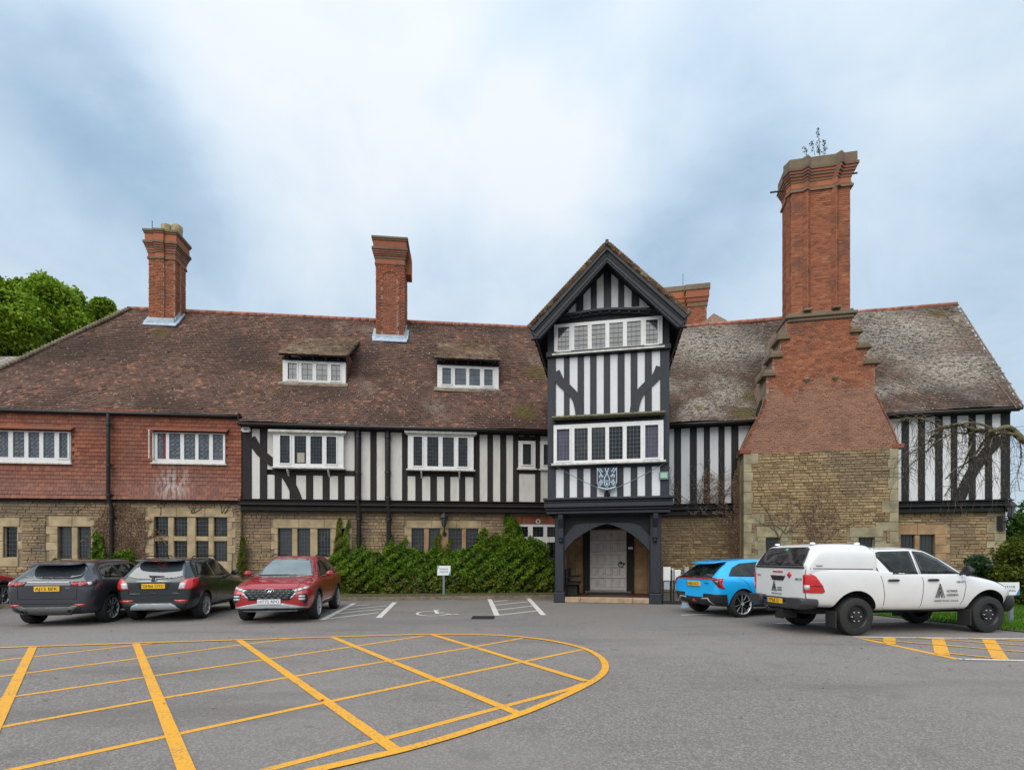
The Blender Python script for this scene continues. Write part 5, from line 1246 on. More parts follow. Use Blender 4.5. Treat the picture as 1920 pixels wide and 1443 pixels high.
for i, (ar, F, q, v, mat, wall) in enumerate(stone_pool[300:]):
    b = rest.setdefault(wall.name, (MB(), mat, wall))[0]; vs, fs = units[i % 6]; cu, cz = (q[0] + q[1]) / 2, (q[2] + q[3]) / 2
    b.add([F.pt(cu + x * (q[1] - q[0]), cz + z * (q[3] - q[2]), v - .03 - y * .045) for x, y, z in vs], fs)
for b, mat, wall in rest.values(): b.build('stone', M[mat], wall, kind='stuff')
#CONT
# ------------------------------------------------------------ wall lanterns, alarm box, crest, small fittings
def lantern(P, N_, label, s=1.0, arm='up', group='wall lanterns'):
    t = thing('wall_lantern', P, label, 'lantern', group); N_ = Vector(N_).normalized(); Z = Vector((0, 0, 1)); P = Vector(P)
    c = P + N_ * .30 * s
    b = MB(); b.lathe(c, Z, [(.0, -.26 * s), (.05 * s, -.24 * s), (.055 * s, -.20 * s)], 6); b.lathe(c, Z, [(.10 * s, .0), (.095 * s, .02 * s)], 6)
    for k in range(6):
        a = k * math.pi / 3; e = Vector((math.cos(a), math.sin(a), 0)); b.tube([c + e * .06 * s - Z * .22 * s, c + e * .145 * s + Z * .14 * s], .011 * s, 4)
    b.build('frame', M['iron'], t)
    b = MB(); b.lathe(c, Z, [(.055 * s, -.21 * s), (.13 * s, .13 * s)], 6); b.build('glass', M['pane_sky'], t)
    b = MB(); b.lathe(c, Z, [(.0, .12 * s), (.19 * s, .13 * s), (.17 * s, .16 * s), (.08 * s, .27 * s), (.03 * s, .31 * s), (.04 * s, .35 * s), (0, .40 * s)], 6); b.build('roof', M['iron'], t)
    b = MB()
    if arm == 'up': b.tube([P - Z * .5 * s, P - Z * .42 * s + N_ * .12 * s, P + N_ * .28 * s - Z * .34 * s, c - Z * .25 * s], .03 * s, 6); b.lathe(P - Z * .5 * s, N_, [(.09 * s, 0), (.09 * s, .03), (0, .05)], 8)
    else: b.tube([P - Z * .34 * s, P + N_ * .15 * s - Z * .36 * s, P + N_ * .28 * s - Z * .30 * s, c - Z * .24 * s], .025 * s, 6); F = Frame(P, N_.cross(Z) * -1, Z); b.box(F, -.09 * s, .09 * s, -.62 * s, -.16 * s, 0, .14 * s)
    b.build('arm', M['iron'], t); return t
lantern(LF.pt(LF.hx(833, vS), LF.hz(833, 977, vS), vS), LF.N, 'dark green lantern on the mullion of the four light stone window behind the hedge', 1.15)
u_, z_ = RF.hit(1872, 958, vSR); lantern(RF.pt(u_, z_, vSR), (RF.N * .8 + RF.U * .6), 'black lantern on the stone corner at the right end of the house', 1.3, 'box')
# burglar alarm
u_, z_ = LF.hit(462, 804, .05); t = thing('alarm_box', LF.pt(u_, z_, .03), 'white bell shaped burglar alarm box on the corner post beside the hung tiles', 'alarm box')
b = MB(); b.prism(LF, [(u_ - .13, z_ + .13), (u_ + .13, z_ + .13), (u_ + .19, z_ - .08), (u_ + .12, z_ - .15), (u_ - .12, z_ - .15), (u_ - .19, z_ - .08)], .03, .14); b.build('cover', M['white'], t)
b = MB(); b.prism(LF, [(u_ - .08, z_ + .0), (u_ + .08, z_ + .0), (u_ + .06, z_ - .06), (u_ - .06, z_ - .06)], .14, .146); b.build('badge', M['grey_post'], t)
def text(s, F, u, z, n, h, mat, parent, name='lettering', align='CENTER', w=None, depth=.002, parent_local=False, shear=0):
    c = bpy.data.curves.new(name, 'FONT'); c.body = s; c.size = h * 1.38; c.align_x = align; c.align_y = 'CENTER'; c.extrude = depth; c.resolution_u = 2; c.shear = shear
    o = bpy.data.objects.new(name + '_tmp', c); COL.objects.link(o); me = bpy.data.meshes.new_from_object(o); COL.objects.unlink(o); bpy.data.objects.remove(o)
    V = np.array([tuple(v.co) for v in me.vertices])
    if w: V[:, 0] *= w / max(V[:, 0].max() - V[:, 0].min(), 1e-4)
    b = MB(); b.add([F.pt(u + x, z + y, n + k) for x, y, k in V], [tuple(p.vertices) for p in me.polygons]); bpy.data.meshes.remove(me)
    return b.build(name, mat, parent)
# crest: painted heraldic board
cv = .20; cu, cz_ = TF.hit(1138, 897, cv); t = thing('crest_board', TF.pt(cu, cz_ - .4, cv), 'dark blue shield board with white painted coat of arms above the porch', 'crest')
cw = (TU(1158, cv) - TU(1119, cv)) / 2; zt_, zb_ = TF.hz(1138, 876, cv), TF.hz(1138, 918, cv)
outl = [(cu - cw, zt_), (cu + cw, zt_), (cu + cw, zb_ + .22)] + [(cu + cw * math.cos(a), zb_ + .22 + .2 * math.sin(a)) for a in [-.5, -1.0, -1.57, -2.14, -2.64]] + [(cu - cw, zb_ + .22)]
b = MB(); b.prism(TF, outl, 0.03, cv); b.build('board', simple('crest_blue', (.018, .034, .060), .4), t)
M['crest_line'] = simple('pale_crest_paint', (.50, .58, .64), .5)
def cl(pts, r=.013, close=False):
    b = MB(); q = [TF.pt(cu + x * cw, zb_ + (zt_ - zb_) * y, cv + .004) for x, y in pts]
    if close: q.append(q[0])
    b.tube(q, r, 4); b.build('crest_line', M['crest_line'], t)
for sx in (-1, 1):
    cl([(.93 * sx, .98), (.93 * sx, .3), (.75 * sx, .18)]); cl([(.9 * sx, .95), (.62 * sx, .78), (.55 * sx, .66)], .02); cl([(.7 * sx, .97), (.42 * sx, .80)], .018); cl([(.16 * sx, .97), (.10 * sx, .85), (-.20 * sx, .55), (-.28 * sx, .42)], .018)
    cl([(.75 * sx, .62), (.45 * sx, .64), (.38 * sx, .58)], .026); cl([(.72 * sx, .60), (.70 * sx, .54)], .016); cl([(.5 * sx, .60), (.48 * sx, .54)], .016)
    for a, c in ((.6, .42), (.72, .32), (.5, .30), (.62, .24)): cl([(a * sx + .07 * math.cos(k), c + .05 * math.sin(k)) for k in (0, 1.2, 2.4, 3.6, 4.8, 6.0)], .017)
    cl([(.2 * sx, .36), (.42 * sx, .34), (.5 * sx, .44)], .016)
cl([(-.22, .40), (.22, .40), (.22, .22), (0, .12), (-.22, .22)], .018, True); cl([(0, .34), (0, .2)], .03); cl([(-.85, .13), (-.4, .06), (0, .03), (.4, .06), (.85, .13)], .026)
# small lamp under the crest, its stay cable, exit sign
t2 = thing('spot_lamp', TF.pt(cu, TF.hz(1138, 925, .2), .2), 'small round lamp under the crest board above the porch', 'lamp'); b = MB(); b.lathe(TF.pt(cu, TF.hz(1138, 922, .2), .03), TF.N, [(.05, 0), (.07, .12), (.09, .2), (.075, .22)], 12); b.build('housing', M['chrome'], t2, True)
b = MB(); b.tube([TF.pt(cu, TF.hz(1138, 922, .2) - .02, .03), TF.pt(cu, TF.hz(1138, 934, .2), .03)], .03, 6); b.build('stem', M['iron'], t2)
for sx, x in ((-1, 1032), (1, 1246)):
    P0 = TF.pt(*TF.hit(x, 868, .16), .16); P1 = TF.pt(cu + sx * .04, TF.hz(1138, 921, .2), .22); b = MB(); n_ = 8
    b.tube([P0.lerp(P1, i / n_) - Vector((0, 0, .05 * math.sin(math.pi * i / n_))) for i in range(n_ + 1)], .012, 4)
    tag(b.build('cable', M['grey_post']), f'thin grey cable running to the {"left" if sx < 0 else "right"} of the crest across the striped tower front', 'cable')
u_, z_ = TF.hit(1245, 891, .06); t = thing('exit_sign', TF.pt(u_, z_, .05), 'small green sign in a dark box at the right edge of the tower', 'sign')
b = MB(); b.box(TF, u_ - .16, u_ + .14, z_ - .14, z_ + .12, .045, .13); b.build('case', M['grey_post'], t); b = MB(); b.box(TF, u_ - .12, u_ + .10, z_ - .09, z_ + .08, .13, .136); b.build('panel', simple('pale_green_panel', (.30, .50, .36), .4), t)
# bench in the porch
bu = pu0 + .35; t = thing('porch_bench', TF.pt(bu + .3, zf, -1.6), 'dark wooden bench against the left wall inside the porch', 'bench'); 
for nm, a in (('seat', (bu, bu + .48, zf + .42, zf + .48, -2.5, -.8)), ('leg', (bu + .04, bu + .40, zf, zf + .42, -1.0, -.92)), ('leg', (bu + .04, bu + .40, zf, zf + .42, -2.4, -2.32)), ('backrest', (bu - .02, bu + .04, zf + .48, zf + 1.0, -2.5, -.8)), ('armrest', (bu, bu + .45, zf + .66, zf + .71, -.9, -.82)), ('armrest', (bu, bu + .45, zf + .66, zf + .71, -2.48, -2.40))):
    b = MB(); b.chbox(TF, *a, .012); b.build(nm, M['timber'], t)
b = MB(); mu0, mu1 = TU(1101, -2.6), TU(1182, -2.6); b.chbox(TF, mu0, mu1, zf - .02, zf + .025, -2.75, -2.05, .008); tag(b.build('doormat', M['dark_cloth']), 'black ribbed doormat on the porch floor before the pale door', 'doormat')
# leaflet rack by the porch
ru, rz_ = TU(1256, -.3), 0; t = thing('leaflet_rack', TF.pt(ru + .0, 0, -.4), 'white leaflet rack on black legs beside the right porch post', 'rack')
ru0, ru1 = TU(1243, -.3), TU(1278, -.3); rm = ru0 + (ru1 - ru0) * .6
for k, (a, c) in enumerate(((ru0, ru0 + .28), (ru0 + .30, rm), (rm + .02, ru1))):
    b = MB(); tilt = .0; b.chbox(TF, a + .01, c - .01, .82, 1.30 - .05 * k, -.55, -.33 - .03 * k, .02); b.build('leaflet_holder', M['white'], t)
    b = MB(); b.chbox(TF, a + .03, c - .03, .50, .80, -.55, -.36, .02); b.build('leaflet_holder', M['silver'], t)
for a in (ru0 + .28, ru0 + .01, rm, ru1 - .02): b = MB(); b.box(TF, a, a + .035, 0, 1.2, -.62, -.56 if a != ru0 + .28 else -.31); b.build('leg', M['trim'], t)
b = MB(); b.box(TF, ru0, ru1, .04, .10, -.62, -.3); b.build('base', M['trim'], t)
u_, z_ = RF.hit(1287, 1068, vSR); b = MB(); b.box(RF, u_ - .10, u_ + .10, z_ - .12, z_ + .14, vSR, vSR + .07); tag(b.build('meter_box', M['white_worn']), 'small white box low on the stone wall behind the blue car', 'meter box')
# fallen blue plate near the blue car
p = gp(1283, 1139.5); FF = Frame(p, (1, .2, 0), (-.05, .35, .9)); b = MB(); b.prism(FF, [(-.13, 0), (.15, 0), (.10, .17), (-.02, .19)], -.01, .01); tag(b.build('wheel_chock', simple('pale_blue_plastic', (.30, .42, .52), .5)), 'small pale blue wedge on the tarmac under the tail of the blue car', 'wedge')
# parking signs
def sign(px, pyb, ptop, x0, x1, y0_, y1_, lines, label, flip=False, boty=None):
    g0_ = gp(px, pyb); F = Frame(g0_, (1, 0, 0), (0, 0, 1)); s = g0_.y / F_; t = thing('parking_sign', g0_, label, 'sign', 'white parking signs on grey posts')
    zt_ = H_ + (Y0 - y0_) * s; zb_ = H_ + (Y0 - y1_) * s; X0, X1 = (x0 - px) * s, (x1 - px) * s
    b = MB(); b.box(F, -.045, .045, 0, zt_ - .04, -.03, .03); b.build('post', M['grey_post'], t)
    b = MB(); b.chbox(F, X0, X1, zb_, zt_, .031, .05, .004); b.build('board', M['sign_white'], t)
    h = zt_ - zb_; w = X1 - X0
    b = MB(); b.prism(F, [(X1 - .16 * w, zb_), (X1 - .01, zb_), (X1 - .01, zb_ + .5 * h)], .050, .053); b.build('corner_stripe', M['sign_blue'], t); b = MB(); b.prism(F, [(X1 - .06 * w, zb_ + .01), (X1 - .012, zb_ + .01), (X1 - .012, zb_ + .18 * h)], .053, .056); b.build('corner_stripe', M['sign_green'], t)
    if flip: b = MB(); b.prism(F, [(X0 + .01, zt_ - .01), (X0 + .15 * w, zt_ - .01), (X0 + .01, zb_ + .45 * h)], .050, .053); b.build('corner_stripe', M['sign_green'], t)
    for i, l in enumerate(lines): text(l, F, (X0 + X1) / 2, zt_ - h * (.36 + .29 * i), .051, h * .17, M['ink'], t, w=w * (.62 if flip else .66))
    return t
sign(832, 1118.5, 0, 820, 845, 1060, 1078, ('DISABLED', 'PARKING'), 'white disabled parking sign standing in front of the ivy hedge', True)
sign(1895, 1166, 0, 1862, 1908, 1091, 1115, ('VISITOR', 'PARKING'), 'white visitor parking sign on the grass beyond the bonnet of the pickup')
# things in the windows
u_, z_ = LF.hit(565, 859, .15); b = MB(); b.chbox(LF, u_ - .17, u_ + .15, z_ - .2, z_ + .24, .178, .195, .02); tag(b.build('monitor_back', simple('beige_plastic', (.33, .31, .24), .5)), 'beige monitor standing in the first timber framed window', 'monitor')
# ------------------------------------------------------------ cars
def catmull(mb, levels=2):
    me = bpy.data.meshes.new('t'); me.from_pydata(mb.v, [], mb.f); o = bpy.data.objects.new('t', me); COL.objects.link(o)
    md = o.modifiers.new('s', 'SUBSURF'); md.levels = levels; md.render_levels = levels
    dg = bpy.context.evaluated_depsgraph_get(); r = bpy.data.meshes.new_from_object(o.evaluated_get(dg)); bpy.data.objects.remove(o); bpy.data.meshes.remove(me); return r
def hull(st, zmid=.45):
    """st: rows (x, zb, wl, wm, zs, ws, zt, wt) -> closed cage"""
    mb = MB(); n = 0; rows = []
    for x, zb, wl, wm, zs, ws, zt, wt in st:
        half = [(wl * .88, zb), (wl, zb + .07), (wm, zb + (zs - zb) * zmid), (wm * .995, zs - .10 * (zs - zb)), (ws, zs), ((ws * .97 + wt * .03), zs + .02 * (zt - zs)), (wt + (ws - wt) * .06, zt - .14 * (zt - zs) - .005), (wt * .93, zt - .01), (wt * .5, zt)]
        rows.append([(x, -y, z) for y, z in half] + [(x, y, z) for y, z in half[::-1]])
    k = len(rows[0])
    vs = [p for r in rows for p in r]; fs = [(i * k + j, (i + 1) * k + j, (i + 1) * k + (j + 1) % k, i * k + (j + 1) % k) for i in range(len(rows) - 1) for j in range(k)]
    for r0, rev in ((0, False), (len(rows) - 1, True)):     # caps as quads across
        for j in range(k // 2 - 1):
            f = (r0 * k + j, r0 * k + j + 1, r0 * k + k - 2 - j, r0 * k + k - 1 - j); fs.append(f[::-1] if rev else f)
    mb.add(vs, fs); return mb
class Car:
    def __init__(s, name, label, cat, X, Y, deg, sc=1.0, group=None):
        s.root = bpy.data.objects.new(name, None); COL.objects.link(s.root); s.root.location = (X, Y, 0); s.root.rotation_euler = (0, 0, R(deg)); s.root.scale = (sc,) * 3; ORG[s.root.name] = Vector((0, 0, 0)); tag(s.root, label, cat, group)
        s.bv = []
    def body(s, mb, paint, arches=(), name='body', lev=2, cut=True):
        me = catmull(mb, lev); o = bpy.data.objects.new('tmpbody', me); COL.objects.link(o)
        cs = []
        for (ax_, r, y0_, y1_) in arches:
            cb = MB(); cb.lathe((ax_, y0_, .0 + r[1]), (0, 1, 0), [(0, 0), (r[0], 0), (r[0], y1_ - y0_), (0, y1_ - y0_)], 40); cm = bpy.data.meshes.new('c'); bm = bmesh.new()
            cm.from_pydata(cb.v, [], cb.f); bm.from_mesh(cm); bmesh.ops.remove_doubles(bm, verts=bm.verts, dist=1e-5); bmesh.ops.recalc_face_normals(bm, faces=bm.faces); bm.to_mesh(cm); bm.free()
            c = bpy.data.objects.new('c', cm); COL.objects.link(c); cs.append(c); md = o.modifiers.new('b', 'BOOLEAN'); md.operation = 'DIFFERENCE'; md.solver = 'EXACT'; md.object = c
        bpy.context.view_layer.update(); dg = bpy.context.evaluated_depsgraph_get(); r_ = bpy.data.meshes.new_from_object(o.evaluated_get(dg)); bpy.data.objects.remove(o)
        for c in cs: bpy.data.objects.remove(c)
        vs = [tuple(v.co) for v in r_.vertices]; fs = [tuple(p.vertices) for p in r_.polygons]; bpy.data.meshes.remove(r_)
        b = MB()
        for f in fs:
            c = [sum(vs[i][k] for i in f) / len(f) for k in range(3)]; inn = 0
            for (ax_, r, y0_, y1_) in arches:
                if y0_ - .01 < c[1] < y1_ + .01 and all(abs(math.hypot(vs[i][0] - ax_, vs[i][2] - r[1]) - r[0]) < .004 for i in f): inn = 1
                if math.hypot(c[0] - ax_, c[2] - r[1]) < r[0] and abs(abs(c[1]) - min(abs(y0_), abs(y1_))) < .01: inn = 1
            b.f.append(f); b.m.append(inn)
        b.v = vs; ob = b.build(name, [paint, M['black']], s.root, angle=38)
        s.bv.append(BVHTree.FromPolygons([Vector(v) for v in vs], fs)); return ob
    def shoot(s, p, d):
        best = None
        for t in s.bv:
            h = t.ray_cast(p, d)
            if h[0] is not None and (best is None or h[3] < best[3]): best = h
        if best is None:
            for t in s.bv:
                h = t.find_nearest(p + d * 4)
                if h[0] is not None and (best is None or h[3] < best[3]): best = h
        return best
    AX = {'R': ((1, 0, 0), (0, 1, 0)), 'F': ((-1, 0, 0), (0, 1, 0)), 'S': ((0, 1, 0), (1, 0, 0)), 'L': ((0, -1, 0), (1, 0, 0)), 'T': ((0, 0, -1), (1, 0, 0)),
          'RR': ((.707, .707, 0), (-.707, .707, 0)), 'RL': ((.707, -.707, 0), (.707, .707, 0)), 'FR': ((-.707, .707, 0), (.707, .707, 0)), 'FL': ((-.707, -.707, 0), (-.707, .707, 0))}
    def decal(s, name, ax, pts, mat, off=.006, depth=.02, ln=.07, parent=None, smooth=True, kind=None):
        d, h = (Vector(v) for v in s.AX[ax]); w = Vector((0, 1, 0)) if ax == 'T' else Vector((0, 0, 1))
        a2 = sum(pts[i][0] * pts[(i + 1) % len(pts)][1] - pts[(i + 1) % len(pts)][0] * pts[i][1] for i in range(len(pts)))
        flip = h.cross(w).dot(d) > 0
        bm = bmesh.new(); vs = [bm.verts.new((p[0], p[1], 0)) for p in pts]; bm.faces.new(vs if (a2 > 0) != flip else vs[::-1])
        bmesh.ops.triangulate(bm, faces=bm.faces[:], quad_method='BEAUTY', ngon_method='EAR_CLIP')
        for _ in range(5):
            e = [x for x in bm.edges if x.calc_length() > ln]
            if not e: break
            bmesh.ops.subdivide_edges(bm, edges=e, cuts=1); bmesh.ops.triangulate(bm, faces=[f for f in bm.faces if len(f.verts) > 3])
        bm.verts.index_update(); P = [v.co.copy() for v in bm.verts]; fs = [[v.index for v in f.verts] for f in bm.faces]; bd = [(l.vert.index, l.link_loop_next.vert.index) for e in bm.edges if e.is_boundary for l in e.link_loops]; bm.free()
        front, backv = [], []
        for p in P:
            o_ = h * p.x + w * p.y - d * 6; r_ = s.shoot(o_, d); q, nn = r_[0], r_[1]
            if nn.dot(d) > 0: nn = -nn
            nn = (nn - d * .4).normalized(); front.append(q + nn * off); backv.append(q - nn * depth)
        k = len(front); b = MB(); b.add(front + backv, [tuple(f) for f in fs] + [(c, a, a + k, c + k) for a, c in bd]); o = b.build(name, mat, parent or s.root, kind=kind)
        o.data.polygons.foreach_set('use_smooth', [i < len(fs) for i in range(len(o.data.polygons))]); return o
    def both(s, name, pts, mat, **k): s.decal(name, 'S', pts, mat, **k); return s.decal(name, 'L', pts, mat, **k)
    def mir(s, name, ax, pts, mat, **k):
        o = {'RR': 'RL', 'FR': 'FL', 'R': 'R', 'F': 'F'}[ax]; m2 = [(-p[0], p[1]) for p in pts] if ax in 'RF' else pts
        s.decal(name, ax, pts, mat, **k); 
        if ax in ('RR', 'FR'): m2 = [(-p[0], p[1]) for p in pts]
        return s.decal(name, o, m2, mat, **k)
    def wheels(s, xs, y, r, w, style, rimr):
        first = None
        for x in xs:
            for sd in (-1, 1):
                if first is None:
                    b = MB(); C = Vector((x, sd * y, r)); ax = Vector((0, sd, 0))
                    b.lathe(C, ax, [(rimr * .97, -w), (r * .90, -w), (r * .97, -w * .93), (r, -w * .80), (r, -w * .22), (r * .97, -w * .06), (r * .90, 0), (rimr * 1.02, .0), (rimr * .98, -.02)], 36)
                    for gy in (-.35, -.55, -.75): pass
                    first = b.build('wheel', M['rubber'], s.root, angle=40, org=C)
                    b = MB(); b.lathe(C, ax, [(rimr, -.02), (rimr * .96, -.045), (rimr * .9, -.09), (0, -.10)], 32); b.build('brake_disc', M['black'], first, True, org=C)
                    b = MB()
                    if style == 'steel':
                        b.lathe(C, ax, [(rimr, -.005), (rimr * .93, -.03), (rimr * .88, -.07), (rimr * .55, -.075), (rimr * .5, -.045), (rimr * .34, -.04), (rimr * .3, -.01), (0, -.005)], 32)
                        b.build('rim', M['steel_black'], first, angle=30, org=C); b = MB()
                        for k in range(6): a = k * math.pi / 3; b.lathe(C + Vector((math.cos(a), 0, math.sin(a))) * rimr * .42, ax, [(.014, -.04), (.014, -.015), (0, -.012)], 6)
                        b.build('wheel_nuts', M['alloy'], first, kind='stuff', org=C)
                    else:
                        m_ = M['alloy']; b.lathe(C, ax, [(rimr, 0), (rimr * .97, -.008), (rimr * .93, -.03), (rimr * .92, -.06)], 32); b.lathe(C, ax, [(rimr * .22, -.05), (rimr * .20, -.018), (0, -.014)], 16)
                        ns = {'ten': 10, 'five': 5, 'y5': 5}[style]
                        for k in range(ns):
                            a = 2 * math.pi * k / ns; prs = [(a, a)] if style == 'ten' else [(a - .12, a - .30), (a + .12, a + .30)]
                            for a0, a1 in prs:
                                e0 = Vector((math.cos(a0), 0, math.sin(a0))); e1 = Vector((math.cos(a1), 0, math.sin(a1))); t_ = Vector((-math.sin(a1), 0, math.cos(a1))); wd = rimr * (.085 if style == 'ten' else .065)
                                p0, p1 = C + e0 * rimr * .16, C + e1 * rimr * .95
                                vs = [p0 + t_ * wd * .8 + ax * -.018, p0 - t_ * wd * .8 + ax * -.018, p1 - t_ * wd * 1.1 + ax * -.012, p1 + t_ * wd * 1.1 + ax * -.012]; vs += [v - ax * .035 for v in vs]
                                b.add(vs, [(0, 1, 2, 3), (3, 2, 1, 0), (0, 4, 5, 1), (2, 6, 7, 3), (1, 5, 6, 2), (0, 3, 7, 4)])
                        b.build('rim', m_, first, angle=30, org=C)
                else:
                    c = copytree(first, s.root); c.location = (x, sd * y, r)
                    if sd != -1: c.rotation_euler = (0, 0, math.pi)
    def plate(s, ax, cx, cz, txt, mat, w=.52, h=.111, off=.02, band=False, tilt=0):
        d, hh = (Vector(v) for v in s.AX[ax]); r_ = s.shoot(hh * cx + Vector((0, 0, cz)) - d * 6, d); U = hh if hh.cross(Vector((0, 0, 1))).dot(d) < 0 else -hh
        F = Frame(r_[0] - d * off, U, Vector((0, 0, 1)) + d * tilt); b = MB(); b.chbox(F, -w / 2, w / 2, -h / 2, h / 2, -.03, .004, .004); p = b.build('number_plate', mat, s.root)
        if band: b = MB(); b.box(F, -w / 2 + .005, -w / 2 + .045, -h / 2 + .005, h / 2 - .005, .0045, .006); b.build('plate_band', M['plate_blue'], p)
        text(txt, F, .02 if band else 0, 0, .006, h * .66, M['ink'], p, w=w * (.80 if band else .88)); return p
    def badge(s, ax, cx, cz, txt, h, w=None, mat=None, off=.012, shear=0):
        d, hh = (Vector(v) for v in s.AX[ax]); r_ = s.shoot(hh * cx + Vector((0, 0, cz)) - d * 6, d); U = hh if hh.cross(Vector((0, 0, 1))).dot(d) < 0 else -hh
        r2 = s.shoot(hh * cx + Vector((0, 0, cz + .05)) - d * 6, d); W = (r2[0] - r_[0]).normalized()
        F = Frame(r_[0] - d * off, U, W); return text(txt, F, 0, 0, 0, h, mat or M['chrome'], s.root, w=w, shear=shear)
    def mirror(s, x, y, z, paint, sz=1):
        for sd in (-1, 1):
            mb = hull([(x - .05, z - .08 * sz, .01, .10, z + .03, .09, z + .09 * sz, .06), (x, z - .09 * sz, .06, .12, z + .04, .11, z + .10 * sz, .07), (x + .09, z - .05, .05, .10, z + .02, .08, z + .07, .05)]); me = catmull(mb, 1)
            b = MB(); b.add([(v.co.x, v.co.y + sd * y, v.co.z) for v in me.vertices], [tuple(p.vertices) for p in me.polygons]); m = b.build('wing_mirror', paint, s.root, True)
            b = MB(); b.tube([(x + .04, sd * (y - .20), z - .06), (x + .03, sd * (y - .05), z - .03)], .03, 6); b.build('stalk', M['trim'], m)
    def seam(s, ax, pts, w=.010, mat=None):
        pts = [Vector(p) for p in pts]
        for a, c in zip(pts, pts[1:]):
            d = (c - a).normalized() * (w / 2); n = Vector((-d.y, d.x)); s.decal('panel_gap', ax, [a - n - d, c - n + d, c + n + d, a + n - d], mat or M['black'], off=.0022, depth=.004, ln=.12)
def shrink(p, e): c = [sum(x[k] for x in p) / len(p) for k in (0, 1)]; return [(c[0] + (x - c[0]) * (1 + e / (abs(x - c[0]) + .2)), c[1] + (y - c[1]) * (1 + e / (abs(y - c[1]) + .2))) for x, y in p]

# ---- graphite three door SUV, tail to the viewer
c = Car('parked_car', 'graphite grey SUV with number plate AJ15 BFK, leftmost of the parked cars facing the house', 'car', -11.12, 12.8, 100.5, 1.0, 'cars parked along the house')
st = [(-.86, .42, .62, .70, .90, .64, .97, .52), (-.85, .36, .72, .80, .98, .74, 1.04, .60), (-.76, .30, .80, .88, 1.05, .84, 1.13, .70), (-.62, .26, .84, .93, 1.10, .88, 1.26, .66), (-.42, .25, .86, .95, 1.12, .90, 1.44, .62), (-.20, .24, .87, .95, 1.12, .90, 1.55, .60),
      (.3, .23, .87, .95, 1.10, .89, 1.585, .60), (1.0, .23, .87, .94, 1.06, .88, 1.62, .61), (1.5, .23, .87, .94, 1.04, .87, 1.60, .60), (2.05, .23, .87, .94, 1.01, .86, 1.32, .62), (2.45, .23, .87, .94, .99, .84, 1.09, .68), (3.05, .25, .85, .92, .94, .80, .99, .62), (3.40, .30, .78, .86, .82, .70, .87, .55), (3.48, .42, .62, .70, .70, .60, .75, .45)]
ar = [(x, (.42, .38), y0_, y1_) for x in (0, 2.66) for y0_, y1_ in ((-1.2, -.66), (.66, 1.2))]
c.body(hull(st), P_GREY, ar)
c.both('side_window', [(-.25, 1.16), (-.30, 1.20), (-.20, 1.38), (.42, 1.47), (.50, 1.12)], M['glass_car']); c.both('side_window', [(.57, 1.12), (.50, 1.47), (1.35, 1.51), (1.62, 1.44), (1.95, 1.10)], M['glass_car'])
c.decal('rear_window', 'R', [(-.60, 1.20), (-.64, 1.34), (-.56, 1.44), (.56, 1.44), (.64, 1.34), (.60, 1.20), (.45, 1.165), (-.45, 1.165)], M['glass_gate'])
mb = hull([(-.80, 1.44, .48, .52, 1.455, .52, 1.475, .50), (-.62, 1.47, .55, .58, 1.50, .57, 1.53, .54), (-.15, 1.49, .55, .58, 1.53, .57, 1.575, .53)]); c.body(mb, P_GREY, name='spoiler', lev=2)
c.mir('tail_lamp', 'RR', [(-.05, .945), (-.28, .955), (-.30, 1.06), (-.02, 1.075), (.14, 1.10), (.12, 1.02), (.06, .95)][::-1] if False else [(.26, .955), (.28, 1.06), (.0, 1.075), (-.22, 1.11), (-.18, 1.03), (-.06, .955)], M['lamp_dark'], off=.012)
for k in (.19, .07): c.mir('tail_lamp_ring', 'RR', [(k + .045 * math.cos(a), 1.008 + .045 * math.sin(a)) for a in [i * math.pi / 5 for i in range(10)]], M['lamp_red'], off=.018, ln=.2)
c.mir('reverse_lamp', 'RR', [(-.02, .975), (.0, 1.05), (-.08, 1.055), (-.09, .99)], M['lamp_clear'], off=.018)
c.decal('chrome_strip', 'R', [(-.62, 1.065), (.62, 1.065), (.62, 1.045), (-.62, 1.045)], M['silver'], off=.01)
c.decal('lower_bumper', 'R', [(-.70, .46), (.70, .46), (.62, .30), (-.62, .30)], M['trim'], off=.012)
c.decal('skid_plate', 'R', [(-.66, .50), (-.52, .50), (-.48, .47), (.48, .47), (.52, .50), (.66, .50), (.50, .36), (.36, .27), (-.36, .27), (-.50, .36)], simple('dull_grey_plastic', (.11, .115, .11), .5), off=.02, depth=.03)
c.mir('reflector', 'R', [(-.78, .535), (-.54, .535), (-.60, .49), (-.76, .49)], M['lamp_red'], off=.012)
for y in (-.48, .48): b = MB(); b.lathe((-.90, y, .36), (1, 0, 0), [(.035, .3), (.055, 0), (.045, 0), (.03, .2)], 14); b.build('exhaust', M['steel_black'], c.root, True)
c.seam('R', [(-.60, .66), (-.62, 1.04)]); c.seam('R', [(.60, .66), (.62, 1.04)]); c.seam('R', [(-.60, .66), (.60, .66)]); c.seam('R', [(-.72, .545), (.72, .545)], .014)
c.badge('R', 0, 1.115, 'RANGE ROVER', .038, .76, M['silver'], .010); c.plate('R', 0, .90, 'AJ15 BFK', M['plate_yellow'], .52, .12, .028); c.badge('R', -.42, .915, 'O', .03, .08, M['silver'])
c.seam('S', [(.53, 1.1), (.55, .40)]); c.both('sill', [(.44, .36), (2.22, .36), (2.22, .24), (.44, .24)], M['trim']); c.wheels((0, 2.66), .93, .365, .25, 'ten', .26); c.mirror(1.72, 1.02, 1.14, P_GREY)

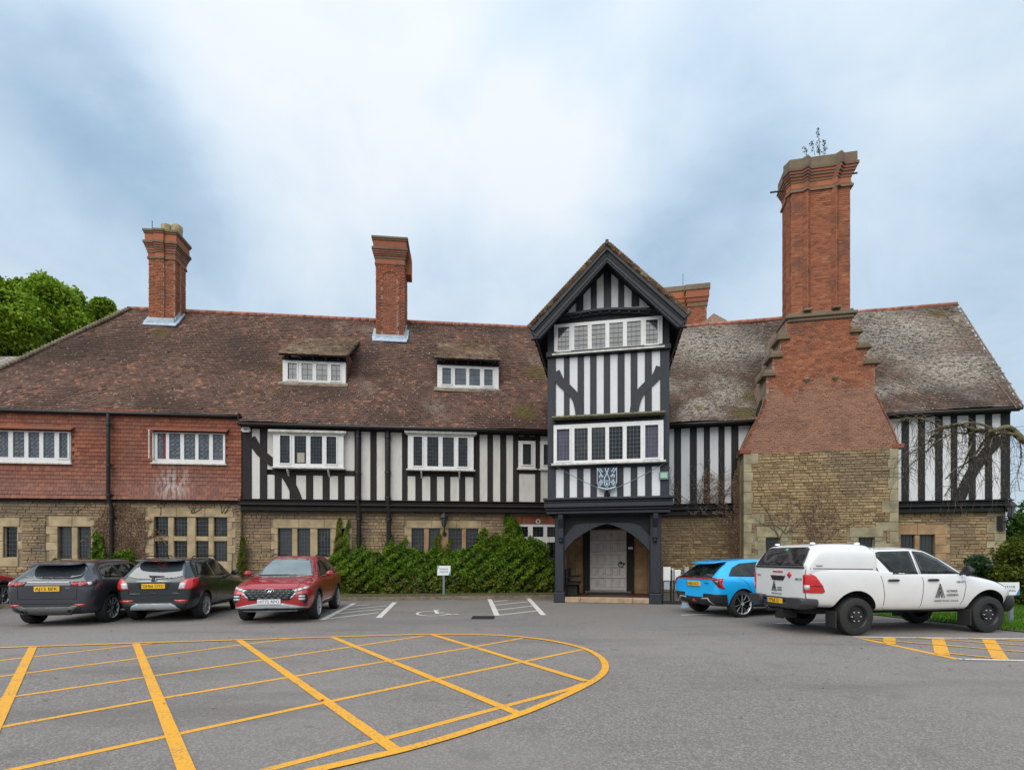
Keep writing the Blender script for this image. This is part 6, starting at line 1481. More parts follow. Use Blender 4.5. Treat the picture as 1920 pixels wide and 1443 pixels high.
# ---- dark teal SUV, tail to the viewer
def mokka(c, paint, plate='DH66 OTC'):
    st = [(-.83, .42, .60, .68, .90, .60, .98, .50), (-.82, .36, .70, .78, .98, .70, 1.05, .58), (-.74, .30, .78, .86, 1.05, .80, 1.16, .64), (-.60, .27, .80, .885, 1.10, .84, 1.32, .62), (-.42, .26, .82, .90, 1.12, .86, 1.50, .59), (-.2, .25, .83, .90, 1.12, .86, 1.585, .59),
          (.3, .24, .83, .90, 1.10, .86, 1.62, .60), (1.0, .24, .83, .895, 1.05, .85, 1.64, .60), (1.5, .24, .83, .89, 1.03, .85, 1.60, .59), (2.0, .24, .83, .89, 1.0, .84, 1.36, .60), (2.42, .24, .83, .89, .99, .82, 1.10, .64), (2.95, .25, .82, .88, .95, .78, 1.0, .60), (3.35, .30, .75, .82, .84, .68, .89, .52), (3.46, .42, .60, .68, .72, .58, .77, .42)]
    ar = [(x, (.40, .36), y0_, y1_) for x in (0, 2.555) for y0_, y1_ in ((-1.2, -.62), (.62, 1.2))]
    c.body(hull(st), paint, ar)
    c.decal('rear_window', 'R', [(-.66, 1.15), (-.60, 1.30), (-.52, 1.49), (.52, 1.49), (.60, 1.30), (.66, 1.15), (.40, 1.09), (0, 1.075), (-.40, 1.09)], M['glass_gate'])
    c.body(hull([(-.72, 1.50, .46, .50, 1.515, .50, 1.53, .47), (-.56, 1.52, .52, .55, 1.545, .55, 1.575, .52), (-.15, 1.55, .53, .56, 1.58, .55, 1.615, .52)]), paint, name='spoiler')
    c.decal('brake_light', 'R', [(-.13, 1.505), (.13, 1.505), (.13, 1.528), (-.13, 1.528)], M['lamp_red'])
    c.both('side_window', [(-.42, 1.17), (-.22, 1.42), (.0, 1.49), (.62, 1.53), (.66, 1.12)], M['glass_car']); c.both('side_window', [(.74, 1.12), (.70, 1.53), (1.30, 1.53), (1.62, 1.45), (1.98, 1.12)], M['glass_car'])
    c.mir('tail_lamp', 'RR', [(.20, .82), (.16, .99), (.04, 1.07), (-.30, 1.12), (-.25, 1.0), (-.12, .87), (.0, .815)], M['lamp_red'], off=.02, depth=.03)
    c.mir('reverse_lamp', 'RR', [(.19, .84), (.165, .98), (.06, .98), (.09, .84)], M['lamp_clear'], off=.026)
    c.decal('chrome_bar', 'R', [(-.40, 1.0), (.40, 1.0), (.38, 1.035), (0, 1.05), (-.38, 1.035)], M['silver'], off=.016, depth=.03, ln=.3)
    c.decal('emblem', 'R', [(.06 * math.cos(a), 1.062 + .06 * math.sin(a)) for a in [i * math.pi / 8 for i in range(16)]], M['chrome'], off=.045, depth=.05, ln=.2)
    c.decal('emblem_field', 'R', [(.043 * math.cos(a), 1.062 + .043 * math.sin(a)) for a in [i * math.pi / 8 for i in range(16)]], M['trim'], off=.047, depth=.05, ln=.2)
    c.seam('R', [(-.60, 1.08), (-.56, .72), (-.5, .68), (.5, .68), (.56, .72), (.60, 1.08)])
    c.seam('R', [(-.34, .98), (-.30, .83), (.30, .83), (.34, .98)], .012)
    c.decal('tailgate_latch', 'R', [(-.09, .745), (.09, .745), (.08, .715), (-.08, .715)], M['trim'], off=.01)
    c.mir('reflector', 'R', [(-.76, .56), (-.44, .56), (-.50, .51), (-.74, .50)], M['lamp_red'], off=.012)
    c.decal('lower_bumper', 'R', [(-.74, .50), (.74, .50), (.68, .30), (-.68, .30)], M['trim'], off=.010)
    c.decal('skid_plate', 'R', [(-.56, .33), (-.48, .43), (-.38, .475), (.38, .475), (.48, .43), (.56, .33)], M['silver'], off=.03, depth=.04)
    c.decal('wiper', 'R', [(-.22, 1.13), (.12, 1.125), (.14, 1.16), (-.2, 1.145)], M['trim'], off=.03, depth=.02)
    c.badge('R', .42, .72, 'MOKKA X', .032, .22); c.badge('R', -.50, .73, 'TURBO', .026, .15); c.plate('R', 0, .905, plate, M['plate_yellow'], .52, .12, .03)
    for y in (-.56, .56): b = MB(); b.tube([(-.1, y, 1.60), (.0, y * 1.0, 1.655), (1.3, y, 1.67), (1.42, y, 1.62)], .016, 6); b.build('roof_rail', M['trim'], c.root, True)
    b = MB(); b.tube([(-.05, 0, 1.60), (-.16, 0, 1.74)], [.012, .006], 6); b.build('aerial', M['trim'], c.root)
    for pp in ([(.69, 1.12), (.70, .45)], [(-.05, 1.15), (-.02, .95), (.2, .80)], [(1.9, 1.05), (1.88, .5)]): c.seam('S', pp)
    c.both('door_handle', [(.78, .98), (.96, .985), (.96, .955), (.78, .955)], paint, off=.03, depth=.02); c.both('sill', [(.42, .38), (2.12, .38), (2.12, .25), (.42, .25)], M['trim'])
    c.wheels((0, 2.555), .88, .35, .23, 'ten', .245); c.mirror(1.72, 1.0, 1.16, paint)
c = Car('parked_car', 'dark teal SUV with number plate DH66 OTC, between the graphite SUV and the red car', 'car', -9.16, 13.58, 100, 1.015, 'cars parked along the house'); mokka(c, P_TEAL)

# ---- ruby SUV, nose to the viewer
c = Car('parked_car', 'ruby red SUV with number plate HT72 RPO, nose out beside the ivy hedge', 'car', -6.56, 16.2, -81, 1.035, 'cars parked along the house')
st = [(-.86, .45, .60, .70, .95, .62, 1.0, .5), (-.84, .36, .74, .84, 1.02, .78, 1.10, .62), (-.70, .30, .82, .91, 1.08, .86, 1.30, .62), (-.42, .27, .85, .93, 1.10, .88, 1.52, .60), (-.1, .25, .86, .93, 1.09, .88, 1.60, .60), (.6, .24, .86, .93, 1.06, .88, 1.65, .61), (1.2, .24, .86, .93, 1.04, .87, 1.64, .61), (1.62, .24, .86, .93, 1.03, .87, 1.585, .60),
      (2.05, .24, .86, .93, 1.03, .86, 1.33, .63), (2.46, .24, .86, .93, 1.02, .86, 1.09, .74), (2.9, .25, .86, .93, .99, .84, 1.045, .68), (3.3, .26, .84, .92, .93, .80, .985, .62), (3.54, .29, .78, .87, .84, .74, .89, .58), (3.63, .33, .70, .79, .74, .66, .80, .52), (3.66, .40, .60, .68, .66, .56, .70, .44)]
ar = [(x, (.42, .375), y0_, y1_) for x in (0, 2.68) for y0_, y1_ in ((-1.25, -.66), (.66, 1.25))]
c.body(hull(st), P_RED, ar)
c.decal('windscreen', 'F', [(-.73, 1.115), (-.50, 1.545), (0, 1.57), (.50, 1.545), (.73, 1.115), (.4, 1.085), (-.4, 1.085)], M['glass_screen'], off=.005)
c.both('side_window', [(-.35, 1.15), (-.12, 1.44), (.3, 1.50), (.62, 1.52), (.66, 1.10)], M['glass_car']); c.both('side_window', [(.74, 1.10), (.70, 1.53), (1.25, 1.53), (1.55, 1.47), (2.0, 1.10)], M['glass_car'])
GR = [(-.70, .88), (-.86 + .1, .86), (-.50, .70), (-.40, .56), (.40, .56), (.50, .70), (.76, .86), (.70, .88), (.45, .845), (0, .835), (-.45, .845)]
c.decal('grille', 'F', [(-.62, .83), (-.46, .57), (.46, .57), (.62, .83), (.3, .82), (-.3, .82)], simple('dark_chrome_grille', (.035, .036, .04), .3, metal=.6), off=.014)
for i, zz in enumerate((.62, .67, .72, .77)):
    w_ = .43 + i * .045; n_ = 6 + i
    for k in range(n_):
        a = -w_ + 2 * w_ * k / n_; c.decal('grille_wing', 'F', [(a + .008, zz - .018), (a + 2 * w_ / n_ - .008, zz - .018), (a + 2 * w_ / n_ * .9, zz + .020), (a + 2 * w_ / n_ * .1, zz + .020)], M['grille_chrome'], off=.024, depth=.01, ln=.2)
for sd in (-1, 1):
    for i, (a, c_) in enumerate(((.52, .62), (.63, .73), (.74, .83))): c.decal('running_light', 'F', [(sd * a, .74 + i * .035), (sd * c_, .765 + i * .035), (sd * (c_ + .01), .825 + i * .03), (sd * (a - .01), .80 + i * .03)][::sd], M['lamp_clear'], off=.02, ln=.2)
    for i in range(2): c.decal('running_light', 'F', [(sd * (.46 + i * .05), .60 + i * .06), (sd * (.54 + i * .05), .64 + i * .06), (sd * (.56 + i * .05), .70 + i * .06), (sd * (.49 + i * .05), .655 + i * .06)][::sd], M['lamp_clear'], off=.02, ln=.2)
    c.decal('headlamp_recess', 'F', [(sd * .62, .71), (sd * .82, .72), (sd * .845, .60), (sd * .80, .46), (sd * .72, .56)][::sd], M['trim'], off=.012)
    for zz in (.655, .59): c.decal('headlight', 'F', [(sd * .66, zz - .022), (sd * .79, zz - .022), (sd * .79, zz + .022), (sd * .66, zz + .022)][::sd], M['lamp_clear'], off=.022, ln=.2)
c.decal('lower_bumper', 'F', [(-.80, .40), (-.5, .455), (-.3, .49), (.3, .49), (.5, .455), (.80, .40), (.74, .29), (-.74, .29)], M['trim'], off=.014)
c.decal('silver_trim', 'F', [(-.80, .40), (-.5, .46), (-.3, .495), (.3, .495), (.5, .46), (.80, .40), (.8, .385), (.5, .44), (.3, .47), (-.3, .47), (-.5, .44), (-.8, .385)], M['silver'], off=.022)
c.decal('silver_trim', 'F', [(-.62, .325), (.62, .325), (.58, .30), (-.58, .30)], M['silver'], off=.022)
em = [i * math.pi / 9 for i in range(18)]
c.decal('emblem', 'F', [(.105 * math.cos(a), .78 + .055 * math.sin(a)) for a in em], M['chrome'], off=.04, depth=.03, ln=.3); c.decal('emblem_field', 'F', [(.088 * math.cos(a), .78 + .040 * math.sin(a)) for a in em], M['trim'], off=.042, depth=.03, ln=.3)
c.badge('F', 0, .78, 'H', .06, .085, M['chrome'], .05, .35)
c.plate('F', 0, .535, 'HT72 RPO', M['plate_white'], .52, .115, .035)
for sd in (1, -1): c.seam('T', [(2.5, sd * .74), (3.0, sd * .66), (3.5, sd * .60)], .012)
c.seam('L', [(.69, 1.1), (.70, .45)]); c.seam('L', [(2.0, 1.05), (1.98, .5)]); c.both('door_handle', [(.80, 1.0), (.99, 1.005), (.99, .975), (.80, .97)], P_RED, off=.03)
c.both('sill', [(.45, .40), (2.24, .40), (2.24, .25), (.45, .25)], M['trim']);
for xa in (0, 2.68): c.both('arch_trim', [(xa + .43 * math.cos(a), .375 + .43 * math.sin(a)) for a in [i * math.pi / 12 for i in range(13)]] + [(xa + .48 * math.cos(a), .375 + .48 * math.sin(a)) for a in [i * math.pi / 12 for i in range(12, -1, -1)]], M['trim'], off=.014)
for y in (-.58, .58): b = MB(); b.tube([(-.2, y, 1.60), (.0, y, 1.66), (1.3, y, 1.67), (1.5, y, 1.61)], .016, 6); b.build('roof_rail', M['trim'], c.root, True)
c.wheels((0, 2.68), .93, .362, .24, 'y5', .255); c.mirror(1.92, 1.05, 1.14, P_RED)
c.decal('wiper', 'F', [(-.6, 1.11), (.1, 1.12), (.1, 1.135), (-.6, 1.13)], M['trim'], off=.02)

# ---- bright blue hatchback seen from its tail corner
c = Car('parked_car', 'bright blue hatchback with a black diffuser, parked between the porch and the white pickup', 'car', 6.02, 14.76, 18, 1.075, 'cars parked along the house')
st = [(-.80, .45, .60, .70, .86, .66, .94, .54), (-.79, .38, .74, .82, .93, .80, .99, .66), (-.68, .30, .82, .89, .97, .87, 1.06, .68), (-.45, .25, .84, .92, .99, .88, 1.25, .58), (-.15, .23, .85, .92, .99, .87, 1.43, .55), (.3, .22, .85, .92, .98, .86, 1.49, .56), (.95, .21, .85, .92, .96, .85, 1.51, .57), (1.4, .21, .85, .92, .95, .85, 1.47, .56),
      (1.95, .21, .85, .92, .94, .84, 1.22, .60), (2.5, .21, .85, .92, .92, .82, .98, .66), (3.0, .23, .83, .90, .86, .76, .91, .60), (3.36, .28, .76, .83, .74, .66, .79, .52), (3.46, .38, .62, .70, .64, .56, .68, .44)]
ar = [(x, (.385, .355), y0_, y1_) for x in (0, 2.705) for y0_, y1_ in ((-1.25, -.66), (.66, 1.25))]
c.body(hull(st), P_BLUE, ar)
c.decal('rear_window', 'R', [(-.62, 1.02), (-.50, 1.36), (.50, 1.36), (.62, 1.02)], M['glass_car'])
c.body(hull([(-.60, 1.33, .10, .42, 1.365, .44, 1.385, .42), (-.45, 1.36, .30, .50, 1.40, .50, 1.43, .46), (.0, 1.41, .40, .53, 1.45, .52, 1.48, .50)]), P_BLUE, name='spoiler')
c.both('side_window', [(-.38, 1.05), (-.12, 1.27), (.15, 1.37), (.72, 1.41), (.76, 1.02)], M['glass_car']); c.both('side_window', [(.82, 1.02), (.78, 1.41), (1.20, 1.40), (1.50, 1.33), (1.98, 1.0)], M['glass_car'])
c.decal('light_bar', 'R', [(-.80, .985), (-.60, 1.015), (.60, 1.015), (.80, .985), (.60, .965), (-.60, .965)], M['lamp_dark'], off=.02, depth=.03)
c.decal('light_bar_glow', 'R', [(-.76, .978), (.76, .978), (.60, .962), (-.60, .962)], M['lamp_red'], off=.026)
c.mir('tail_lamp', 'RR', [(.12, .985), (-.20, .99), (-.17, .88), (-.24, .74), (-.10, .76), (.02, .90)], M['lamp_red'], off=.02, depth=.03); c.mir('tail_lamp_inner', 'RR', [(.05, .95), (-.12, .96), (-.10, .88), (-.16, .78), (-.09, .79), (.0, .89)], M['lamp_dark'], off=.026)
c.decal('lower_bumper', 'R', [(-.80, .60), (-.62, .60), (-.50, .52), (-.20, .50), (.20, .50), (.50, .52), (.62, .60), (.80, .60), (.74, .30), (-.74, .30)], M['trim'], off=.012)
c.mir('bumper_side', 'RR', [(.3, .60), (-.28, .60), (-.30, .30), (.3, .30)], M['trim'], off=.010)
c.mir('bumper_trim', 'R', [(.30, .485), (.56, .50), (.68, .34), (.64, .34), (.54, .465), (.30, .45)], M['silver'], off=.02)
c.decal('fog_lamp', 'R', [(-.09, .37), (.09, .37), (0, .45)], M['lamp_red'], off=.02)
c.plate('R', 0, .84, 'HE62 ECE', M['plate_yellow'], .52, .115, .03, True); c.badge('R', -.50, .87, 'MG4', .035, .14, M['trim']); c.badge('R', .0, 1.0, 'MG', .05, .12, M['chrome'], .035)
c.seam('S', [(.79, 1.0), (.82, .30)]); c.seam('S', [(-.1, 1.0), (.1, .9), (.36, .5)]); c.both('sill', [(.40, .33), (2.32, .33), (2.32, .22), (.40, .22)], M['trim'])
c.decal('roof_hatch', 'T', [(-.12, -.16), (.10, -.16), (.10, .16), (-.12, .16)], M['trim'], off=.012)
c.wheels((0, 2.705), .90, .345, .235, 'five', .26); c.mirror(1.75, 1.02, 1.05, P_BLUE)

# ---- white double cab pickup with canopy
c = Car('pickup_truck', 'white double cab pickup with hard canopy and black steel wheels, side on at the right', 'pickup', 7.12, 11.56, 7.5, 1.035)
st = [(-1.10, .66, .74, .80, 1.30, .78, 1.345, .72), (-1.09, .60, .80, .86, 1.33, .83, 1.36, .78), (-1.02, .56, .84, .90, 1.34, .87, 1.37, .82), (-.6, .54, .86, .925, 1.34, .89, 1.37, .82), (.2, .50, .86, .93, 1.34, .89, 1.365, .82), (.50, .46, .86, .93, 1.30, .90, 1.33, .84), (1.2, .45, .86, .93, 1.25, .90, 1.29, .84), (2.1, .45, .86, .93, 1.23, .89, 1.27, .82),
      (2.62, .46, .86, .93, 1.19, .88, 1.24, .76), (3.05, .47, .86, .925, 1.13, .86, 1.19, .70), (3.40, .48, .84, .91, 1.06, .81, 1.12, .64), (3.66, .50, .76, .84, .97, .72, 1.03, .56), (3.84, .54, .62, .70, .88, .58, .93, .44), (3.90, .60, .48, .56, .80, .46, .85, .34)]
ar = [(x, (.50, .415), y0_, y1_) for x in (0, 3.085) for y0_, y1_ in ((-1.25, -.64), (.64, 1.25))]
c.body(hull(st, .5), P_WHITE, ar)
cab = [(.47, 1.15, .84, .87, 1.28, .86, 1.72, .72), (.49, 1.15, .86, .885, 1.29, .88, 1.77, .73), (.65, 1.15, .86, .89, 1.28, .885, 1.80, .74), (1.1, 1.15, .86, .89, 1.26, .885, 1.82, .73), (1.6, 1.15, .86, .89, 1.25, .885, 1.80, .72), (1.85, 1.15, .86, .89, 1.25, .88, 1.73, .71), (2.25, 1.14, .86, .89, 1.24, .88, 1.50, .74), (2.62, 1.12, .84, .88, 1.19, .86, 1.26, .77), (2.68, 1.10, .8, .84, 1.15, .82, 1.20, .74)]
c.body(hull(cab), P_WHITE, name='cab')
can = [(-1.095, 1.10, .80, .83, 1.40, .81, 1.42, .76), (-1.075, 1.08, .85, .88, 1.43, .85, 1.46, .79), (-1.00, 1.08, .87, .895, 1.52, .855, 1.58, .77), (-.90, 1.08, .87, .895, 1.66, .84, 1.75, .71), (-.80, 1.08, .87, .895, 1.74, .83, 1.85, .67), (-.6, 1.08, .87, .895, 1.76, .825, 1.885, .65), (.1, 1.08, .87, .895, 1.75, .825, 1.885, .65), (.40, 1.08, .87, .895, 1.73, .825, 1.86, .65), (.465, 1.08, .87, .89, 1.71, .82, 1.84, .64), (.475, 1.10, .84, .86, 1.68, .79, 1.80, .60)]
c.body(hull(can), P_WHITE, name='canopy')
c.decal('rear_window', 'R', [(-.77, 1.41), (-.74, 1.60), (-.68, 1.76), (-.58, 1.80), (.58, 1.80), (.68, 1.76), (.74, 1.60), (.77, 1.41)], simple('dark_canopy_glass', (.03, .027, .03), .06, ior=1.6, noise=.7, scale=6), off=.008)
c.decal('hinge_rail', 'R', [(-.79, 1.40), (.79, 1.40), (.79, 1.365), (-.79, 1.365)], M['trim'], off=.02, depth=.03)
c.decal('wiper', 'R', [(-.06, 1.44), (.10, 1.46), (.08, 1.51), (-.10, 1.50)], M['trim'], off=.03); c.decal('window_sticker', 'R', [(-.04, 1.73), (.06, 1.73), (.04, 1.78), (-.05, 1.77)], M['sign_green'], off=.012)
c.both('window_frame', [(.80, 1.245), (.54, 1.60), (.56, 1.69), (.64, 1.71), (1.36, 1.725), (1.41, 1.245)], M['trim'], off=.004); c.both('window_frame', [(1.48, 1.245), (1.43, 1.725), (1.70, 1.70), (2.02, 1.56), (2.45, 1.245)], M['trim'], off=.004)
c.both('side_window', [(.83, 1.27), (.58, 1.61), (.60, 1.67), (.66, 1.685), (1.33, 1.70), (1.38, 1.27)], M['glass_car'], off=.008); c.both('side_window', [(1.52, 1.27), (1.46, 1.70), (1.68, 1.68), (1.98, 1.55), (2.36, 1.27)], M['glass_car'], off=.008)
c.decal('windscreen', 'F', [(-.70, 1.27), (-.60, 1.70), (.60, 1.70), (.70, 1.27)], M['glass_screen'])
for pp in ([(.50, 1.76), (.49, 1.30), (.56, 1.1), (.62, .8), (.63, .55), (.70, .51), (1.52, .50)], [(.50, 1.76), (1.3, 1.775), (1.42, 1.76), (1.45, 1.25), (1.50, 1.1), (1.49, .6), (1.44, .50)], [(1.52, .50), (2.38, .52), (2.46, .7), (2.50, 1.0), (2.47, 1.20)], [(1.42, 1.76), (1.75, 1.73), (2.1, 1.58), (2.56, 1.24)]): c.seam('S', pp, .011)
c.seam('S', [(-1.02, 1.365), (.46, 1.345)], .016); c.seam('L', [(-1.02, 1.365), (.46, 1.345)], .014); c.seam('R', [(-.83, 1.33), (-.82, .70)], .014); c.seam('R', [(.83, 1.33), (.82, .70)], .014)
for xh in (.80, 1.72): c.both('door_handle', [(xh - .13, 1.115), (xh - .10, 1.10), (xh + .10, 1.10), (xh + .13, 1.12), (xh + .09, 1.145), (xh - .09, 1.145)], M['trim'], off=.035, depth=.01)
c.mir('tail_lamp', 'RR', [(.22, .88), (.22, 1.24), (.10, 1.26), (.02, 1.22), (-.10, 1.02), (-.13, .90), (-.09, .87)], M['lamp_red'], off=.016, depth=.03)
c.mir('reverse_lamp', 'RR', [(.20, .94), (.20, 1.03), (.11, 1.03), (.11, .94)], M['lamp_clear'], off=.022); c.mir('lamp_band', 'RR', [(.10, 1.035), (-.09, 1.02), (-.09, 1.0), (.10, 1.015)], M['lamp_dark'], off=.022)
c.decal('brake_light', 'R', [(-.16, 1.30), (.16, 1.30), (.16, 1.27), (-.16, 1.27)], M['lamp_red'], off=.014); c.decal('tailgate_handle', 'R', [(-.24, 1.20), (.24, 1.20), (.17, 1.10), (-.17, 1.10)], M['trim'], off=.016)
c.decal('hazard_diamond', 'R', [(-.37, 1.29), (-.44, 1.22), (-.37, 1.15), (-.30, 1.22)], simple('red_sticker', (.62, .02, .03), .5), off=.010, ln=.3)
c.badge('R', -.64, 1.14, 'HILUX', .045, .22, M['ink'], .010, .3); c.badge('R', .66, 1.19, 'TOYOTA', .03, .13, M['ink'], .010)
def logo(ax, cx, cz, s):
    d, hh = (Vector(v) for v in c.AX[ax]); r_ = c.shoot(hh * cx + Vector((0, 0, cz)) - d * 6, d); U = hh if hh.cross(Vector((0, 0, 1))).dot(d) < 0 else -hh; F = Frame(r_[0] - d * .012, U, (0, 0, 1)); b = MB()
    for k, wd in ((1.0, .36), (.74, .23), (.46, .11)):
        for sd in (-1, 1):
            a, e = Vector((0, s * (k - .5))), Vector((sd * s * wd, -s * .5)); q = (e - a).normalized(); n = Vector((-q.y, q.x)) * s * .022
            vs = [a - n, e - n, e + n, a + n]; b.add([F.pt(v.x, v.y, .0) for v in vs] + [F.pt(v.x, v.y, .004) for v in vs], [(0, 1, 2, 3), (7, 6, 5, 4), (4, 5, 6, 7)])
    b.build('emblem', M['ink'], c.root); return F
F1 = logo('S', 1.88, .90, .29); text('ACTIVATE', F1, .28, -.01, .004, .048, M['ink'], c.root, w=.25); text('LEARNING', F1, .29, -.09, .004, .048, M['ink'], c.root, w=.27); text('MERRIST WOOD COLLEGE', F1, .14, -.21, .004, .036, M['ink'], c.root, w=.56)
F1 = logo('R', .12, .97, .22); text('ACTIVATE', F1, .18, -.03, .004, .032, M['ink'], c.root, w=.15); text('LEARNING', F1, .18, -.08, .004, .032, M['ink'], c.root, w=.16); text('MERRIST WOOD COLLEGE', F1, .08, -.16, .004, .022, M['ink'], c.root, w=.32)
c.badge('S', 2.36, 1.08, 'HILUX', .038, .20, M['ink'], .012, .3); c.badge('S', -.84, 1.42, 'TRUCKMAN', .024, .14, M['ink'], .012)
bumper = simple('dark_metallic_bumper', (.055, .055, .06), .35, metal=.3)
CFr = Frame((-1.0, 0, 0), (0, -1, 0), (0, 0, 1), (-1, 0, 0))
for sd in (-1, 1):
    mb = hull([(-1.24, .56, .16, .20, .72, .20, .75, .18), (-1.22, .53, .20, .25, .74, .25, .77, .22), (-1.05, .52, .24, .29, .74, .28, .77, .25), (-.85, .54, .22, .26, .73, .25, .76, .22), (-.83, .56, .18, .22, .72, .21, .75, .18)])
    mb.v = [(x, y + sd * .66, z) for x, y, z in mb.v]; c.body(mb, bumper, name='bumper_corner')
b = MB(); b.chbox(CFr, -.42, .42, .52, .66, -.3, .17, .02); b.chbox(CFr, -.80, .80, .70, .745, -.3, .19, .01); b.build('rear_bumper', bumper, c.root, angle=50)
F2 = Frame((-1.18, 0, .665), (0, -1, 0), (0, 0, 1), (-1, 0, 0)); b = MB(); b.chbox(F2, -.26, .26, -.055, .055, 0, .012, .004); p = b.build('number_plate', M['plate_yellow'], c.root); b = MB(); b.box(F2, -.26, -.215, -.05, .05, .0125, .014); b.build('plate_band', M['plate_blue'], p); text('YP68 D', F2, -.02, 0, .014, .08, M['ink'], p, w=.36)
b = MB(); b.tube([(-1.1, 0, .46), (-1.32, 0, .46), (-1.36, 0, .50)], .03, 8); b.lathe((-1.36, 0, .51), (0, 0, 1), [(0, 0), (.03, .01), (.035, .03), (.02, .055), (0, .06)], 10); b.box(CFr, -.02, .20, .30, .50, -.2, .14); b.build('tow_bar', M['iron'], c.root, angle=40)
for xa in (-.50, 2.60):
    for y in (-.80, .80): b = MB(); b.chbox(Frame((xa, y, 0), (0, -1, 0), (0, 0, 1), (-1, 0, 0)), -.14, .14, .17, .50, -.012, .012, .004); b.build('mud_flap', M['rubber'], c.root)
c.body(hull([(3.52, .44, .80, .90, .74, .88, .78, .6), (3.60, .40, .84, .925, .78, .88, .82, .6), (3.75, .38, .80, .88, .78, .80, .82, .6), (3.90, .38, .68, .76, .76, .66, .80, .5), (3.98, .42, .50, .60, .72, .5, .75, .4)]), M['trim'], name='front_bumper')
c.mir('headlight', 'FR', [(p_ + 2.07, z_) for p_, z_ in ((.22, .94), (.20, 1.03), (.0, 1.10), (-.22, 1.13), (-.18, 1.05), (.0, .96))], M['glass_car'], off=.014); c.decal('grille', 'F', [(-.40, .98), (-.36, .84), (.36, .84), (.40, .98)], M['trim'], off=.012)
b = MB(); b.box(Frame((0, 0, 0), (1, 0, 0), (0, 0, 1), (0, -1, 0)), -.9, 3.5, .42, .62, -.55, .55); b.build('chassis', M['black'], c.root)
for x in (-.72, .30):
    for y in (-.56, .56): b = MB(); b.lathe((x, y, 1.86), (0, 0, 1), [(.06, 0), (.05, .035), (0, .045)], 10); b.build('roof_mount', P_WHITE, c.root, True)
c.wheels((0, 3.085), .91, .385, .255, 'steel', .235); c.mirror(2.40, 1.05, 1.30, M['trim'], 1.25)
# car at the very edge
pk = [o for o in bpy.data.objects if o.get('label', '').startswith('ruby')][0]; cp = copytree(pk); cp.location = (-17.32, 13.9, 0); cp.rotation_euler = (0, 0, R(100)); cp['label'] = 'red car almost wholly outside the frame at the left edge of the car park'

# ------------------------------------------------------------ planting
def ivy_patch(F, poly, n, v0, v1, size, mat, name, label=None, cat=None, parent=None, bottom=None, spread=1.0):
    P = np.array(poly, float); lo, hi = P.min(0), P.max(0); X = RNG.uniform(lo[0], hi[0], n); Y = RNG.uniform(lo[1], hi[1], n); k = inside(poly, X, Y); X, Y = X[k], Y[k]
    if spread < 1: kk = (np.sin(X * .9 + Y * .35) + np.sin(Y * .8 - X * .5) + np.sin(X * 2.1 + 1) * .6 + RNG.normal(0, .8, len(X))) > -.4; X, Y = X[kk], Y[kk]
    else:
        q = np.sin(X * .21 + 1.1 * np.sin(Y * .17)) + np.sin(Y * .33 + X * .12 + 2) + .8 * np.sin(X * .53 - Y * .41) + .7 * np.sin(X * 1.1 + Y * .9); kk = q + RNG.normal(0, .9, len(X)) > -1.05; X, Y = X[kk], Y[kk]
    t = (Y - lo[1]) / (hi[1] - lo[1]); vmax = v0 + (v1 - v0) * np.clip(t * 1.6, 0, 1) if bottom is None else np.full(len(X), v1)
    bump_ = .22 * np.sin(X * .23 + Y * .1) * np.sin(Y * .21) + .18 * np.sin(X * .11) * np.sin(Y * .13 + X * .05) + .10 * np.sin(X * .31 + 2) * np.sin(Y * .27)
    V_ = v0 + (vmax - v0) * (1 - RNG.random(len(X)) ** 2.6 * .6) + bump_ * np.clip((vmax - v0), 0, 1)
    C = np.array([F.pt(*F.hit(x, y, v), v) for x, y, v in zip(X, Y, V_)])
    V, Q = leaves(C, size, np.array(F.N) * .55 + np.array((0, 0, .5)), spread)
    o = fast(name, V, Q, mat, parent, 'stuff' if parent or not label else None)
    if label: tag(o, label, cat)
    return o
# ivy hedge in front of the wall: leafy mass, climbers and stems
hedge = thing('ivy_hedge', LF.pt(LF.hx(830), .1, .5), 'dense green ivy hedge along the wall between the red car and the porch', 'hedge')
top = [(612, 1122), (608, 1060), (622, 1038), (640, 1030), (660, 1045), (690, 1030), (715, 1038), (735, 1010), (745, 1035), (770, 1026), (800, 1035), (818, 1020), (832, 1038), (860, 1030), (885, 1025), (905, 1012), (925, 1003), (950, 1010), (968, 1002), (985, 1010), (1010, 1016), (1022, 1038), (1038, 1050), (1041, 1118)]
ivy_patch(LF, top, 62000, .0, .85, .125, M['ivy'], 'foliage', parent=hedge)
ivy_patch(LF, [(625, 1118), (625, 1055), (1036, 1055), (1036, 1116)], 5000, .5, 1.1, .12, M['ivy_yellow'], 'yellow_leaves', parent=hedge)
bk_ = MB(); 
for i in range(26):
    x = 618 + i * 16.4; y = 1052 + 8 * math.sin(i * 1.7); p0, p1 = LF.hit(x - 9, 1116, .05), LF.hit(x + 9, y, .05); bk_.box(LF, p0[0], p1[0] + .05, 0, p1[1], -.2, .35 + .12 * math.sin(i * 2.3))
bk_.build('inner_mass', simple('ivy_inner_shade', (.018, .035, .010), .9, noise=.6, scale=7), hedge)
climb = [(634, 1040, 638, 972, 10), (648, 1045, 655, 975, 7), (672, 1050, 673, 1000, 14), (729, 1045, 730, 1000, 14), (752, 1040, 760, 1010, 14), (820, 1035, 824, 1000, 10), (838, 1040, 846, 1010, 10), (905, 1030, 910, 990, 18), (930, 1030, 932, 1000, 15), (960, 1030, 958, 966, 26), (955, 1010, 950, 963, 16), (1000, 1030, 1000, 1006, 30)]
